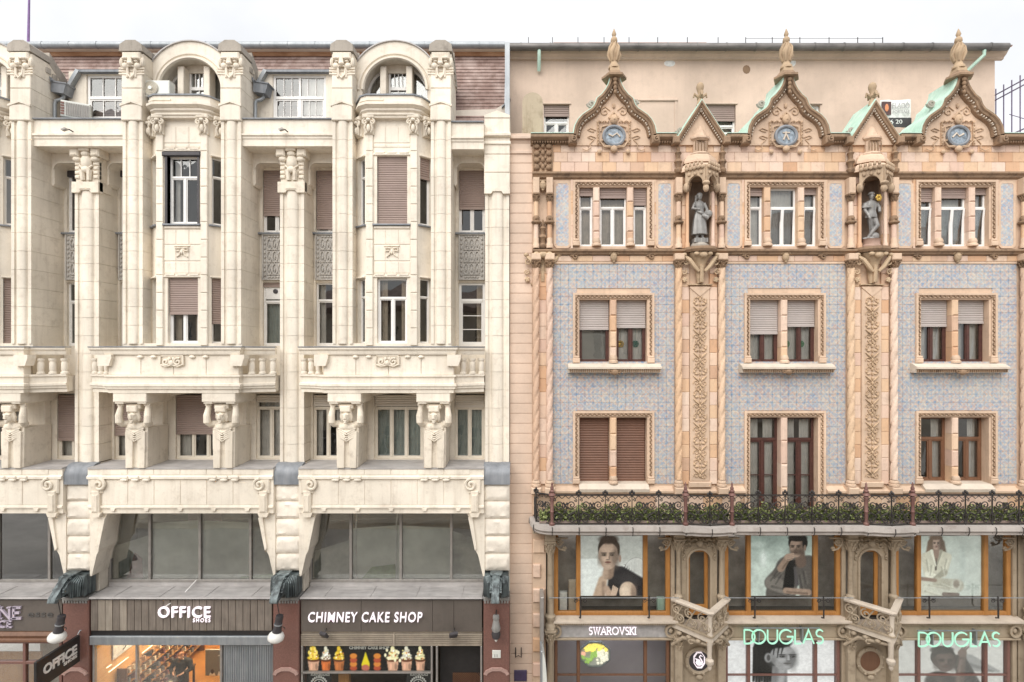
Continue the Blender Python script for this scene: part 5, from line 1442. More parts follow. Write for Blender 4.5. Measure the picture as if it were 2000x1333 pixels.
def leaf_capital_mesh(w, h, name='leaf_capital', mat=TO, seed=1):
    """bell with two tiers of leaves and corner volutes under a moulded abacus; origin at its foot"""
    m = MB(); random.seed(seed)
    m.lathe([(w * .32, 0), (w * .34, h * .3), (w * .44, h * .75), (w * .46, h * .8)], 0, 0, 12)
    m.box(-w * .55, w * .55, -w * .55, w * .55, h * .82, h, .015)
    for k in range(8):
        a = 2 * math.pi * k / 8
        m.tube([(w * .33 * math.cos(a), w * .33 * math.sin(a), 0), (w * .42 * math.cos(a), w * .42 * math.sin(a), h * .3), (w * .52 * math.cos(a), w * .52 * math.sin(a), h * .36)], [w * .07, w * .10, w * .06], 5)
        a += math.pi / 8
        m.tube([(w * .34 * math.cos(a), w * .34 * math.sin(a), h * .2), (w * .46 * math.cos(a), w * .46 * math.sin(a), h * .6), (w * .60 * math.cos(a), w * .60 * math.sin(a), h * .70)], [w * .07, w * .10, w * .07], 5)
    for k in range(4):
        a = math.pi / 4 + k * math.pi / 2; m.ell(w * .56 * math.cos(a), w * .56 * math.sin(a), h * .74, w * .13, w * .13, w * .13, 7, 5)
    return m.mesh(name, mat, 45)

def ring_base(parent, x, y, z, w, mat=TP, h=.2):
    return MB().lathe([(w * .62, z), (w * .62, z + h * .3), (w * .50, z + h * .4), (w * .56, z + h * .55), (w * .56, z + h * .7), (w * .44, z + h), ], x, y, 12).build('column_base', mat, parent, 40)

def leaves(m, path, y, size, step, seed=3):
    """a run of small curled leaves along an x/z path"""
    random.seed(seed); L_ = 0; pts = []
    for (a, b) in zip(path, path[1:]):
        d = math.hypot(b[0] - a[0], b[1] - a[1]); n = max(1, int(d / step)); an = math.atan2(b[1] - a[1], b[0] - a[0])
        for k in range(n):
            t = (k + .5) / n; pts.append((a[0] + (b[0] - a[0]) * t, a[1] + (b[1] - a[1]) * t, an))
    for i, (x, z, an) in enumerate(pts):
        T = Matrix.Translation((x, y, z)) @ Matrix.Rotation(-an + (.7 if i % 2 else -.7), 4, 'Y')
        m.ell(0, 0, 0, size * random.uniform(.8, 1.15), size * .8, size * .42, 6, 4, T)

def arabesque_mesh(w, h, seed=2):
    """symmetrical foliage relief climbing a narrow panel"""
    m = MB(); random.seed(seed); z = .12; k = 0
    while z < h - .1:
        kind = k % 5; s = w * .42
        for q in (-1, 1):
            if kind == 0: m.tube(spiral(q * s * .55, -.01, z, s * .42, 1.2, R(200), q, 14), .017, 4)
            if kind == 1: m.tube([(q * .02, -.015, z - .09), (q * s * .5, -.02, z), (q * s * .95, -.01, z + .09)], [.02, .04, .012], 5)
            if kind == 2: m.ell(q * s * .5, -.01, z, s * .30, .03, .04, 6, 4); m.ell(q * s * .8, -.01, z + .07, s * .18, .03, .05, 6, 4)
            if kind == 3: m.tube(spiral(q * s * .6, -.01, z, s * .36, 1.1, R(20), -q, 14), .016, 4); m.ell(q * s * .2, -.01, z + .08, .03, .03, .05, 6, 4)
            if kind == 4: m.tube([(0, -.02, z + .1), (q * s * .6, -.02, z + .02), (q * s * .4, -.02, z - .09)], [.015, .03, .015], 5)
        m.ell(0, -.015, z, .045 if kind in (0, 3) else .03, .045, .07, 7, 5)
        z += .155; k += 1
    return m.mesh('foliage_relief', stone('relief_terracotta', (.60, .43, .28), (.15, .10, .065), .6, .1, .8, .4, .5, 26) if 'relief_terracotta' not in MATS else 'relief_terracotta', 45)

# --- salmon edge strip in courses, and the wall core
sx0_, sx1_ = -.425, .345; SYF = .15
zz = 0.0
while zz < 20.1:
    block(right, 'salmon_course', sx0_, sx1_, SYF, SYF + .5, zz + .006, zz + .34 - .006, .012); zz += .34
MB().box(sx0_ + .01, sx1_ - .01, SYF + .03, SYF + .6, 0, 20.2).build('strip_core', 'salmon_course', right)
for z, o in ((PZ(268, .1), .10), (PZ(296, .1), .05)): MB().box(sx0_ - .0, sx1_, SYF - o, SYF + .5, z - .07, z + .04, .015).build('moulding', 'salmon_plaster', right)

WZ0, WZ1 = 8.53, 16.0                 # tile zone
ZS3 = dict(z0=PZ(484, .25), z1=PZ(370, .25)); ZS2 = dict(z0=PZ(709, .25), z1=PZ(587, .25)); ZS1 = dict(z0=PZ(941, .25), z1=PZ(814, .25))
HW = 1.145
holes = []
for k, b in enumerate(BC):
    H2 = HW + .03; holes += [(b - H2, b + H2, ZS2['z0'], ZS2['z1'] + .03), (b - H2, b + H2, ZS3['z0'], ZS3['z1'] + .03)]
    holes += [(b - H2, b + H2, ZS1['z0'] if k != 1 else 7.6, ZS1['z1'] + .03)]
for p in PC: holes.append((p - .36, p + .36, PZ(487, 0), PZ(348, 0)))
MB().wall(.345, X_END, 7.2, PZ(277, 0), .02, holes, .42).build('front_wall', TP, right)
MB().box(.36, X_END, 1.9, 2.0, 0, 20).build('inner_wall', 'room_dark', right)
MB().quad((.36, .6, 20.0), (X_END, .6, 20.0), (X_END, 2.6, 20.0), (.36, 2.6, 20.0)).build('gable_terrace', 'lead', right)

# --- majolica tiles (nearest 300 as pieces, the rest as one part)
cells = []
nx, nz = 15, 27
for b in BC:
    for i in range(nx):
        for j in range(nz):
            x, z = b - 2.057 + (i + .5) * TILE, WZ0 + (j + .5) * TILE
            if abs(x - b) < 1.36 and (ZS2['z0'] - .05 < z < ZS2['z1'] + .25 or z < ZS1['z1'] + .20): continue
            if x > X_END: continue
            cells.append((x, z))
cells.sort(key=lambda p: math.hypot(p[0], p[1] - CAM_Z))
h = TILE / 2 - .002
tm = MB().box(-h, h, -.012, .012, -h, h, .004).mesh('tile', 'majolica')
for x, z in cells[:300]: put('tile', tm, right, (x, .008, z), (R(random.uniform(-.5, .5)), 0, 0))
m = MB()
for x, z in cells[300:]: m.box(x - h, x + h, -.004, .02, z - h, z + h, .004)
stuff(m.build('tile_field', 'majolica', right))

# --- blue panels beside the top windows
pan = [(-.26, -1.02), (-.18, -1.10), (.18, -1.10), (.26, -1.02), (.26, 1.02), (.18, 1.10), (-.18, 1.10), (-.26, 1.02)]
pm = MB().extr(pan, 'y', -.012, .02).mesh('tile_panel', 'majolica_fine')
pf = MB().sweep(pan + pan[:1], [(-.05, -.02), (.03, -.02), (.03, .02), (-.05, .02)], 'xz').mesh('panel_frame', TP)
zc = (PZ(357, 0) + PZ(483, 0)) / 2
for b in BC:
    for s_ in (-1, 1):
        q = put('tile_panel', pm, right, (b + s_ * 1.72, -.004, zc)); put('panel_frame', pf, q, (b + s_ * 1.72, -.004, zc))

# --- window surrounds
def surround(b, z0, z1, hw, sill=True, door=False, posts=(0,), pw=.115, yo=-.07):
    root_m = MB(); o = .22
    prof = [(0, .40), (0, .02), (.05, .0), (.05, yo + .03), (.15, yo + .03), (.15, yo), (o, yo), (o, .02), (.1, .4)]
    path = [(b - hw, z0), (b - hw, z1), (b + hw, z1), (b + hw, z0)]
    root_m.sweep(path[::-1], prof, 'xz')
    s = root_m.build('window_surround', TP, right)
    m = MB(); leaves(m, [(b - hw - .10, z0 + .25), (b - hw - .10, z1 + .10), (b + hw + .10, z1 + .10), (b + hw + .10, z0 + .25)], yo + .03, .055, .075)
    stuff(m.build('leaf_band', TO, s, 50))
    for q in (-1, 1):
        x = b + q * (hw + .11)
        MB().box(x - .12, x + .12, yo - .03, .02, z0, z0 + .16, .02).box(x - .105, x + .105, yo - .015, .02, z0 + .16, z0 + .24, .02).build('surround_base', TP, s)
    for px in posts:
        n = 4; hh = (z1 - z0) / n
        for k in range(n): block(s, 'terracotta', b + px - pw, b + px + pw, -.02, .36, z0 + k * hh + .003, z0 + (k + 1) * hh - .003, .04, 'mullion_stone')
        MB().lathe([(.16, z0), (.16, z0 + .06), (.12, z0 + .10), (.14, z0 + .16), (.10, z0 + .26)], b + px, 0, 10).build('mullion_base', TP, s, 40)
    if sill:
        sw = hw + .40
        MB().extr([(.30, z0 + .0), (-.12, z0 - .02), (-.34, z0 - .13), (-.34, z0 - .19), (-.26, z0 - .22), (-.24, z0 - .32), (.02, z0 - .32)], 'x', b - sw, b + sw).build('window_sill', 'ledge_stone', s)
        m = MB(); k = b - sw + .06
        while k < b + sw - .05: m.box(k, k + .035, -.30, -.2, z0 - .30, z0 - .20); k += .07
        m.ell(b, -.30, z0 - .30, .13, .08, .10)
        for q in (-1, 1): m.tube(spiral(b + q * .13, -.30, z0 - .27, .08, 1.2, R(90), -q, 14), .025, 5)
        stuff(m.build('sill_dentils', TO, s))
    return s
W2 = [((.46, 'shutter_grey', .5), (.43, 'shutter_grey', 0)), ((.53, 'shutter_grey', 0), (.41, 'shutter_grey', 0)), ((.41, 'shutter_grey', 0), (.36, 'shutter_grey', 0))]
for k, b in enumerate(BC):
    surround(b, ZS2['z0'], ZS2['z1'], HW, True, pw=.11)
    for q, (sh, mt, bl) in zip((-1, 1), W2[k]):
        xa, xb = (b - HW, b - .11) if q < 0 else (b + .11, b + HW)
        w_ = window(right, xa, xb, ZS2['z0'], ZS2['z1'], .30, frame='window_brown', cols=1 if bl else 2, fw=.075, sh=sh, sh_mat=mt, cur='curtain_white' if not bl else None, cur_cov=(0, 1), blind=1.0 if bl else None)
    surround(b, ZS1['z0'] if k != 1 else 7.62, ZS1['z1'], HW, False, pw=.11)
    for q in (-1, 1):
        xa, xb = (b - HW, b - .11) if q < 0 else (b + .11, b + HW)
        if k == 0:
            w_ = window(right, xa, xb, ZS1['z0'], ZS1['z1'], .34, frame='window_brown', cols=1, fw=.05, cur=None)
            shutter(w_, xa + .03, xb - .03, .30, ZS1['z0'] + .04, ZS1['z1'], 'shutter_wood', .085)
        elif k == 1: window(right, xa, xb, 7.5, ZS1['z1'], .32, frame='window_brown', cols=2, transom=.76, fw=.085, cur='curtain_white', cur_cov=(.42, .62), hbars=1)
        else: window(right, xa, xb, ZS1['z0'], ZS1['z1'], .34, frame='wood_brown', cols=2, transom=.66, fw=.085, cur='curtain_white', cur_cov=(.1, .7))
    # three-light window of the top floor
    surround(b, ZS3['z0'], ZS3['z1'], HW, False, posts=(-.57, .57), pw=.11)
    xs = ((b - HW, b - .68, 1, .22 if k == 2 else .12), (b - .46, b + .46, 2, .16 if k != 1 else None), (b + .68, b + HW, 1, .28 if k == 0 else .1))
    for a, c_, n, sh in xs:
        window(right, a, c_, ZS3['z0'], ZS3['z1'], .22, cols=n, transom=.67, fw=.06, sh=sh, cur='curtain_beige' if k == 0 else 'curtain_white')
    for a, c_, n, sh in (xs if k == 2 else xs[1:] if k == 1 else ()):       # lower lights tilted open into the street
        CUR = Matrix.Translation((0, .16, ZS3['z0'] + 1.32)) @ Matrix.Rotation(R(6.5), 4, 'X')
        m = MB(); z0, z1 = -1.30, 0
        m.box(a + .02, a + .09, -.03, .02, z0, z1, .006).box(c_ - .09, c_ - .02, -.03, .02, z0, z1, .006).box(a + .09, c_ - .09, -.03, .02, z0, z0 + .07).box(a + .09, c_ - .09, -.03, .02, z1 - .06, z1)
        if n == 2: m.box((a + c_) / 2 - .05, (a + c_) / 2 + .05, -.035, .02, z0 + .07, z1 - .06)
        s_ = m.build('open_sash', 'window_white', right)
        MB().box(a + .09, c_ - .09, -.008, .0, z0 + .06, z1 - .05).build('pane', 'window_glass', s_)
        CUR = None

# --- string courses, frieze with masks
def band(z0, z1, y0, name, mat, prof=None):
    MB().extr(prof or [(.05, z0), (y0 + .04, z0), (y0, z0 + (z1 - z0) * .4), (y0, z1), (.05, z1)], 'x', .345, X_END).build(name, mat, right)
za = PZ(497, -.1)
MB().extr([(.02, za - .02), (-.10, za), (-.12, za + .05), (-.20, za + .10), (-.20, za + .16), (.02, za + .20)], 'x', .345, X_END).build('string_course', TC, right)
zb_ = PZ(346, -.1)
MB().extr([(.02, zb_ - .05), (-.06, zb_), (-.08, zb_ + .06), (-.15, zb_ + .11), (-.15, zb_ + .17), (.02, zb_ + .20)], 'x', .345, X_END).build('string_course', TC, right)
MB().box(.345, X_END, -.035, .02, PZ(516, 0), PZ(511.5, 0), .01).build('fillet', TP, right)
x = 1.05; random.seed(9)
while x < X_END - .2:
    w = random.choice((.55, .62, .7)); block(right, 'terracotta', x + .003, x + w - .003, -.03, .02, PZ(511, 0) + .003, za - .03, .01, 'frieze_block'); x += w
cm = MB().ell(0, -.05, .0, .12, .10, .16, 10, 6).ell(0, -.10, .03, .05, .06, .05)
for s_ in (-1, 1): cm.ell(s_ * .14, -.02, .12, .07, .06, .05); cm.ell(s_ * .05, -.12, .05, .025, .02, .02)
cm.box(-.16, .16, -.1, .0, .13, .17, .02); cm.ell(0, -.05, -.15, .05, .06, .05)
CART = cm.mesh('cartouche', 'finial_stone', 45)
sm_ = MB().tube(spiral(0, -.04, 0, .11, 1.3, R(30), 1, 16), .035, 6).ell(-.12, -.03, .03, .08, .04, .04).mesh('scroll_boss', TO, 45)
for b in BC:
    put('cartouche', CART, right, (b, -.04, PZ(503, 0)))
    for q in (-1, 1): put('scroll_boss', sm_, right, (b + q * 1.28, -.04, PZ(502, 0)))

# --- attic band of terracotta blocks
AT0, AT1 = zb_ + .20, PZ(279, 0)
courses(right, 'terracotta', .36, X_END, AT0, AT1, -.02, .02, .345, .47, .006, .01, 'terracotta_block', .004)
# window-zone blocks (between surrounds and panels) as thin ashlar
for b in BC:
    for s_ in (-1, 1):
        x0, x1 = sorted((b + s_ * 1.36, b + s_ * 1.44)); courses(right, 'terracotta', x0, x1, PZ(486, 0), zb_ - .06, -.02, .02, .42, .5, .004, .006, 'terracotta_block')

# --- ogee gables
OUT = [(9, 150), (10, 157), (13, 165), (18, 174), (26, 184), (35, 191.5), (37, 198), (40, 205), (45, 211), (54, 217), (64, 224), (72, 233), (78, 245), (81, 261)]   # outer edge, in picture units from the axis
GY0 = -.32
def gp(dx, py): return (dx / FPX * (18 + GY0), PZ(py, GY0))
half = [gp(*p) for p in OUT]
gab_prof = [(.0, GY0), (-.06, GY0), (-.09, GY0 + .05), (-.14, GY0 + .07), (-.16, GY0 + .14), (-.22, GY0 + .16), (-.25, GY0 + .26), (-.25, .05), (.0, .05)]
EAVE = PZ(277, GY0)
def tympanum_relief():
    m = MB()
    for q in (-1, 1):
        m.tube(spiral(q * .30, -.02, .82, .15, 1.2, R(90), -q, 16), .018, 5); m.tube([(q * .12, -.02, .86), (q * .30, -.02, 1.0), (q * .42, -.02, .9)], .018, 5)
        for k, (zz, a) in enumerate(((.20, 0), (-.05, 1))):
            m.tube([(q * .60, -.02, zz), (q * .78, -.02, zz + .07), (q * .88, -.02, zz + .02), (q * .78, -.02, zz - .03), (q * .66, -.02, zz - .05)], .016, 5)
        m.tube([(q * .66, -.02, -.1), (q * .80, -.02, -.25), (q * .78, -.02, -.4), (q * .92, -.02, -.48), (q * 1.05, -.02, -.42)], .018, 5)
        m.box(q * .50, q * .56, -.06, .0, -.30, .46, .012); leaves(m, [(q * .53, -.3), (q * .53, .5)], -.06, .05, .09)
        leaves(m, [(q * .15, .48), (q * .58, .48)], -.05, .055, .08); m.ell(q * .48, -.03, -.52, .08, .05, .08)
        m.tube([(q * .10, -.05, -.38), (q * .34, -.05, -.36), (q * .46, -.05, -.18), (q * .36, -.05, -.14)], .03, 5)
        m.tube([(q * .22, -.04, .36), (q * .42, -.04, .30), (q * .44, -.04, .16)], .025, 5)
    m.ell(0, -.06, .55, .13, .09, .17, 10, 7); m.ell(0, -.12, .54, .04, .05, .05); m.tube([(-.16, -.03, .6), (0, -.06, .78), (.16, -.03, .6)], .04, 6)
    m.ell(0, -.06, -.44, .12, .09, .12, 10, 6); m.tube([(-.32, -.05, -.36), (0, -.06, -.33), (.32, -.05, -.36)], .04, 6); m.ell(0, -.03, 1.02, .05, .04, .09)
    return m.mesh('carved_relief', stone('relief_pale', (.60, .43, .29), (.20, .13, .09), .55, .1, .8, .4, .5, 26), 45)
RELIEF = tympanum_relief()
med = MB(); 
med_ring = MB().sweep([(.34 * math.cos(R(t)), .31 * math.sin(R(t))) for t in range(0, 361, 12)], [(-.04, -.06), (.0, -.08), (.05, -.06), (.05, .02), (-.04, .02)], 'xz').mesh('medallion_ring', 'lead', 40)
med_disc = MB().extr([(.33 * math.cos(R(t)), .30 * math.sin(R(t))) for t in range(0, 360, 15)], 'y', -.03, .02).mesh('medallion', plain('enamel_blue', (.30, .36, .42), .35, 0, .6, 11), 40)
def finial_mesh(kind=0):
    m = MB()
    m.lathe([(.24, 0), (.24, .08), (.17, .14), (.13, .26), (.19, .40), (.24, .55), (.22, .68), (.14, .80), (.10, .90), (.15, .96), (.13, 1.06), (.06, 1.12), (.10, 1.20), (.05, 1.32), (.01, 1.40)], 0, 0, 14)
    for k in range(6):
        a = 2 * math.pi * k / 6
        m.tube([(.15 * math.cos(a), .15 * math.sin(a), .25), (.26 * math.cos(a), .26 * math.sin(a), .48), (.22 * math.cos(a + .5), .22 * math.sin(a + .5), .72), (.12 * math.cos(a + .9), .12 * math.sin(a + .9), .9)], [.04, .06, .05, .025], 6)
    m.v = [(x * .78, y * .78, z * .96) for x, y, z in m.v]
    return m.mesh('finial', 'finial_stone', 45)
FIN = finial_mesh()
vol = MB().tube(spiral(0, 0, 0, .13, 1.4, R(0), 1, 18), .055, 6).mesh('volute', 'grey_stone', 45)
for k, b in enumerate(BC):
    pts = [(b + x, z) for x, z in half]; lpts = [(b - x, z) for x, z in half][::-1]
    poly = lpts + pts
    MB().extr([(b - half[-1][0], EAVE - .02)] + poly + [(b + half[-1][0], EAVE - .02)], 'y', -.06, .5).build('gable_field', TP, right)
    # raking cornice, both sides, swept from eaves to apex
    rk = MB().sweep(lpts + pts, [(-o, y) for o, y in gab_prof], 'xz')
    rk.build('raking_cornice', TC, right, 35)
    m = MB()
    inner = []
    P_ = lpts + pts
    for (a, c_) in zip(P_, P_[1:]):
        d = math.hypot(c_[0] - a[0], c_[1] - a[1]); n = max(1, int(d / .085)); nx_, nz_ = (c_[1] - a[1]) / d, -(c_[0] - a[0]) / d
        for t in range(n):
            u = (t + .5) / n; x, z = a[0] + (c_[0] - a[0]) * u + nx_ * .19, a[1] + (c_[1] - a[1]) * u + nz_ * .19
            if abs(x - b) < .03: continue
            m.ell(x, GY0 + .12, z, .03, .05, .03, 5, 4)
    stuff(m.build('bead_course', 'ledge_stone', right))
    # copper covering on the back slopes
    MB().sweep(lpts + pts, [(.0, GY0 + .03), (-.03, GY0 + .03), (-.03, .95), (.0, .95)], 'xz').build('copper_cover', 'patina', right, 40)
    MB().extr(poly, 'y', .5, .93).build('gable_body', 'patina', right)
    put('carved_relief', RELIEF, right, (b, -.06, PZ(267, -.06))); q = put('medallion', med_disc, right, (b, -.08, PZ(267, -.06))); put('medallion_ring', med_ring, q, (b, -.09, PZ(267, -.06)))
    top = half[0][1]
    if True:
        bird = MB()
        if k == 0: bird.tube([(b - .18, -.12, PZ(264, -.06)), (b - .05, -.13, PZ(268, -.06)), (b + .1, -.12, PZ(262, -.06)), (b + .2, -.12, PZ(269, -.06))], .03)
        if k == 1: bird.tube([(b, -.12, PZ(259, -.06)), (b - .03, -.12, PZ(267, -.06)), (b - .09, -.12, PZ(275, -.06))], .03).tube([(b, -.12, PZ(264, -.06)), (b + .09, -.12, PZ(275, -.06))], .03).tube([(b - .12, -.12, PZ(261, -.06)), (b + .12, -.12, PZ(261, -.06))], .025)
        if k == 2: bird.tube([(b - .2, -.12, PZ(270, -.06)), (b - .06, -.12, PZ(262, -.06)), (b + .02, -.12, PZ(268, -.06)), (b + .18, -.12, PZ(263, -.06))], .03)
        bird.build('emblem', 'ledge_stone', q, 45)
    # apex: hexagonal cap, crest, finial
    CUR = Matrix.Translation((b, GY0 + .20, top))
    MB().lathe([(.22, -.02), (.42, .0), (.42, .07), (.34, .10), (.24, .22)], 0, 0, 6, a0=R(0)).build('apex_cap', TC, right)
    MB().lathe([(.24, .22), (.20, .38)], 0, 0, 4, a0=R(45)).build('finial_plinth', 'finial_stone', right)
    CUR = None
    put('finial', FIN, right, (b, GY0 + .20, top + .36))
    m = MB(); 
    for t in range(4): m.ell(b, GY0 - .03, top - .10 - t * .14, .075 - t * .006, .06, .08, 8, 5)
    m.build('apex_crest', TO, right, 45)
    for q in (-1, 1):
        x, z = b + q * (half[6][0] + .10), half[6][1] + .12
        put('volute', vol, right, (x, GY0 + .45, z), (0, 0 if q > 0 else R(180), 0))
        MB().box(b + q * half[-1][0] - .16, b + q * half[-1][0] + .12, GY0 - .03, .1, EAVE - .05, EAVE + .22, .04).tube(spiral(b + q * half[-1][0], GY0 - .05, EAVE + .08, .10, 1.2, R(90), q, 14), .03, 5).build('eaves_scroll', TC, right, 40)

# small gables over the statues
SG = []
for k, p in enumerate(PC):
    hw, z0, z1 = .84, EAVE, PZ(195, GY0)
    pts = [(p - hw, z0 + .10), (p, z1), (p + hw, z0 + .10)]
    MB().extr([(p - hw, z0 - .02), (p + hw, z0 - .02), (p, z1 - .1)], 'y', -.10, .5).build('gable_field', TP, right)
    MB().sweep(pts, [(-o * .8, y) for o, y in gab_prof], 'xz').build('raking_cornice', TC, right, 35)
    m = MB()
    for (a, c_) in zip(pts, pts[1:]):
        d = math.hypot(c_[0] - a[0], c_[1] - a[1]); n = int(d / .085); nx_, nz_ = (c_[1] - a[1]) / d, -(c_[0] - a[0]) / d
        for t in range(n):
            u = (t + .5) / n; m.ell(a[0] + (c_[0] - a[0]) * u + nx_ * .16, GY0 + .12, a[1] + (c_[1] - a[1]) * u + nz_ * .16, .03, .05, .03, 5, 4)
    stuff(m.build('bead_course', 'ledge_stone', right))
    MB().sweep(pts, [(.0, GY0 + .03), (-.03, GY0 + .03), (-.03, .9), (.0, .9)], 'xz').build('copper_cover', 'patina', right)
    MB().extr(pts, 'y', .5, .88).build('gable_body', 'patina', right)
    f = MB().lathe([(.13, -.1), (.09, .05), (.06, .14), (.10, .20), (.07, .30), (.11, .42), (.13, .52), (.10, .62), (.02, .68)], 0, 0, 12)
    for t in range(4): a = math.pi / 2 * t; f.tube([(.05 * math.cos(a), .05 * math.sin(a), .16), (.20 * math.cos(a), .20 * math.sin(a), .28), (.22 * math.cos(a), .22 * math.sin(a), .16)], [.05, .05, .03], 6)
    f.build('finial', 'finial_stone', right, 45, (p, GY0 + .2, z1))
    for q in (-1, 1):
        put('volute', vol, right, (p + q * .62, GY0 + .35, z0 + .5), (0, 0 if q > 0 else R(180), 0))
        MB().box(p + q * hw - .12, p + q * hw + .12, GY0 - .03, .1, EAVE - .05, EAVE + .20, .04).build('eaves_scroll', TC, right)

# straight cornices between the gables
segs = [(.28, BC[0] - half[-1][0])]
for k, p in enumerate(PC): segs += [(BC[k] + half[-1][0], p - .84), (p + .84, BC[k + 1] - half[-1][0])]
segs.append((BC[2] + half[-1][0], X_END))
for a, c_ in segs:
    z = EAVE
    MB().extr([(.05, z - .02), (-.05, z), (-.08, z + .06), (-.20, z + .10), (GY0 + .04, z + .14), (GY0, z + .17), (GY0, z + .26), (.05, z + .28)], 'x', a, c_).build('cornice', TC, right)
    m = MB(); x = a + .04
    while x < c_ - .04: m.box(x, x + .045, -.20, -.05, z + .02, z + .08); x += .085
    stuff(m.build('dentils', TO, right))
    MB().box(a, c_, GY0 - .02, 1.0, z + .283, z + .30).build('cornice_flashing', 'patina', right)

# --- pilasters with rope columns
ROPE = rope_mesh(.115, PZ(525, 0) - (WZ0 + .18))
CAP1 = leaf_capital_mesh(.30, .26)
ARAB = arabesque_mesh(.56, PZ(575, 0) - PZ(935, 0))
def pilaster(p, hw=.84, centre=True, left_only=False):
    zt = PZ(525, 0)
    for q in (-1, 1):
        x = p + q * (hw - .12)
        put('rope_column', ROPE, right, (x, -.13, WZ0 + .18)); ring_base(right, x, -.13, WZ0 - .04, .26)
        put('leaf_capital', CAP1, right, (x, -.13, zt))
        MB().box(x - .16, x + .16, -.30, .02, zt + .26, za - .0, .02).build('impost', TP, right)
        MB().box(x - .17, x + .17, -.34, .02, WZ0 - .28, WZ0 - .06, .03).build('column_plinth', TP, right)
    zlo = WZ0 + .0
    n = 17; h = (zt + .26 - zlo) / n
    for k in range(n):
        if centre:
            for q in (-1, 1):
                a, c_ = sorted((p + q * .34, p + q * .60)); block(right, 'terracotta', a + .003, c_ - .003, -.06, .02, zlo + k * h + .003, zlo + (k + 1) * h - .003, .012, 'terracotta_block')
        else: block(right, 'terracotta', p - .14, p + .14, -.06, .02, zlo + k * h + .003, zlo + (k + 1) * h - .003, .012, 'terracotta_block')
    if centre:
        MB().box(p - .33, p + .33, -.10, .02, zlo + .1, PZ(560, 0), .02).build('relief_panel', TP, right)
        put('foliage_relief', ARAB, right, (p, -.11, PZ(935, 0)))
        MB().box(p - .38, p + .38, -.16, .02, zlo - .10, zlo + .10, .03).build('panel_base', TP, right)
        MB().extr([(p - .36, PZ(562, 0)), (p + .36, PZ(562, 0)), (p, PZ(580, 0))], 'y', -.13, -.02).build('panel_point', TP, right)
for p in PC: pilaster(p)
pilaster(.69, .345, False)
pilaster(17.45, .78, True)

# --- consoles, niches and canopies for the statues
def console_mesh():
    m = MB()
    m.lathe([(.10, -1.0), (.13, -.8), (.16, -.5), (.26, -.22), (.36, -.10), (.40, 0)], 0, 0, 14)
    m.box(-.06, .06, -.22, -.1, -.98, -.40, .02)
    for q in (-1, 1):
        m.tube([(q * .10, -.2, -.62), (q * .26, -.22, -.45), (q * .40, -.20, -.24), (q * .52, -.12, -.12)], [.05, .07, .07, .05], 7)
        m.tube(spiral(q * .48, -.10, -.30, .12, 1.2, R(60), -q, 16), .03, 5); m.tube(spiral(q * .55, -.06, -.62, .10, 1.2, R(60), q, 16), .025, 5)
        m.ell(q * .55, -.12, -.06, .09, .09, .07); m.ell(q * .52, -.04, -.88, .09, .05, .09, 8, 5)
        for t in range(5): m.ell(q * (.52 + .06 * math.cos(R(72 * t))), -.06, -.88 + .06 * math.sin(R(72 * t)), .035, .03, .035, 6, 4)
    m.ell(0, -.36, -.10, .14, .10, .10, 10, 6)
    for q in (-1, 1): m.ell(q * .22, -.34, -.06, .10, .08, .07)
    m.box(-.40, .40, -.05, .1, -1.06, -1.02, .01)
    return m.mesh('console', stone('console_stone', (.56, .42, .28), (.20, .14, .09), .7, .1, .85, .4, .6, 24), 45)
CONS = console_mesh()
def canopy_mesh():
    """two little pointed arches meeting in front, cresting, and a rounded hood above"""
    m = MB()
    for q in (-1, 1):
        T = Matrix.Translation((0, -.62, 0)) @ Matrix.Rotation(q * R(38), 4, 'Z')
        pts = [(0, .62), (q * .66, .62), (q * .66, -.05), (q * .58, -.05)] + [(q * (.33 + .25 * math.cos(R(t))), .02 + .30 * math.sin(R(t))) for t in range(10, 171, 20)] + [(q * .06, -.05), (0, -.12)]
        m.extr(pts, 'y', -.05, .08, T)
        for t in range(5): m.ell(q * (.08 + t * .13), -.08, .56, .07, .06, .07, 7, 5, T); m.ell(q * (.10 + t * .13), -.08, .68, .05, .05, .08, 6, 4, T)
        for t in range(3): m.ell(q * (.12 + t * .2), -.07, .38, .06, .05, .06, 6, 4, T)
    m.ell(0, -.64, -.14, .10, .10, .14, 8, 6); m.ell(0, -.66, .02, .13, .12, .08, 8, 6)
    for q in (-1, 1): m.ell(q * .52, -.22, -.02, .10, .14, .16, 8, 5)
    return m.mesh('canopy', stone('canopy_stone', (.52, .39, .27), (.15, .10, .07), .75, .1, .85, .4, .6, 24), 40)
CANO = canopy_mesh()
SLIM = rope_mesh(.075, 1.25, 1, 4.0, 'slim_column', 'terracotta', 10)
CAP2 = leaf_capital_mesh(.22, .26, 'leaf_capital', TO, 5)
spi = MB().lathe([(.10, 0), (.13, .05), (.13, .12), (.08, .16), (.09, .30), (.14, .36), (.12, .42), (.07, .46), (.08, .60), (.12, .66), (.05, .74), (.07, .82), (.01, .98)], 0, 0, 8).mesh('pinnacle', TO, 40)
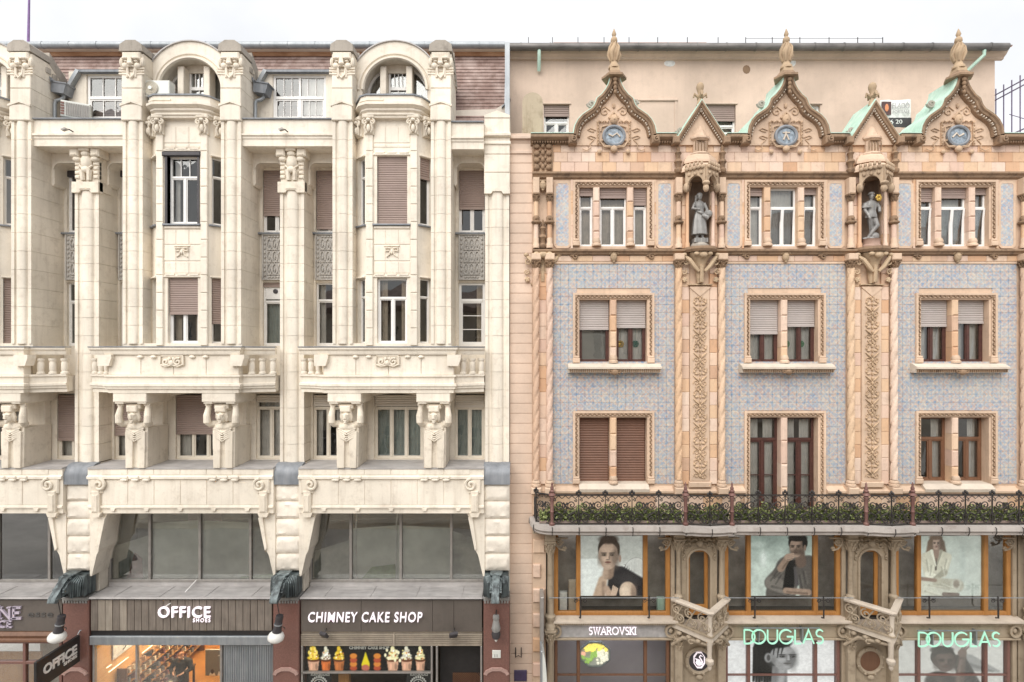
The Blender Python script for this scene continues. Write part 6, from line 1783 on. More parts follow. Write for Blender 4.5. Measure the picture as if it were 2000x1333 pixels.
def tall_columns(p, hw):
    z0, z1 = za + .20, zb_ - .05
    for q in (-1, 1):
        x = p + q * hw
        MB().lathe([(.12, z0), (.12, z0 + .12), (.09, z0 + .18), (.10, z0 + .3), (.085, z0 + .34)], x, -.12, 10).build('column_base', TP, right, 40)
        MB().lathe([(.085, z0 + .34), (.08, z0 + .78)], x, -.12, 10).build('column_shaft', 'terracotta', right, 40)
        MB().lathe([(.08, z0 + .78), (.17, z0 + .84), (.17, z0 + .88), (.11, z0 + .92), (.12, z0 + 1.02), (.08, z0 + 1.08)], x, -.12, 10).ell(x, -.22, z0 + .98, .05, .05, .06).build('shaft_ring', TO, right, 40)
        MB().lathe([(.08, z0 + 1.08), (.075, z0 + 1.55)], x, -.12, 10).build('column_shaft', 'terracotta', right, 40)
        put('leaf_capital', CAP2, right, (x, -.12, z0 + 1.55))
        MB().box(x - .11, x + .11, -.24, .02, z0 + 1.81, z1, .02).build('impost', TP, right)
for k, p in enumerate(PC):
    put('console', CONS, right, (p, -.10, za + .02))
    z0, z1 = za + .20, PZ(347, 0)
    # niche: rounded back
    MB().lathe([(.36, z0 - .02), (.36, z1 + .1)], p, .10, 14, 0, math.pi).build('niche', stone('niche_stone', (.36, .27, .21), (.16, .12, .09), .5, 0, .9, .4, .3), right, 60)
    MB().lathe([(.50, z0 - .16), (.56, z0 - .08), (.56, z0 + .0)], p, -.05, 14).build('console_slab', TC, right, 30)
    tall_columns(p, .72)
    for q in (-1, 1):
        n = 5; h = (z1 - z0) / n
        for t in range(n):
            a, c_ = sorted((p + q * .36, p + q * .60)); block(right, 'terracotta', a + .003, c_ - .003, -.06, .02, z0 + t * h + .003, z0 + (t + 1) * h - .003, .012, 'terracotta_block')
        x = p + q * .43
        MB().lathe([(.085, z0), (.085, z0 + .14), (.06, z0 + .2), (.06, z1 - .52)], x, -.12, 10).build('column_shaft', 'terracotta', right, 40)
        put('leaf_capital', CAP2, right, (x, -.12, z1 - .52))
    put('canopy', CANO, right, (p, -.05, PZ(366, -.3)))
    zt = PZ(334, -.3)
    for s_, r_, zz2 in ((0, .72, zt), (1, .60, zt + .30)):
        MB().lathe([(r_, zz2 - .02), (r_ * .98, zz2 + .06), (r_ * .86, zz2 + .20), (r_ * .62, zz2 + .32), (r_ * .45, zz2 + .36)], p, .0, 8, a0=R(22.5), sy=.75).build('hood_tier', TP, right)
    MB().lathe([(.36, zt + .60), (.34, zt + .64), (.24, zt + .68), (.24, zt + 1.05), (.34, zt + 1.12), (.34, zt + 1.18), (.26, zt + 1.2), (.16, zt + 1.42), (.04, zt + 1.6)], p, -.05, 8, a0=R(22.5), sy=.8).build('turret', 'terracotta_plain', right)
    m = MB()
    for t in range(5): m.tube([(p - .2 + t * .1, -.26, zt + .70), (p - .2 + t * .1, -.26, zt + 1.0)], .02, 5)
    m.ell(p, -.26, zt + 1.04, .2, .05, .04); m.build('turret_tracery', TO, right)
    for q in (-1, 1): put('pinnacle', spi, right, (p + q * .74, -.14, zt - .02))
tall_columns(.69, .225)
tall_columns(17.45, .66)
orn = MB()
for t in range(5):
    for q in (-1, 1): orn.ell(q * .2, -.06, .1 + t * .24, .10, .06, .09, 8, 5); orn.ell(q * .09, -.05, .2 + t * .24, .05, .05, .06, 6, 4)
    orn.ell(0, -.07, .12 + t * .24, .07, .06, .10, 8, 5)
for q in (-1, 1): orn.tube([(q * .3, -.02, 0), (q * .32, -.04, .6), (q * .28, -.02, 1.2)], .03, 5)
ORN = orn.mesh('foliage_drop', TO, 45)
for x in (.69, 17.45):
    put('foliage_drop', ORN, right, (x, -.02, AT0 + .02)); put('cartouche', CART, right, (x, -.10, PZ(365, 0))); put('console', CONS, right, (x, .12, za + .06))
    put('pinnacle', spi, right, (x, -.10, za + .2))

# --- set-back attic storey of the tiled house
AY = 2.5
ax0, ax1 = PX(991, AY), PX(1943, AY)
azt = PZ(104, AY)
ah = []
for a, b, c_, d in ((1062, 1112, 205, 262), (1375, 1437, 205, 262), (1585, 1602, 205, 232)): ah.append((PX(a, AY), PX(b, AY), PZ(d, AY), PZ(c_, AY)))
MB().wall(ax0, ax1, 19.8, azt, AY, ah, .22).build('attic_wall', 'salmon_plaster', right)
MB().box(ax0, ax1, AY + 1.4, AY + 1.5, 19, azt).build('inner_wall', 'room_dark', right)
MB().quad((ax1, AY, 19.8), (ax1, AY + 6, 19.8), (ax1, AY + 6, azt), (ax1, AY, azt)).build('attic_side_wall', 'salmon_plaster', right)
window(right, *ah[0], AY + .14, cols=2, transom=.42, fw=.07, sh=.36, cur=None)
window(right, *ah[1], AY + .14, cols=2, transom=.30, fw=.07, sh=.52, cur='curtain_white')
window(right, *ah[2], AY + .14, cols=1, fw=.06, cur=None)
for a, b, c_, d in ah: MB().box(a - .06, b + .06, AY - .05, AY, d + .01, d + .07, .01).build('lintel_moulding', 'salmon_plaster', right)
# blind window: shallow frame round a plastered-up opening
bx0, bx1, bz_ = PX(1250, AY), PX(1318, AY), PZ(198, AY)
MB().box(bx0 - .1, bx1 + .1, AY - .06, AY, bz_, bz_ + .08, .01).box(bx1, bx1 + .07, AY - .03, AY, 20, bz_).box(bx0 - .07, bx0, AY - .03, AY, 20, bz_).build('blind_frame', 'salmon_plaster', right)
MB().extr([(AY, azt - .30), (AY - .10, azt - .28), (AY - .12, azt - .22), (AY - .22, azt - .16), (AY - .34, azt - .02), (AY - .34, azt + .06), (AY, azt + .10)], 'x', ax0, ax1 + .25).build('eaves_cornice', 'salmon_plaster', right)
gz_ = PZ(92, AY - .45)
m = MB().lathe([(.135, ax0), (.135, PX(1968, AY - .45))], 0, 0, 16, M=Matrix.Translation((0, AY - .45, gz_)) @ Matrix.Rotation(R(90), 4, 'Y'))
x = ax0 + .5
while x < PX(1960, AY): m.lathe([(.15, x), (.15, x + .04)], 0, 0, 16, M=Matrix.Translation((0, AY - .45, gz_)) @ Matrix.Rotation(R(90), 4, 'Y')); x += 1.1
m.build('gutter', streaky('gutter_grey', (.10, .095, .092), (.24, .225, .215), .5, .4, (.7, 5, 5)), right, 40)
MB().quad((ax0, AY - .4, gz_ + .12), (ax1 + .3, AY - .4, gz_ + .12), (ax1 + .3, AY + 5, gz_ + 2.2), (ax0, AY + 5, gz_ + 2.2)).build('roof_slope', 'roof_tile', right)
random.seed(31)
tm_ = MB().lathe([(.09, 0), (.075, .42)], 0, 0, 8, 0, math.pi, M=Matrix.Rotation(R(-75), 4, 'X')).mesh('ridge_tile', stone('roof_clay', (.46, .24, .15), (.2, .13, .1), .5, .6, .9, .2, .4), 40)
x = PX(1400, AY)
while x < ax1 + .25:
    put('ridge_tile', tm_, right, (x, AY - .42, gz_ + (.10 if x > PX(1745, AY) else .03) + random.uniform(0, .03))); x += .17
m = MB().box(ax0, PX(1075, AY), AY - .3, AY - .25, gz_ + .1, gz_ + .23); m.build('eaves_board', 'zinc', right)
o = MB().box(PX(1080, AY), PX(1375, AY), AY - .28, AY - .22, gz_ + .1, gz_ + .27).build('eaves_board', 'roof_clay', right)
m = MB()
for px in (1032, 1078, 1127, 1177, 1225, 1280, 1337, 1396, 1449, 1500, 1553, 1609, 1664, 1712):
    x = PX(px, AY); m.box(x - .012, x + .012, AY - .36, AY - .34, gz_, gz_ + .42)
m.tube([(PX(1449, AY), AY - .35, gz_ + .38), (PX(1712, AY), AY - .35, gz_ + .38)], .008, 4)
stuff(m.build('snow_guard_stakes', 'dark_iron', right))
for px, d in ((1053, 0), (1920, 1)):
    x = PX(px, AY - .4)
    MB().tube([(x, AY - .45, gz_ - .1), (x, AY - .45, gz_ - .3), (x - (.35 if d else 0), AY - .1, gz_ - .72)], .065, 8).build('spout', 'patina', right, 40)
for px, py, r_ in ((1308, 124, .16),): MB().ell(PX(px, AY), AY, PZ(py, AY), .22, .02, .13).build('plaster_patch', 'sign_plain_white', right)
MB().ell(PX(1458, AY), AY, PZ(136, AY), .15, .03, .17, 8, 5).build('broken_plaster', 'terracotta_ornament', right)
MB().ell(PX(1549, AY), AY + .01, PZ(122, AY), .14, .02, .18).build('plaster_patch', 'sign_plain_white', right)
# weathered round-topped chimney stub
cx0, cx1 = PX(1020, .9), PX(1060, .9)
MB().extr([(cx0, 19.9)] + [(cx1, 19.9)] + arc((cx0 + cx1) / 2, PZ(206, .9), (cx1 - cx0) / 2, 0, 180, 10), 'y', .7, 1.3).build('chimney_stub', stone('chimney_old', (.50, .42, .31), (.22, .17, .11), .7, 0, .95, .8, .5), right, 40)
MB().box(-.45, .36, .14, 1.2, 20.1, 20.25, .02).build('strip_coping', 'salmon_plaster', right)

# --- first-floor skirting above the balcony
MB().extr([(.02, 8.18), (-.14, 8.22), (-.18, 8.27), (-.18, 8.33), (-.03, 8.40), (.02, 8.45)], 'x', .345, BC[1] - 1.37).build('skirting', TP, right)
MB().extr([(.02, 8.18), (-.14, 8.22), (-.18, 8.27), (-.18, 8.33), (-.03, 8.40), (.02, 8.45)], 'x', BC[1] + 1.37, X_END).build('skirting', TP, right)
for b in (BC[0], BC[2]): MB().extr([(.34, ZS1['z0'] + .02), (-.05, ZS1['z0'] - .0), (-.22, 8.40), (-.20, 8.30), (.30, 8.3)], 'x', b - HW - .02, b + HW + .02).build('window_sill', 'ledge_stone', right)
x = .36
random.seed(12)
while x < X_END - .3:
    w = random.choice((.5, .62, .75))
    if not (BC[1] - 1.4 < x + w and x < BC[1] + 1.4): block(right, 'terracotta', x + .003, x + w - .003, -.05, .02, 7.5, 8.17, .01, 'terracotta_block')
    x += w

# --- iron balcony
def bal_path(o=0.0, step=6):
    """front line of the balcony: rounded end, straight runs, a shallow bow before each pilaster"""
    P_ = [(.36, -.02)]
    for t in range(0, 91, 15): P_.append((.95 - .58 * math.cos(R(t)), -.35 - .57 * math.sin(R(t))))
    for p in PC + [17.47]:
        a, c_ = p - .74, p + .74
        P_ += [(a - .06, -.92), (a, -1.02), (a + .10, -1.0)]
        P_ += [(p + .58 * math.cos(R(180 - t)), -.96 - .12 * math.sin(R(t)) + (.0)) for t in range(20, 161, 20)]
        P_ += [(c_ - .10, -1.0), (c_, -1.02), (c_ + .06, -.92)]
    P_ = [q for q in P_ if q[0] < X_END] + [(X_END, -.92)]
    return P_
SP = bal_path()
bzt, bz0b = 7.44, 7.10
MB().sweep(SP, [(-.9, bz0b + .02), (.02, bz0b + .02), (.05, bz0b + .05), (.0, bz0b + .09), (.09, bz0b + .14), (.12, bz0b + .17), (.12, bzt - .0), (-.25, bzt + .01)]).build('balcony_slab', stone('slab_stone', (.50, .46, .43), (.28, .22, .19), .6, .0, .7, .3, .4, 14), right, 30)
MB().extr([(.30, .02), (.30, -.1)] + [(x, y + .1) for x, y in SP[1:]] + [(X_END, .02)], 'z', bz0b + .03, bzt - .01).build('balcony_floor', 'ledge_stone', right)
MB().box(.345, X_END, -.42, .02, bz0b - .12, bz0b + .03, .02).build('slab_support', 'iron_tan', right)
m = MB(); x = .5
while x < X_END: m.box(x, x + .05, -.62, -.42, bz0b - .06, bz0b + .02); x += .095
stuff(m.build('slab_dentils', 'iron_tan', right))
def railing_panel_mesh(w, h):
    m = MB(); y = 0; r_ = .018
    m.box(-w / 2, w / 2, -.02, .02, h - .025, h + .015).box(-w / 2, w / 2, -.015, .015, .02, .05)
    m.box(-w / 2 - .012, -w / 2 + .012, -.02, .02, -.32, h)
    for t in range(4): a = -w / 2 + w * (t + .5) / 4; m.tube([(a - w * .12, 0, h - .03), (a, 0, h - .12), (a + w * .12, 0, h - .03)], r_ * .8, 4)
    for q in (-1, 1):
        m.tube(spiral(q * w * .24, 0, h * .66, w * .17, 1.5, R(270 if q > 0 else 270), -q, 24, .12), r_, 5)
        m.tube([(q * w * .24, 0, h * .66 - w * .17), (q * w * .42, 0, h * .62), (q * w * .40, 0, h * .46), (q * w * .22, 0, h * .36), (q * .04, 0, h * .26)], r_, 5)
        m.tube(spiral(q * w * .27, 0, h * .17, w * .13, 1.4, R(90), q, 20, .15), r_, 5)
        m.tube([(q * w * .14, 0, h * .17), (q * w * .10, 0, h * .34), (q * w * .30, 0, h * .42), (q * w * .44, 0, h * .30)], r_, 5)
        m.tube([(q * w * .48, 0, h * .08), (q * w * .40, 0, h * .26), (q * w * .48, 0, h * .44)], r_, 5)
        m.tube([(-q * .07, 0, h * .74), (q * .07, 0, h * .54)], .03, 5)
        m.tube([(-q * .06, 0, h * .50), (q * .06, 0, h * .38)], .024, 5)
        m.tube(spiral(q * w * .40, 0, h * .82, w * .06, 1.1, R(180), q, 12, .2), r_ * .8, 4)
    m.ell(0, 0, h * .64, .035, .03, .04, 6, 4); m.ell(0, 0, h * .46, .03, .025, .03, 6, 4)
    m.box(-w / 2 - .05, -w / 2 + .05, -.03, .03, h - .01, h + .03, .01)
    for t in (-1, 0, 1): m.ell(-w / 2 + t * .06, 0, h + .06 + (0 if t else .05), .04, .04, .06, 6, 4)
    m.ell(-w / 2, 0, h * .5, .03, .03, .08, 6, 4); m.ell(-w / 2, 0, .06, .035, .035, .06, 6, 4)
    m.tube([(-w / 2, -.02, .0), (-w / 2, -.16, -.06), (-w / 2, -.17, -.2), (-w / 2, -.1, -.32)], .014, 5)
    return m.mesh('railing_panel', 'dark_iron', 45)
RH = PZ(967, -.92) - bzt
def walk(path, n):
    d = [0]
    for a, b in zip(path, path[1:]): d.append(d[-1] + math.hypot(b[0] - a[0], b[1] - a[1]))
    out = []
    for k in range(n + 1):
        t = d[-1] * k / n; i = max(j for j in range(len(d)) if d[j] <= t + 1e-9); i = min(i, len(path) - 2)
        u = (t - d[i]) / (d[i + 1] - d[i]); out.append((path[i][0] + (path[i + 1][0] - path[i][0]) * u, path[i][1] + (path[i + 1][1] - path[i][1]) * u))
    return out
RAILS = {}
def rail(path, n):
    pts = walk(path, n)
    for a, b in zip(pts, pts[1:]):
        w = round(math.hypot(b[0] - a[0], b[1] - a[1]), 2)
        if w not in RAILS: RAILS[w] = railing_panel_mesh(w, RH)
        put('railing_panel', RAILS[w], right, ((a[0] + b[0]) / 2, (a[1] + b[1]) / 2, bzt), (0, 0, math.atan2(b[1] - a[1], b[0] - a[0])))
POSTX = [.95]
for p in PC + [17.47]: POSTX += [p - .74, p + .74]
arc0 = [(.95 - .56 * math.cos(R(t)), -.35 - .57 * math.sin(R(t))) for t in range(0, 91, 15)]
rail([(.40, .0)] + arc0[1:], 2)
for i, (a, b) in enumerate(zip(POSTX, POSTX[1:])):
    if i % 2 == 0: rail([(a, -.92), (min(b, X_END), -.92)], 5)
    else: rail([(a, -.94), ((a + b) / 2 - .3, -1.05), ((a + b) / 2 + .3, -1.05), (b, -.94)], 2)
post = MB().lathe([(.07, -.05), (.09, .02), (.09, .06), (.05, .10), (.055, RH * .42), (.075, RH * .46), (.055, RH * .5), (.06, RH * .86), (.085, RH * .92), (.05, RH * .97), (.12, RH * 1.0), (.10, RH * 1.05), (.06, RH * 1.08), (.085, RH * 1.14), (.05, RH * 1.18), (.06, RH * 1.24), (.03, RH * 1.30), (.035, RH * 1.36), (.005, RH * 1.44)], 0, 0, 10).mesh('railing_post', 'rust_iron', 40)
for x in POSTX:
    if x < X_END: put('railing_post', post, right, (x, -.95, bzt))

# --- box hedge in troughs behind the railing
leafm = MB(); 
def hedge(x0, x1, y0, y1, z0, z1, seed):
    random.seed(seed); m = MB(); n = int((x1 - x0) * 800)
    for _ in range(n):
        x = random.uniform(x0, x1); y = random.uniform(y0, y1); z = z0 + (z1 - z0) * (random.random() ** .6) * (1 + .18 * math.sin(x * 7.1 + seed) + .1 * math.sin(x * 17))
        s = random.uniform(.022, .045); a, b = random.uniform(0, 6.28), random.uniform(-.9, .9)
        u = Vector((math.cos(a), math.sin(a), b * .5)) * s; w = Vector((-math.sin(a) * .5, math.cos(a) * .5, .8)) * s
        c_ = Vector((x, y, z)); m.quad(c_ - u, c_ - w * .7, c_ + u, c_ + w)
    return m
def leaf_mat():
    m, nt, N, L, b = nodes_of('hedge_leaf')
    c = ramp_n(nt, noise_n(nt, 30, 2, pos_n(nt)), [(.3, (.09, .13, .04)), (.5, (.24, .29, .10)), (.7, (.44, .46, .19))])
    L.new(c, b.inputs['Base Color']); b.inputs['Roughness'].default_value = .55; MATS['hedge_leaf'] = m
leaf_mat()
sect = [(.55, PC[0] - .8, 'clipped box hedge on the balcony in front of the closed brown shutters'), (PC[0] - .7, PC[0] + .7, 'short box hedge on the balcony bow below the woman statue'), (PC[0] + .8, PC[1] - .8, 'box hedge on the balcony in front of the tall brown doors'),
        (PC[1] - .7, PC[1] + .7, 'short box hedge on the balcony bow below the man statue'), (PC[1] + .8, X_END - .1, 'box hedge on the balcony under the brown casement windows')]
for i, (a, b, lab) in enumerate(sect):
    t = empty('hedge', ((a + b) / 2, -.7, bzt), lab, 'hedge', 'box hedges along the iron balcony')
    MB().box(a, b, -.82, -.58, bzt + .01, bzt + .10, .02).build('trough', 'shutter_brown', t)
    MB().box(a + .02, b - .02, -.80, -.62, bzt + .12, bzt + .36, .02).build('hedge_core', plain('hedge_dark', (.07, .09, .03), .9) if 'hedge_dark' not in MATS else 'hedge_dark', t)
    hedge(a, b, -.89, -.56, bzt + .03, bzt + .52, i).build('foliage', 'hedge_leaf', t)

# ================================================================ iron and glass shop storeys of the tiled house
IT = 'iron_tan'
fz1, fz0 = bz0b - .12, PZ(1206, -.05)
fzv = 6.76                            # just below what the balcony hides
colm = MB()
def iron_column(x, y, z0, z1, r_=.12):
    h = z1 - z0
    MB().lathe([(r_ * 1.5, z0), (r_ * 1.5, z0 + .10), (r_ * 1.1, z0 + .16), (r_ * 1.2, z0 + .28), (r_ * 1.5, z0 + .34), (r_ * 1.5, z0 + .40), (r_ * .9, z0 + .46), (r_ * .75, z1 - .5), (r_ * .9, z1 - .46), (r_ * .9, z1 - .40)], x, y, 12, lobes=0).build('iron_column', IT, right, 40)
    put('leaf_capital', CAP3, right, (x, y, z1 - .42))
CAP3 = leaf_capital_mesh(.34, .42, 'leaf_capital', IT, 8)
brk = MB()
brk.tube([(0, 0, .0), (.04, 0, -.22), (.16, 0, -.36), (.36, 0, -.42)], .03, 6); brk.tube(spiral(.16, 0, -.14, .13, 1.5, R(180), 1, 22), .028, 6); brk.tube(spiral(.33, 0, -.36, .07, 1.2, R(0), 1, 14), .025, 6)
for t in range(4): brk.ell(.06 + t * .07, 0, -.06 - t * .03, .05, .04, .04, 6, 4)
brk.box(0, .44, -.03, .03, -.03, .02)
def mirror(mb):
    m = MB(); m.v = [(-x, y, z) for x, y, z in mb.v]; m.f = [f[::-1] for f in mb.f]; return m
BRL = mirror(brk).mesh('scroll_bracket', IT, 45)
BRM = brk.mesh('scroll_bracket', IT, 45)
def wood_window(parent, xs, z0, z1, y, mat='wood_orange', pw=.075, name='shop_window', rails=(), glassm='shop_glass'):
    m = MB()
    for i, x in enumerate(xs): m.box(x - pw, x + pw, y - .06, y + .08, z0, z1, .02)
    m.box(xs[0], xs[-1], y - .05, y + .07, z0, z0 + .13, .02).box(xs[0], xs[-1], y - .05, y + .07, z1 - .10, z1, .02)
    for a, b, z in rails: m.box(a, b, y - .03, y + .04, z - .02, z + .02)
    w_ = m.build(name, mat, parent)
    for a, b in zip(xs, xs[1:]): MB().box(a + pw - .01, b - pw + .01, y + .02, y + .03, z0 + .12, z1 - .09).build('pane', glassm, w_)
    return w_
WYR = .12
LX = [(1090, 1131, 1262, 1302), (1421, 1459, 1590, 1632), (1752, 1791, 1926, 1980)]
def bxs(k): 
    b = BC[k]; return [b - 1.93, b - 1.17, b + 1.10, b + 1.86]
for k, b in enumerate(BC):
    xs = bxs(k)
    wood_window(right, xs, fz0, fz1, WYR)
    MB().box(xs[0] - .20, xs[0] - .07, WYR - .12, WYR + .2, 0, fz1, .02).build('iron_stanchion', IT, right); MB().box(xs[-1] + .08, xs[-1] + .22, WYR - .12, WYR + .2, 0, fz1, .02).build('iron_stanchion', IT, right)
    put('scroll_bracket', BRM, right, (xs[0] - .06, -.08, fzv - .03)); put('scroll_bracket', BRL, right, (xs[-1] + .06, -.08, fzv - .03))
    # sill ledge, dentils, sign band
    MB().extr([(.30, fz0 - .0), (.05, fz0 - .0), (-.30, fz0 - .03), (-.30, fz0 - .09), (-.24, fz0 - .11), (-.20, fz0 - .18), (.2, fz0 - .18)], 'x', xs[0] - .22, xs[-1] + .24).build('sill_ledge', 'ledge_stone', right)
    m = MB(); x = xs[0] - .2
    while x < xs[-1] + .2: m.box(x, x + .03, -.25, -.2, fz0 - .17, fz0 - .11); x += .06
    stuff(m.build('ledge_dentils', IT, right))
    sz1_, sz0_ = fz0 - .18, PZ(1247, -.1)
    MB().box(xs[0] - .05, xs[-1] + .07, -.06, .1, sz0_, sz1_, .012).build('sign_fascia', plain('fascia_grey', (.42, .41, .41), .5) if k == 0 else IT, right)
    MB().box(xs[0] - .22, xs[-1] + .24, -.12, .1, sz0_ - .07, sz0_ + .0, .015).build('fascia_moulding', IT, right)
    for q in (-1, 1):
        x = xs[0] - .02 if q < 0 else xs[-1] + .04
        MB().sweep([(x - q * .0 + .17 * math.cos(R(t)), (sz0_ + sz1_) / 2 + .19 * math.sin(R(t))) for t in range(0, 361, 24)], [(-.04, -.16), (.03, -.16), (.03, .0), (-.04, .0)], 'xz').ell(x, -.1, (sz0_ + sz1_) / 2, .08, .05, .09).build('roundel', IT, right, 40)
    # ground-floor shop window
    wood_window(right, xs, .3, sz0_ - .07, WYR, 'wood_brown' if k == 0 else 'granite_red', .055, rails=((xs[0], xs[-1], PZ(1318, WYR)),))
    MB().box(xs[0], xs[-1], WYR - .06, WYR + .3, 0, .3).build('stall_riser', 'granite_red', right)
    # rail with scrolled stays in front of the upper shop window
    r_ = MB(); zr = PZ(1167, -.3)
    r_.tube([(xs[0] - .25, -.34, zr), (xs[-1] + .25, -.34, zr)], .016, 6)
    rl = r_.build('guard_rail', 'zinc', right)
    for x in (xs[1] + .02, xs[2] + .02):
        m = MB().tube([(x, -.34, zr + .05), (x, -.36, zr - .3), (x, -.36, zr - .66), (x - .02, -.28, zr - .68)], .028, 6)
        for q in (-1, 1): m.tube(spiral(x + q * .16, -.34, zr - .09, .08, 1.3, R(90), q, 16), .014, 5)
        m.tube([(x - .22, -.34, zr - .02), (x, -.34, zr - .1), (x + .22, -.34, zr - .02)], .012, 5)
        m.build('stay', 'dark_iron', rl, 45)
MB().box(.345, .80, .02, .5, 0, fz1 + .1).build('corner_pier', TP, right)
for t in range(8): block(right, 'terracotta', .36, .76 if t % 2 else .62, -.06, .02, .4 + t * .83, .4 + t * .83 + .45, .03, 'quoin_stone')
for x in (.93,): iron_column(x, -.22, fz0 - .25, fzv - .04); MB().box(x - .17, x + .17, -.4, -.05, fzv - .04, fz1 + .02, .02).build('impost', IT, right); iron_column(x, -.22, .3, fz0 - .3)
MB().box(.80, 1.06, -.40, .1, fz0 - .34, fz0 - .22, .02).build('column_plinth', IT, right)
# --- oriel doors with their prow-shaped balconies
def scroll_grille(m, p0, p1, z0, z1):
    p0, p1 = Vector(p0), Vector(p1); d = p1 - p0; L_ = d.length; d.normalize()
    T = Matrix(((d.x, -d.y, 0, p0.x), (d.y, d.x, 0, p0.y), (0, 0, 1, 0), (0, 0, 0, 1)))
    h = z1 - z0; n = max(2, round(L_ / .4))
    for k in range(n):
        c_ = L_ * (k + .5) / n
        m.tube(spiral(c_ - .06, 0, z0 + h * .66, h * .24, 1.5, R(90), 1, 20), .026, 5, T); m.tube(spiral(c_ + .08, 0, z0 + h * .3, h * .22, 1.5, R(270), 1, 20), .026, 5, T)
        m.tube([(c_ - .18, 0, z0 + .05), (c_ - .04, 0, z0 + h * .45), (c_ + .16, 0, z1 - .05)], .024, 5, T); m.ell(c_, -.01, z0 + h * .48, .05, .04, .05, 6, 4, T)
for k, p in enumerate(PC + [17.47]):
    if k == 2: continue
    for q in (-1, 1):
        iron_column(p + q * .72, -.10, fz0 + .35, fzv, .095); MB().box(p + q * .72 - .17, p + q * .72 + .17, -.27, .1, fzv, fz1 + .02, .02).build('impost', IT, right)
        MB().box(p + q * .72 - .14, p + q * .72 + .14, -.26, .15, fz0 - .30, fz0 + .35, .03).build('column_pedestal', IT, right)
        MB().box(p + q * .72 - .13, p + q * .72 + .13, -.20, .2, .3, fz0 - .78, .03).build('pilaster_strip', IT, right)
        put('leaf_capital', CAP3, right, (p + q * .72, -.12, fz0 - 1.0))
        MB().tube(spiral(p + q * .72, -.24, fz0 - .5, .13, 1.4, R(90), -q, 18), .04, 6).box(p + q * .72 - .12, p + q * .72 + .12, -.22, .1, fz0 - .62, fz0 - .32, .02).build('scroll_console', IT, right, 45)
    # arched door frame
    zt = 6.02; r_ = .36
    outer = [(p - .60, fz0 + .0), (p - .60, fz1), (p + .60, fz1), (p + .60, fz0)]
    inner = [(p + r_, fz0), (p + r_, zt - .05)] + [(p + r_ * math.cos(R(t)), zt - .05 + .34 * math.sin(R(t))) for t in range(15, 166, 15)] + [(p - r_, zt - .05), (p - r_, fz0)]
    MB().extr(outer + inner, 'y', -.02, .16).build('arched_frame', IT, right)
    MB().sweep(inner[::-1], [(-.0, -.06), (-.07, -.06), (-.07, .0), (0, .0)], 'xz').build('arch_moulding', IT, right, 40)
    m = MB()
    leaves(m, [(p - .54, fzv - .08), (p + .54, fzv - .08)], -.06, .10, .12, 4); leaves(m, [(p - .52, fzv - .22), (p + .52, fzv - .22)], -.05, .09, .12, 6); leaves(m, [(p - .52, 5.95), (p - .50, 6.3), (p - .34, 6.45)], -.05, .07, .1, 7); leaves(m, [(p + .34, 6.45), (p + .50, 6.3), (p + .52, 5.95)], -.05, .07, .1, 8)
    m.ell(p, -.1, fzv - .2, .11, .08, .13)
    for q in (-1, 1): m.tube(spiral(p + q * .30, -.05, fzv - .30, .11, 1.3, R(90), -q, 16), .03, 5)
    m.build('spandrel_carving', IT, right, 45)
    d_ = MB().box(p - .34, p - .27, .10, .18, fz0, zt + .28, .01).box(p + .22, p + .34, .10, .18, fz0, zt + .28, .01).box(p - .27, p + .22, .10, .18, fz0, fz0 + .35, .01).box(p - .27, p + .22, .10, .18, zt + .18, zt + .28).build('door', 'wood_orange', right)
    MB().box(p - .28, p + .23, .13, .14, fz0 + .34, zt + .2).build('pane', 'shop_glass', d_)
    # prow balcony
    A, Tp, B = (p - .95, -.14), (p, -1.12), (p + .95, -.14)
    zf, zr = fz0 - .12, PZ(1166, 0)
    pb = MB().extr([(A[0], .05), A, (Tp[0] - .07, Tp[1]), (Tp[0] + .07, Tp[1]), B, (B[0], .05)], 'z', zf - .16, zf).build('prow_balcony', 'ledge_stone', right)
    pth = [A, (Tp[0] - .05, Tp[1]), (Tp[0] + .05, Tp[1]), B]
    MB().sweep(pth, [(-.12, zr - .06), (.05, zr - .06), (.07, zr), (.04, zr + .05), (-.12, zr + .05)]).build('handrail', 'ledge_stone', pb)
    MB().sweep(pth, [(-.08, zf + .0), (.04, zf + .0), (.04, zf + .05), (-.08, zf + .05)]).build('kerb', IT, pb)
    m = MB(); scroll_grille(m, (*A, 0), (*Tp, 0), zf + .05, zr - .06); scroll_grille(m, (*Tp, 0), (*B, 0), zf + .05, zr - .06)
    m.build('scroll_grille', IT, pb, 45)
    MB().lathe([(.09, zf), (.09, zf + .08), (.06, zf + .14), (.07, zr - .2), (.09, zr - .1)], Tp[0], Tp[1] + .06, 10).build('prow_post', 'ledge_stone', pb, 40)
    MB().lathe([(.02, zf - 1.10), (.07, zf - 1.02), (.06, zf - .95), (.13, zf - .85), (.13, zf - .76), (.07, zf - .70), (.08, zf - .3), (.10, zf - .2), (.10, zf - .16)], Tp[0], Tp[1] + .10, 10).build('hanging_boss', 'ledge_stone', pb, 40)
    m = MB()
    for q, E in ((-1, A), (1, B)):
        m.tube([(E[0], E[1], zf - .75), (E[0] * .7 + Tp[0] * .3, E[1] * .7 + Tp[1] * .3, zf - .35), (Tp[0], Tp[1] + .12, zf - .3)], [.05, .06, .05], 7)
        for t in range(3): u = .2 + t * .25; m.ell(E[0] * (1 - u) + Tp[0] * u, E[1] * (1 - u) + Tp[1] * u, zf - .26, .10, .08, .07, 7, 5)
        m.tube(spiral((E[0] + Tp[0]) / 2, (E[1] + Tp[1]) / 2, zf - .36, .12, 1.4, R(90), q, 16), .03, 5)
    m.build('under_brackets', IT, pb, 45)
    # ground-floor panel with round window
    zc_ = PZ(1292, -.02); rr = .40
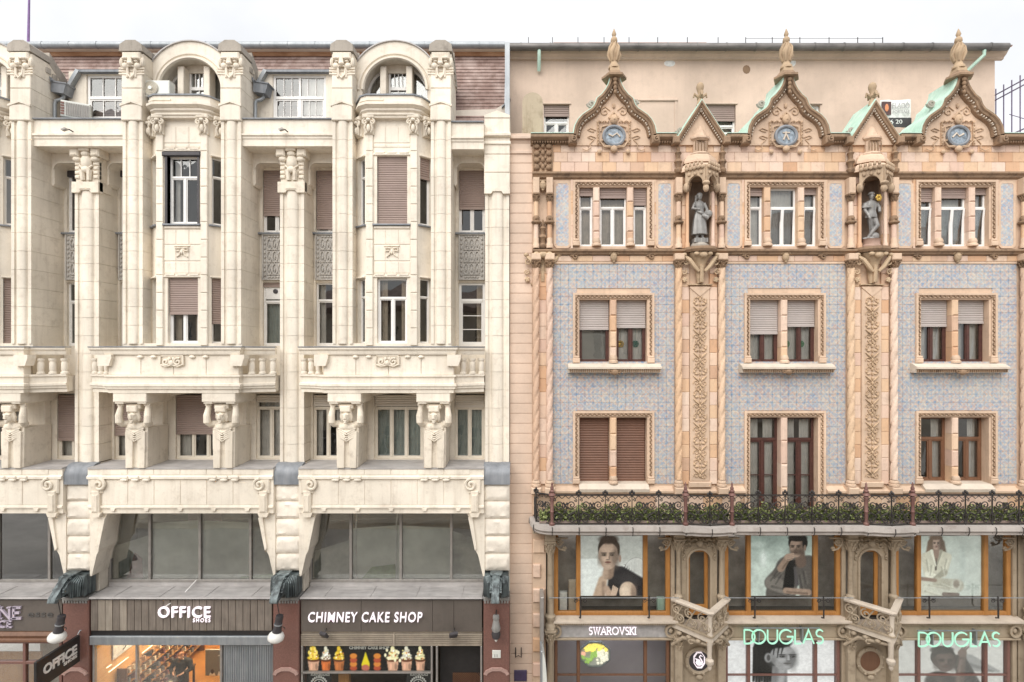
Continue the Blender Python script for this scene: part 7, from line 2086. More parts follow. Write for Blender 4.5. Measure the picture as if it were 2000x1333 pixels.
    MB().box(p - .60, p + .60, .04, .2, .3, fz0 - .4, .02).build('door_panel', IT, right)
    MB().sweep([(p + rr * math.cos(R(t)), zc_ + rr * math.sin(R(t))) for t in range(0, 361, 15)], [(-.06, -.02), (.0, -.06), (.07, -.02), (.07, .06), (-.06, .06)], 'xz').build('round_frame', IT, right, 40)
    dk = MB().extr([(p + rr * math.cos(R(t)), zc_ + rr * math.sin(R(t))) for t in range(0, 360, 15)], 'y', .0, .035).build('round_panel', 'dark_hood' if k == 0 else 'wood_brown', right)
    m = MB()
    for t in range(8): a = R(45 * t + 20); m.ell(p + (rr + .04) * math.cos(a), -.05, zc_ + (rr + .04) * math.sin(a), .05, .04, .05, 6, 4)
    m.ell(p, -.05, zc_ - rr - .12, .12, .06, .08); m.build('round_carving', IT, right, 45)
x_ = X_END - .1
iron_column(16.95, -.12, fz0 - .1, fz1, .11); iron_column(16.95, -.12, .3, fz0 - .4, .11)
MB().box(16.75, X_END, .05, .3, 0, fz1).build('end_panel', IT, right)
# interior behind the shop storeys
MB().box(.9, X_END, .95, 1.0, fz0 - .1, fz1).build('showroom_back', plain('showroom_wall', (.40, .36, .32), .9, 0, .45, 1.6), right)
MB().box(.9, X_END, .15, 1.0, fz0 - .16, fz0 - .12).build('showroom_floor', 'room_dark', right)
MB().box(.9, X_END, 1.3, 1.35, 0, fz0 - .5).build('shop_back', plain('shop_mauve', (.46, .42, .46), .8, 0, .1, 1), right)
MB().quad((.9, 1.3, .05), (X_END, 1.3, .05), (X_END, .2, .05), (.9, .2, .05)).build('shop_floor', 'room_grey', right)
for k, b in enumerate(BC): MB().box(b - 1.6, b + 1.6, .5, .62, fz0 - .62, fz0 - .58).build('ceiling_glow_strip', 'cool_glow', right); MB().box(b - 1.8, b + 1.8, .55, .62, 6.78, 6.80).build('ceiling_glow_strip', 'cool_glow', right)  # upper strips are added fill that brightens the first-floor side lights

# ================================================================ statues
def statue_woman(p, z):
    t = empty('statue', (p, -.05, z), 'grey bronze statue of a long-skirted woman carrying a basket in a niche', 'statue', 'bronze statues in the niches')
    T = Matrix.Translation((p, -.06, z + .30)); m = MB()
    m.lathe([(.02, .14), (.25, .16), (.24, .35), (.21, .62), (.17, .82), (.13, .94)], 0, 0, 16, M=T, lobes=7, amp=.09, sy=.8)   # pleated skirt
    m.lathe([(.15, .88), (.14, 1.0), (.16, 1.12), (.14, 1.24), (.06, 1.30)], 0, 0, 14, M=T, sy=.72)
    for q in (-1, 1): m.tube([(q * .08, 0, .2), (q * .09, -.02, .06), (q * .10, -.10, .02)], [.06, .045, .04], 8, T)
    m.ell(0, -.03, 1.42, .075, .09, .11, 10, 8, T).tube([(0, 0, 1.26), (0, -.02, 1.36)], .045, 8, T)
    m.lathe([(.105, 1.46), (.10, 1.52), (.05, 1.57)], 0, 0, 10, M=T); m.tube([(-.09, .05, 1.5), (-.11, .07, 1.25)], [.05, .04], 7, T)
    m.tube([(-.15, .0, 1.22), (-.25, -.06, 1.02), (-.08, -.17, .98)], [.06, .055, .04], 8, T).ell(-.06, -.18, .99, .05, .035, .04, 8, 6, T)
    m.tube([(.15, .0, 1.22), (.24, -.02, 1.0), (.22, -.12, .82)], [.06, .055, .04], 8, T)
    m.tube([(.03, -.14, .78), (.20, -.16, .70), (.27, -.12, .80)], [.06, .1, .06], 8, T)
    m.lathe([(.08, .72), (.13, .78), (.14, .88)], .24, -.14, 12, M=T)
    for k in range(6): m.ell(.24 + .07 * math.cos(k), -.14 + .07 * math.sin(k), .90, .045, .045, .04, 6, 4, T)
    m.tube([(-.12, -.13, .92), (0, -.17, .86), (.12, -.14, .80)], [.03, .05, .03], 6, T)
    m.extr([(-.012, 1.45), (.012, 1.45), (.02, 1.40), (-.02, 1.40)], 'y', -.14, -.08, T)
    for q in (-1, 1):
        for f_ in range(4): m.tube([(q * .06 - .06, -.2, 1.0 - f_ * .015), (q * .02 - .02, -.22, 1.0 - f_ * .015)], .009, 5, T)
    put('body', fused(m, 'body', 'bronze_grey', .013, 1), t)
    b = MB().lathe([(.32, 0), (.32, .10), (.27, .13), (.25, .18)], p, -.06, 14, sy=.85)
    b.v = [(x, y, zz + z) for x, y, zz in b.v]; b.build('plinth', 'grey_stone', t, 40)
    b = MB()
    for k in range(9): b.box(p - .22 + k * .05, p - .185 + k * .05, -.26, .1, z + .18, z + .32)
    b.box(p - .23, p + .23, -.24, .14, z + .17, z + .30, .01); b.build('base', 'bronze_grey', t)
def statue_man(p, z):
    t = empty('statue', (p, -.05, z), 'grey bronze statue of a striding man in a short tunic in a niche', 'statue', 'bronze statues in the niches')
    T = Matrix.Translation((p, -.06, z + .30)); m = MB()
    m.lathe([(.20, .72), (.19, .80), (.15, .95), (.18, 1.15), (.17, 1.26), (.06, 1.32)], 0, 0, 14, M=T, sy=.75, lobes=6, amp=.05)
    m.tube([(.08, 0, .76), (.14, -.10, .44), (-.02, -.06, .24), (-.12, -.02, .06), (-.15, -.10, .03)], [.10, .08, .06, .045, .04], 9, T)
    m.tube([(-.03, .02, .76), (.02, .03, .42), (.06, .05, .07), (.07, -.06, .03)], [.10, .075, .05, .04], 9, T)
    m.tube([(-.17, 0, 1.22), (-.24, -.04, .98), (-.16, -.14, .76)], [.07, .06, .045], 8, T).ell(-.15, -.15, .72, .05, .04, .055, 8, 6, T)
    for f_ in range(4): m.tube([(-.17 + f_ * .02, -.17, .72), (-.17 + f_ * .02, -.18, .65)], .009, 5, T)
    m.tube([(.17, 0, 1.22), (.25, -.03, 1.06), (.22, -.10, .9)], [.07, .06, .045], 8, T)
    m.lathe([(.20, 1.04), (.12, 1.16), (.11, 1.22)], -.17, 0, 10, M=T, sy=.8)
    m.ell(0, -.03, 1.44, .075, .09, .11, 10, 8, T).tube([(0, 0, 1.28), (0, -.02, 1.38)], .05, 8, T)
    m.lathe([(.16, 1.50), (.10, 1.52), (.085, 1.58), (.02, 1.60)], 0, -.01, 12, M=T)
    m.extr([(-.012, 1.46), (.012, 1.46), (.02, 1.41), (-.02, 1.41)], 'y', -.15, -.08, T)
    m.ell(.12, .0, .12, .16, .10, .13, 8, 6, T); m.ell(-.05, .04, .03, .25, .14, .07, 9, 6, T); m.tube([(-.16, -.15, .72), (-.12, -.12, .2)], .012, 5, T)
    put('body', fused(m, 'body', 'bronze_grey', .013, 1), t)
    b = MB().lathe([(.32, 0), (.32, .08), (.28, .12), (.28, .26), (.31, .30)], p, -.06, 14, sy=.85)
    b.v = [(x, y, zz + z) for x, y, zz in b.v]; b.build('plinth', stone('plinth_red', (.42, .28, .22), (.2, .14, .11), .5, 0, .8, .4, .3), t, 40)
    g_ = MB(); 
    for a in range(6): g_.ell(p + .14 + .06 * math.cos(a * 1.05), -.24, z + 1.66 + .07 * math.sin(a * 1.05), .05, .03, .06, 6, 4)
    g_.build('gilt_leaves', 'gold', t, 45)
ns = za + .20
statue_woman(PC[0], ns); statue_man(PC[1], ns)

# ================================================================ signs and posters on the tiled house
sy = -.20
o = pen_letters('shop_sign', 'SWAROVSKI', PX(1151, sy), PX(1241, sy), sy, PZ(1240, sy), PZ(1226, sy) - PZ(1240, sy), .030, 'sign_white', None, .036, .26, None, .03)
tag(o, 'lit white serif lettering on the grey fascia below the short-haired woman poster', 'sign')
for px, lab in ((1454, 'mint green neon lettering below the seated man poster'), (1795, 'mint green neon lettering below the pale suited woman poster')):
    sy = -.30; dz = 0 if px < 1500 else -.09
    t = empty('neon_sign', (PX(px + 75, sy), sy, PZ(1245, sy)), lab, 'sign', 'mint neon signs')
    pen_letters('letters', 'DOUGLAS', PX(px, sy), PX(px + (154 if px < 1500 else 158), sy), sy, PZ(1258, sy) + dz, PZ(1231, sy) - PZ(1258, sy), .044, 'sign_mint', t, 0, .16, {0: .36}, .035)
    MB().box(PX(px, sy), PX(px + 150, sy), sy + .06, sy + .09, PZ(1230, sy) + dz, PZ(1228, sy) + dz).box(PX(px + 30, sy), PX(px + 31.5, sy), sy + .06, -.05, PZ(1258, sy) + dz, PZ(1229, sy) + dz).box(PX(px + 115, sy), PX(px + 117, sy), sy + .06, -.05, PZ(1258, sy) + dz, PZ(1229, sy) + dz).build('carrier', 'zinc', t)
# swan emblem in its octagon
p, zc_ = PC[0], PZ(1290, -.05)
t = empty('emblem_sign', (p, -.05, zc_), 'lit octagon emblem with a white swan on the round dark panel', 'sign')
ps = [(p + .20 * math.cos(R(a)) * .95, zc_ + .26 * math.sin(R(a)) * 1.05) for a in (22.5, 67.5, 112.5, 157.5, 202.5, 247.5, 292.5, 337.5, 22.5)]
MB().sweep(ps, [(-.012, -.06), (.012, -.06), (.012, .0), (-.012, .0)], 'xz').build('octagon', 'sign_white', t)
m = MB(); m.tube([(p + .10, -.05, zc_ + .12), (p + .04, -.05, zc_ + .17), (p + .0, -.05, zc_ + .11), (p + .06, -.05, zc_ + .02), (p + .10, -.05, zc_ - .06), (p + .06, -.05, zc_ - .14)], [.012, .02, .022, .022, .028, .03], 6)
m.extr([(p - .14, zc_ + .05), (p + .02, zc_ + .0), (p + .08, zc_ - .12), (p + .03, zc_ - .18), (p - .07, zc_ - .17), (p - .12, zc_ - .10), (p - .08, zc_ - .03)], 'y', -.06, .0)
m.build('swan', 'sign_white', t)

def poster(name, P, x0, x1, y, z0, z1, label, mat='print_glow'):
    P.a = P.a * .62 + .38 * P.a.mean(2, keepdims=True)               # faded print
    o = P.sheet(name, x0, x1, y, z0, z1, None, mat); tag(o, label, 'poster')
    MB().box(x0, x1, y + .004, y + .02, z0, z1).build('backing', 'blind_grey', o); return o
PYY = WYR + .06
zb, zt = PZ(1164, PYY), 6.71
MINT = (.74, .84, .79); SK = (.80, .66, .55)
def bx(k): xs = bxs(k); return xs[1] + .08, xs[2] - .08
# short-haired woman in a black sleeveless top
P = Print(130, 126, (.80, .81, .79)).grad((.66, .68, .65), .50, .62, .8).poly([(0, .0), (.34, .0), (.34, .62), (0, .62)], (.84, .87, .86), .8)
P.cap(.70, .52, .98, .52, .004, .004, (.45, .44, .43)).ell(.90, .34, .22, .30, (.52, .51, .50), .03, .8).ell(.90, .34, .212, .292, (.76, .77, .75), .03)
for k in range(12): P.cap(.71 + k * .027, .06, .71 + k * .027, .60 - abs(k - 6) * .02, .0015, .0015, (.55, .54, .53), .006, .6)
P.cap(.64, .36, 1.0, .12, .13, .15, (.17, .155, .165), .03).cap(.55, .42, .62, .10, .09, .20, (.155, .14, .15), .03).ell(.72, .28, .16, .10, (.24, .22, .23), .8, .6)
for k in range(10): P.cap(.70 + k * .03, .46 - k * .028, .73 + k * .03, .52 - k * .030, .006, .002, (.17, .15, .16), .006)
P.ell(.76, .07, .135, .17, (.78, .64, .52), .12).ell(.72, .08, .08, .12, (.88, .76, .64), .8, .8).ell(.86, .05, .05, .14, (.50, .39, .32), .8, .7)
P.cap(.36, .26, .30, -.02, .07, .10, (.74, .59, .47), .03).cap(.37, .22, .37, .0, .025, .02, (.50, .38, .30), .03, .6).cap(.42, .12, .48, .0, .05, .06, (.72, .57, .46), .03)
for k in range(4): P.cap(.50 + k * .022, .02, .53 + k * .022, .17 - k * .015, .014, .011, (.80, .65, .53), .008).cap(.512 + k * .022, .02, .542 + k * .022, .15 - k * .015, .003, .003, (.50, .37, .30), .006, .7)
P.cap(.47, .50, .45, .36, .085, .085, (.56, .43, .34), .03).cap(.42, .44, .40, .34, .04, .05, (.72, .58, .47), .04, .8)
P.ell(.455, .78, .172, .215, (.24, .18, .14), .10)
P.face(.45, .66, .160, (.72, .58, .48), (.20, .15, .12), -.04)
P.ell(.455, .94, .15, .075, (.26, .195, .155), .5, .95).ell(.615, .78, .02, .10, (.24, .18, .14), .6, .8).ell(.635, .62, .022, .06, (.60, .46, .38), .4)
P.mottle(.10, 2, 5).mottle(.08, 12, 2)
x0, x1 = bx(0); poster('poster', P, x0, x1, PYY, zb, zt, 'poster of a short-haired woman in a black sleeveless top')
# seated man in a grey jacket
P = Print(130, 126, (.70, .77, .73)).grad((.50, .60, .56), .45, 1.0, .8).mottle(.16, 5, 14).ell(.22, .62, .05, .12, (.82, .87, .85), .9, .8).ell(.12, .85, .10, .05, (.75, .82, .79), .9, .6)
J = (.33, .305, .285); Jd = (.20, .185, .175); Jl = (.45, .42, .39)
P.cap(.62, .46, .50, .04, .20, .24, J, .03).cap(.94, .50, .96, .05, .17, .16, J, .03).cap(.52, .42, .36, .22, .11, .12, J, .03).cap(.36, .22, .64, .10, .11, .09, Jl, .03)
for a, b2, c_, d in ((.44, .40, .34, .26), (.50, .34, .42, .20), (.36, .16, .52, .12), (.86, .40, .90, .2), (.80, .34, .84, .12), (.40, .30, .50, .40)): P.cap(a, b2, c_, d, .016, .008, Jd, .03, .7).cap(a + .03, b2, c_ + .03, d, .012, .006, Jl, .03, .6)
P.cap(.66, .52, .62, .12, .07, .09, (.055, .05, .05), .02).cap(.72, .48, .76, .20, .02, .03, (.30, .28, .29), .02).cap(.70, .54, .80, .56, .05, .06, (.10, .09, .09), .03)
P.cap(.58, .09, .94, .06, .05, .05, (.62, .49, .40), .02).cap(.60, .07, .92, .04, .015, .015, (.40, .30, .24), .02, .7).cap(.50, .46, .60, .62, .06, .05, (.58, .455, .37), .02).cap(.53, .46, .63, .60, .015, .012, (.36, .27, .22), .02, .7)
P.ell(.775, .885, .155, .15, (.12, .10, .085), .12).cap(.80, .70, .82, .56, .08, .09, (.42, .32, .265), .03)
P.face(.755, .80, .115, (.62, .49, .405), (.12, .09, .075), -.18)
P.ell(.76, .735, .09, .05, (.33, .255, .21), .9, .75).ell(.77, .965, .15, .06, (.12, .10, .085), .3).ell(.875, .88, .03, .10, (.11, .09, .08), .4).ell(.885, .80, .022, .05, (.52, .40, .33), .4).cap(.66, .96, .76, .985, .02, .02, (.16, .13, .11), .02)
P.ell(.63, .645, .075, .06, (.64, .505, .415), .25)
for k in range(3): P.cap(.60, .675 - k * .03, .70, .70 - k * .03, .017, .015, (.68, .54, .445), .01).cap(.60, .66 - k * .03, .70, .685 - k * .03, .004, .004, (.38, .28, .23), .008, .8)
P.mottle(.10, 7, 4).mottle(.08, 13, 2)
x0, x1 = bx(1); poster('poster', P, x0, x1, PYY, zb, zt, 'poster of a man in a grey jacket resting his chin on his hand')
# woman in a pale suit
P = Print(130, 126, (.76, .82, .78)).grad((.66, .72, .67), .55, 1.0, .7).mottle(.10, 8, 14).ell(.70, .55, .05, .3, (.66, .74, .71), .9, .5)
SU = (.78, .77, .67); Sd = (.60, .59, .50); Sl = (.88, .88, .79)
P.ell(.27, .88, .12, .12, (.42, .32, .235), .2).cap(.19, .88, .15, .68, .05, .045, (.48, .365, .27), .03).cap(.36, .88, .40, .68, .05, .045, (.42, .315, .23), .03)
P.cap(.10, .64, .14, .36, .075, .06, SU, .02).cap(.45, .64, .40, .38, .075, .06, SU, .02).poly([(.05, .69), (.20, .77), (.34, .77), (.52, .68), (.43, .32), (.13, .32)], SU)
P.cap(.14, .36, .33, .29, .05, .04, Sl, .02).cap(.41, .40, .27, .29, .05, .04, Sd, .02).cap(.10, .15, .42, .10, .13, .14, (.79, .80, .72), .03).cap(.30, .22, .62, .17, .08, .10, (.70, .685, .59), .03).cap(.60, .20, .54, .0, .08, .06, (.78, .79, .71), .03)
for a, b2, c_, d in ((.12, .60, .15, .40), (.44, .60, .40, .42), (.20, .50, .18, .34), (.36, .48, .38, .34), (.16, .18, .40, .14), (.34, .20, .56, .12), (.10, .08, .30, .02)): P.cap(a, b2, c_, d, .012, .006, Sd, .02, .75).cap(a + .03, b2, c_ + .03, d, .012, .006, Sl, .02, .6)
P.cap(.02, .29, .26, .26, .03, .028, (.58, .46, .385), .02).cap(.40, .03, .62, .02, .03, .03, (.42, .33, .275), .02).ell(.60, .20, .05, .07, (.52, .44, .37), .6, .8)
P.cap(.28, .80, .28, .60, .055, .035, (.60, .465, .385), .02).cap(.28, .62, .27, .44, .008, .016, (.36, .32, .27), .01).cap(.20, .75, .27, .50, .022, .008, Sl, .01).cap(.36, .75, .285, .50, .022, .008, Sd, .01)
P.face(.28, .865, .075, (.70, .56, .475), (.20, .15, .125), 0)
P.ell(.27, .975, .10, .045, (.46, .35, .26), .5).cap(.21, .96, .19, .80, .02, .022, (.47, .36, .265), .02).cap(.355, .96, .37, .80, .02, .022, (.41, .31, .23), .02)
P.mottle(.08, 9, 5).mottle(.06, 14, 2)
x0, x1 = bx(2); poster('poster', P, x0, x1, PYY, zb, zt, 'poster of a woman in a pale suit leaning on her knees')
# street-level posters
zs1 = PZ(1250, WYR)
gz = lambda py: (PZ(py, WYR + .1) - 1.15) / (zs1 - 1.15)
def gx(k, px): xs = bxs(k); return (PX(px, WYR + .1) - xs[0]) / (xs[3] - xs[0])
P = Print(190, 150, (.80, .80, .81)).grad((.72, .72, .73), .0, .35, .6)
hx, hz = gx(1, 1517), gz(1289)
P.K, P.C = 1.6, (hx, hz)
P.cap(hx - .14, gz(1336), hx + .18, gz(1338), .10, .08, (.40, .40, .41), .03).cap(hx - .10, gz(1330), hx + .12, gz(1332), .03, .03, (.56, .56, .57), .04, .7).cap(hx + .0, hz - .06, hx - .015, gz(1328), .06, .075, (.40, .40, .41), .02).cap(hx + .03, hz - .1, hx + .02, gz(1326), .02, .02, (.56, .56, .57), .03, .8)
P.ell(hx - .03, hz + .11, .105, .17, (.055, .055, .06), .10)
for k in range(7): P.cap(hx - .12 + k * .014, hz + .12, hx - .135 + k * .016, hz - .22 - .03 * (k % 3), .018, .006, (.06 + .03 * (k % 2),) * 3, .012)
P.face(hx + .035, hz + .02, .075, (.50, .50, .51), (.10, .10, .105), .35, (.34, .33, .33))
P.ell(hx + .0, hz + .17, .085, .05, (.06, .06, .065), .3).ell(hx - .05, hz + .02, .022, .05, (.46, .46, .47), .35).ell(hx - .048, hz + .02, .010, .03, (.22, .22, .22), .5)
for k in range(3): P.cap(hx - .01 + k * .026, hz + .17, hx - .02 + k * .022, hz + .05 - .03 * (k % 2), .007, .002, (.08, .08, .085), .008, .9)
P.mottle(.10, 4, 5).mottle(.08, 15, 2)
xs = bxs(1); poster('poster', P, xs[0] + .06, xs[3] - .06, WYR + .10, 1.15, zs1, 'black and white poster of a woman with wet dark hair', 'print_glow_strong')
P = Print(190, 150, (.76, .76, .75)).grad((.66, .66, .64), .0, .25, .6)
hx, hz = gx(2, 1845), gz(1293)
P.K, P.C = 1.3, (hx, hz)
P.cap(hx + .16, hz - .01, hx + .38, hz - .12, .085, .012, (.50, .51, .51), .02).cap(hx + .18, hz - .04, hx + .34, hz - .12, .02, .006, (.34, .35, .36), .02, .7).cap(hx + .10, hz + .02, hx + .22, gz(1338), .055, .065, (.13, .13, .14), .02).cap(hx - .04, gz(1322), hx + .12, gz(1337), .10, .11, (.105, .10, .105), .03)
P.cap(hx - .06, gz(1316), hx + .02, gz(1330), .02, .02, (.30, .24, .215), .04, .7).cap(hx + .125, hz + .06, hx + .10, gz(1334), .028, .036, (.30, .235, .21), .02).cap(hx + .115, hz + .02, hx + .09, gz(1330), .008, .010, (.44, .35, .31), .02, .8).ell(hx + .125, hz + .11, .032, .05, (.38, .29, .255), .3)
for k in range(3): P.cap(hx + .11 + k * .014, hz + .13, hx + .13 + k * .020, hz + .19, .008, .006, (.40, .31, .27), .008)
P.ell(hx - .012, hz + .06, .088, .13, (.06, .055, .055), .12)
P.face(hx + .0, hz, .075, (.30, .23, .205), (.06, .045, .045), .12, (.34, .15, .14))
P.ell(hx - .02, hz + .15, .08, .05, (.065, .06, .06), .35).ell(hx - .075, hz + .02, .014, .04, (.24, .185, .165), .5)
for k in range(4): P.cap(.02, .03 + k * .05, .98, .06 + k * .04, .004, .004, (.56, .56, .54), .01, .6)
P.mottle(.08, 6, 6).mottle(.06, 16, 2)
xs = bxs(2); poster('poster', P, xs[0] + .06, xs[3] - .06, WYR + .10, 1.15, zs1, 'poster of a dark-skinned woman with raised hand on a pale background', 'print_glow_strong')
# jewelled octagon light in the crystal shop window
x, z = PX(1162, .35), PZ(1278, .35)
t = empty('window_display', (x, .35, z), 'octagonal glowing display of yellow and green crystals in the shop window', 'display')
oc = [(x + .56 * math.cos(R(a)), z + .46 * math.sin(R(a))) for a in range(22, 382, 45)]
MB().extr(oc, 'y', .36, .40).build('panel', 'white_plastic', t)
MB().sweep(oc + oc[:1], [(-.03, .30), (.01, .30), (.01, .40), (-.03, .40)], 'xz').build('frame', 'zinc', t)
random.seed(44); gm = [glow('crystal_yellow', (.85, .68, .16), .5), glow('crystal_green', (.30, .48, .12), .35), glow('crystal_pink', (.80, .45, .32), .4), glow('crystal_pale', (.75, .72, .60), .4)]
for _ in range(70):
    a, r_ = random.uniform(0, 6.28), math.sqrt(random.random()) * .42; gx_, gz__ = r_ * math.cos(a) * 1.1, r_ * math.sin(a) * .9
    mt = gm[0] if gz__ > .12 else gm[2] if gx_ < -.2 and gz__ > -.02 else gm[1] if gx_ < .05 else gm[3]
    s = random.uniform(.04, .08); MB().lathe([(.01, -s * .4), (s, 0), (s * .6, s * .4)], 0, 0, 6, M=Matrix.Translation((x + gx_, .33, z + gz__)) @ Matrix.Rotation(R(90), 4, 'X') @ Matrix.Rotation(random.random(), 4, 'Z')).build('crystal', mt, t)
# small goods in the first-floor side lights
for k, px, hh, mt, lab in ((0, 1100, .55, 'sign_plain_white', 'white folded card in the side light of the crystal shop window'), (0, 1118, .95, 'curtain_beige', 'stacked cartons in the side light of the crystal shop window'), (0, 1291, .35, 'patina', 'mint gift bag at the edge of the crystal shop window')):
    x = PX(px, .4); o = MB().box(x - .13, x + .13, .34, .5, fz0 - .12, fz0 + .10 + hh, .02).build('carton', mt); tag(o, lab, 'carton')

# ================================================================ remaining small things
# for-sale banner hanging behind the small gable
by = 1.25; x0, x1, z0, z1 = PX(1719, by), PX(1778, by), PZ(250, by), PZ(196, by)
t = empty('banner', (x0, by, z0), 'white and black for-sale banner hung between the green copper gables', 'banner')
v = []; n = 8
for j in range(7):
    for i in range(n + 1): v.append((x0 + (x1 - x0) * i / n, by + .03 * math.sin(i * 1.1 + j * .5), z0 + (z1 - z0) * j / 6 + .02 * i / n))
f = [(j * (n + 1) + i, j * (n + 1) + i + 1, (j + 1) * (n + 1) + i + 1, (j + 1) * (n + 1) + i) for j in range(6) for i in range(n)]
MB().add(v, f).build('cloth', 'sign_plain_white', t, 60)
MB().box(x0, x1, by - .06, by - .045, z0, z0 + .34).build('dark_strip', 'dark_hood', t); MB().box(x0 + .02, x0 + .36, by - .06, by - .045, z1 - .55, z1 - .08).build('picture_panel', plain('banner_picture', (.10, .05, .05), .6), t); MB().ell(x0 + .20, by - .062, z1 - .3, .07, .01, .14, M=None).build('flame', plain('banner_flame', (.65, .25, .12), .6), t)
lettering('large_text', 'ELADÓ', x0 + .40, by - .06, z1 - .32, .20, 'fascia_grey', t, width_to=.62, depth=.01); lettering('small_text', 'FOR SALE', x0 + .42, by - .06, z1 - .50, .12, 'fascia_grey', t, width_to=.6, depth=.01); lettering('phone_text', '+36 20', x0 + .05, by - .066, z0 + .12, .15, 'sign_plain_white', t, width_to=.7, depth=.01)
# rooftop railing beyond the gable
fx = 18.5; t = empty('roof_railing', (fx, 2, 20.6), 'purple-grey iron railing on the roof terrace beside the salmon attic', 'railing')
mt = plain('violet_iron', (.16, .13, .22), .5)
for i in range(9):
    y = .5 + i * .34; MB().box(fx - .014, fx + .014, y - .014, y + .014, 20.6, 23.25).build('bar', mt, t)
for z in (23.02, 22.82, 21.2): MB().box(fx - .012, fx + .012, .3, 3.3, z - .02, z + .02).build('rail', mt, t)
MB().tube([(fx, .5, 20.7), (fx, 2.3, 22.0)], .014, 5).build('brace', mt, t)
# lightning rod
o = MB().tube([(PX(55, 2), 2, 24.2), (PX(57.5, 2), 2, 26.8)], [.045, .03], 8).build('lightning_rod', plain('rod_violet', (.22, .12, .32), .5)); tag(o, 'thin violet rod rising from the mansard roof into the sky', 'rod')
# air conditioners
def aircon(x, y, z, w, lab, rot=0):
    t = empty('air_conditioner', (x, y, z), lab, 'air conditioner', 'air conditioners on the cream house')
    global CUR
    CUR = Matrix.Translation((x, y, z)) @ Matrix.Rotation(R(rot), 4, 'Z')
    MB().box(-w / 2, w / 2, -.15, .15, .05, .60, .02).build('casing', 'white_plastic', t)
    MB().lathe([(.24, 0), (.24, .03)], 0, 0, 20, M=Matrix.Translation((-w * .2, -.15, .33)) @ Matrix.Rotation(R(90), 4, 'X')).build('fan_opening', plain('fan_tan', (.46, .40, .30), .6) if 'fan_tan' not in MATS else 'fan_tan', t, 40)
    MB().lathe([(.06, 0), (.06, .05)], 0, 0, 12, M=Matrix.Translation((-w * .2, -.17, .33)) @ Matrix.Rotation(R(90), 4, 'X')).build('fan_hub', 'white_plastic', t, 40)
    g_ = MB()
    for r_ in (.10, .15, .20, .235): g_.tube([(-w * .2 + r_ * math.cos(R(a)), -.185, .33 + r_ * math.sin(R(a))) for a in range(0, 361, 20)], .006, 4)
    stuff(g_.build('fan_guard', 'white_plastic', t))
    for q in (-1, 1): MB().box(q * w * .3 - .03, q * w * .3 + .03, -.17, .17, 0, .05).build('foot', 'dark_iron', t)
    CUR = None
aircon(PX(312, -.1), -.12, PZ(197, -.1), .86, 'white air conditioner standing before the round-arched dormer')
x = PX(152, .4); t = empty('air_conditioner', (x, .4, PZ(233, .4)), 'louvred air conditioner behind the parapet next to the down pipe', 'air conditioner', 'air conditioners on the cream house')
CUR = Matrix.Translation((x, .35, PZ(234, .35))) @ Matrix.Rotation(R(28), 4, 'Z')
MB().box(-.40, .40, -.14, .16, .0, .55, .02).build('casing', 'white_plastic', t)
for i in range(14): MB().box(-.26 + i * .046, -.25 + i * .046 + .018, -.165, -.14, .05, .48).build('louvre', 'aluminium', t)
for i in range(5): MB().box(-.39, -.30, -.16, -.14, .06 + i * .09, .12 + i * .09).build('grille', 'granite_red', t)
CUR = None
# little fixtures on the cream parapets: floodlight brackets
for px, lab in ((558, 'small spotlight on the parapet beam beside the many-paned dormer'), (138, 'small spotlight on the parapet beam above the slim pier near the picture edge')):
    x, z = PX(px, -.4), PZ(257, -.4); t = empty('spotlight', (x, -.4, z), lab, 'spotlight', 'spotlights on the parapet beams')
    MB().tube([(x + .05, -.35, z), (x, -.45, z + .04), (x - .06, -.55, z + .02)], .02, 6).build('arm', 'dark_iron', t)
    MB().extr([(x - .16, z - .01), (x - .02, z + .05), (x + .03, z + .0), (x - .12, z - .05)], 'y', -.62, -.5).build('lamp_head', 'aluminium', t)
# steel and white projecting sign at the corner column
x = PX(1061, -.6); t = empty('projecting_sign', (x, -.6, 2.4), 'tall narrow steel and white projecting sign at the corner iron column', 'sign')
MB().box(x - .10, x + .02, -.75, -.1, PZ(1300, -.4), PZ(1163, -.6), .03).build('bracket', 'aluminium', t)
MB().extr([(x - .03 + .17 * math.sin(R(a)) - .05, 2.45 + 1.15 * math.cos(R(a))) for a in range(0, 181, 12)] + [(x - .10, 1.3), (x - .10, 3.6)], 'y', -1.3, -.7).build('light_panel', 'white_plastic', t, 40)
MB().box(x - .11, x - .05, -1.32, -.68, 1.3, 3.62, .02).build('edge_strip', 'zinc', t)
# dark blue notice and small fittings on the salmon strip
o = MB().box(PX(1004, .14), PX(1029, .14), .10, .149, PZ(1330, .14), PZ(1309, .14), .01).build('notice_plate', plain('plate_navy', (.05, .035, .09), .4)); tag(o, 'small dark blue plate low on the salmon wall strip', 'plate')
o = MB().tube([(PX(1007, .1), .06, PZ(1264, .1)), (PX(1007, .1), .06, PZ(1283, .1)), (PX(1012.5, .1), .03, PZ(1278, .1)), (PX(1018, .1), .06, PZ(1283, .1)), (PX(1018, .1), .06, PZ(1264, .1))], .018, 6).build('wall_hook', 'dark_iron'); tag(o, 'black iron double hook on the salmon wall strip', 'hook')
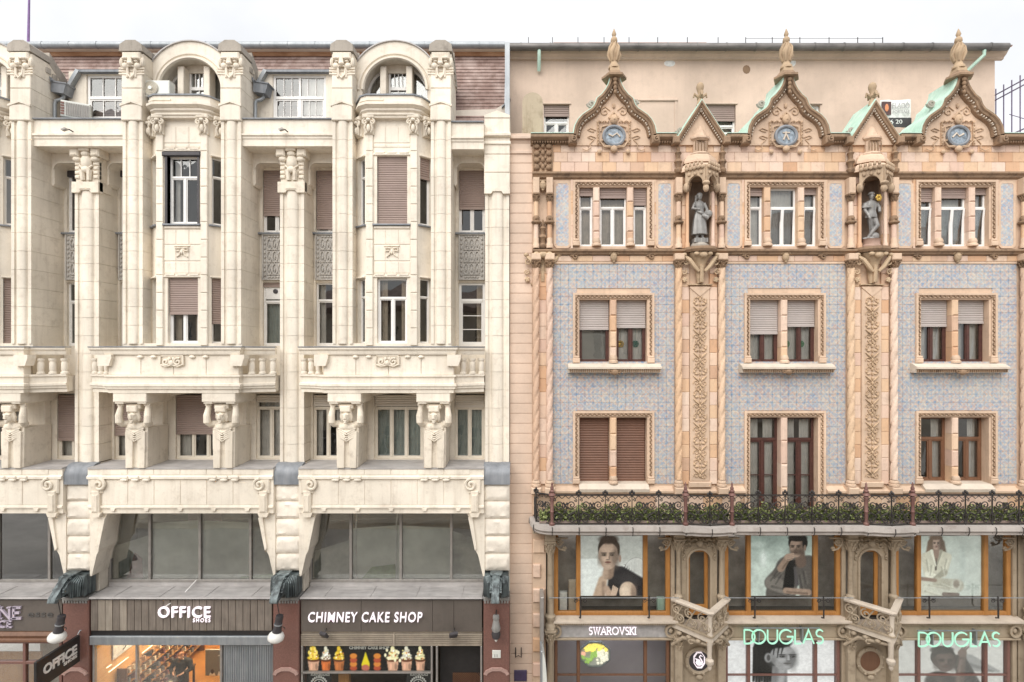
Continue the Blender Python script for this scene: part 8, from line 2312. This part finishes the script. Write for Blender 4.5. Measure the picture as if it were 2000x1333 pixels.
# paper stars hanging in the second-floor windows
for k, px, mt, lab in ((0, 1212, 'gold', 'golden star ornament hanging in the window left of its green twin'), (0, 1241, 'star_green', 'dark green star ornament in the window over the closed brown shutters'), (1, 1536, 'star_pale', 'pale green round ornament nearest the stone mullion in the middle bay'), (1, 1564, 'star_pale', 'pale green round ornament nearest the window edge in the middle bay')):
    if mt not in MATS: plain(mt, {'star_green': (.02, .20, .16), 'star_pale': (.20, .45, .24)}[mt], .5)
    y = .42; x, z = PX(px, y), PZ(672, y); m = MB()
    for a in range(6): m.tube([(x, y, z), (x + .12 * math.cos(a * 1.047), y, z + .12 * math.sin(a * 1.047))], [.03, .012], 5)
    m.sweep([(x + .10 * math.cos(R(a)), z + .10 * math.sin(R(a))) for a in range(0, 361, 30)], [(-.015, y - .01), (.015, y - .01), (.015, y + .01), (-.015, y + .01)], 'xz')
    m.tube([(x, y, z), (x, y, z + .9)], .003, 4)
    tag(m.build('window_star', mt), lab, 'ornament')

# ================================================================ the house across the street (seen only in the panes)
opp = empty('opposite_building', (0, -20.5, 0), 'pale plastered house across the street, mirrored in the window panes', 'building')
OY_ = -20.5; hs = []
for fl in range(4):
    for i in range(-9, 10):
        x = i * 3.2; hs.append((x - .65, x + .65, 1.2 + fl * 3.8, 3.5 + fl * 3.8))
w_ = MB().wall(-31, 31, 0, 16, 0, [(-b, -a, c_, d) for a, b, c_, d in hs], .3)
w_.v = [(-x, OY_ - y, z) for x, y, z in w_.v]; w_.build('wall', stone('opposite_plaster', (.74, .67, .57), (.4, .35, .3), .3, 0, .9, .4, 0), opp)
MB().box(-31, 31, OY_ - 1.0, OY_ - .9, 0, 16).build('inner_wall', 'room_dark', opp)
for a, b, c_, d in hs:
    MB().box(a, b, OY_ - .22, OY_ - .2, c_, d).build('pane', 'window_glass', opp)
    MB().box((a + b) / 2 - .05, (a + b) / 2 + .05, OY_ - .2, OY_ - .14, c_, d).box(a, b, OY_ - .2, OY_ - .14, c_ + 1.5, c_ + 1.6).build('window_frame', 'window_white', opp)
for fl in range(5): MB().box(-31, 31, OY_, OY_ + .25, .5 + fl * 3.8, .75 + fl * 3.8).build('string_course', 'opposite_plaster', opp)
MB().extr([(OY_ - 7, 16), (OY_ + .6, 16), (OY_ + .6, 16.4), (OY_ - 7, 18.5)], 'x', -31, 31).build('roof', 'roof_tile', opp)
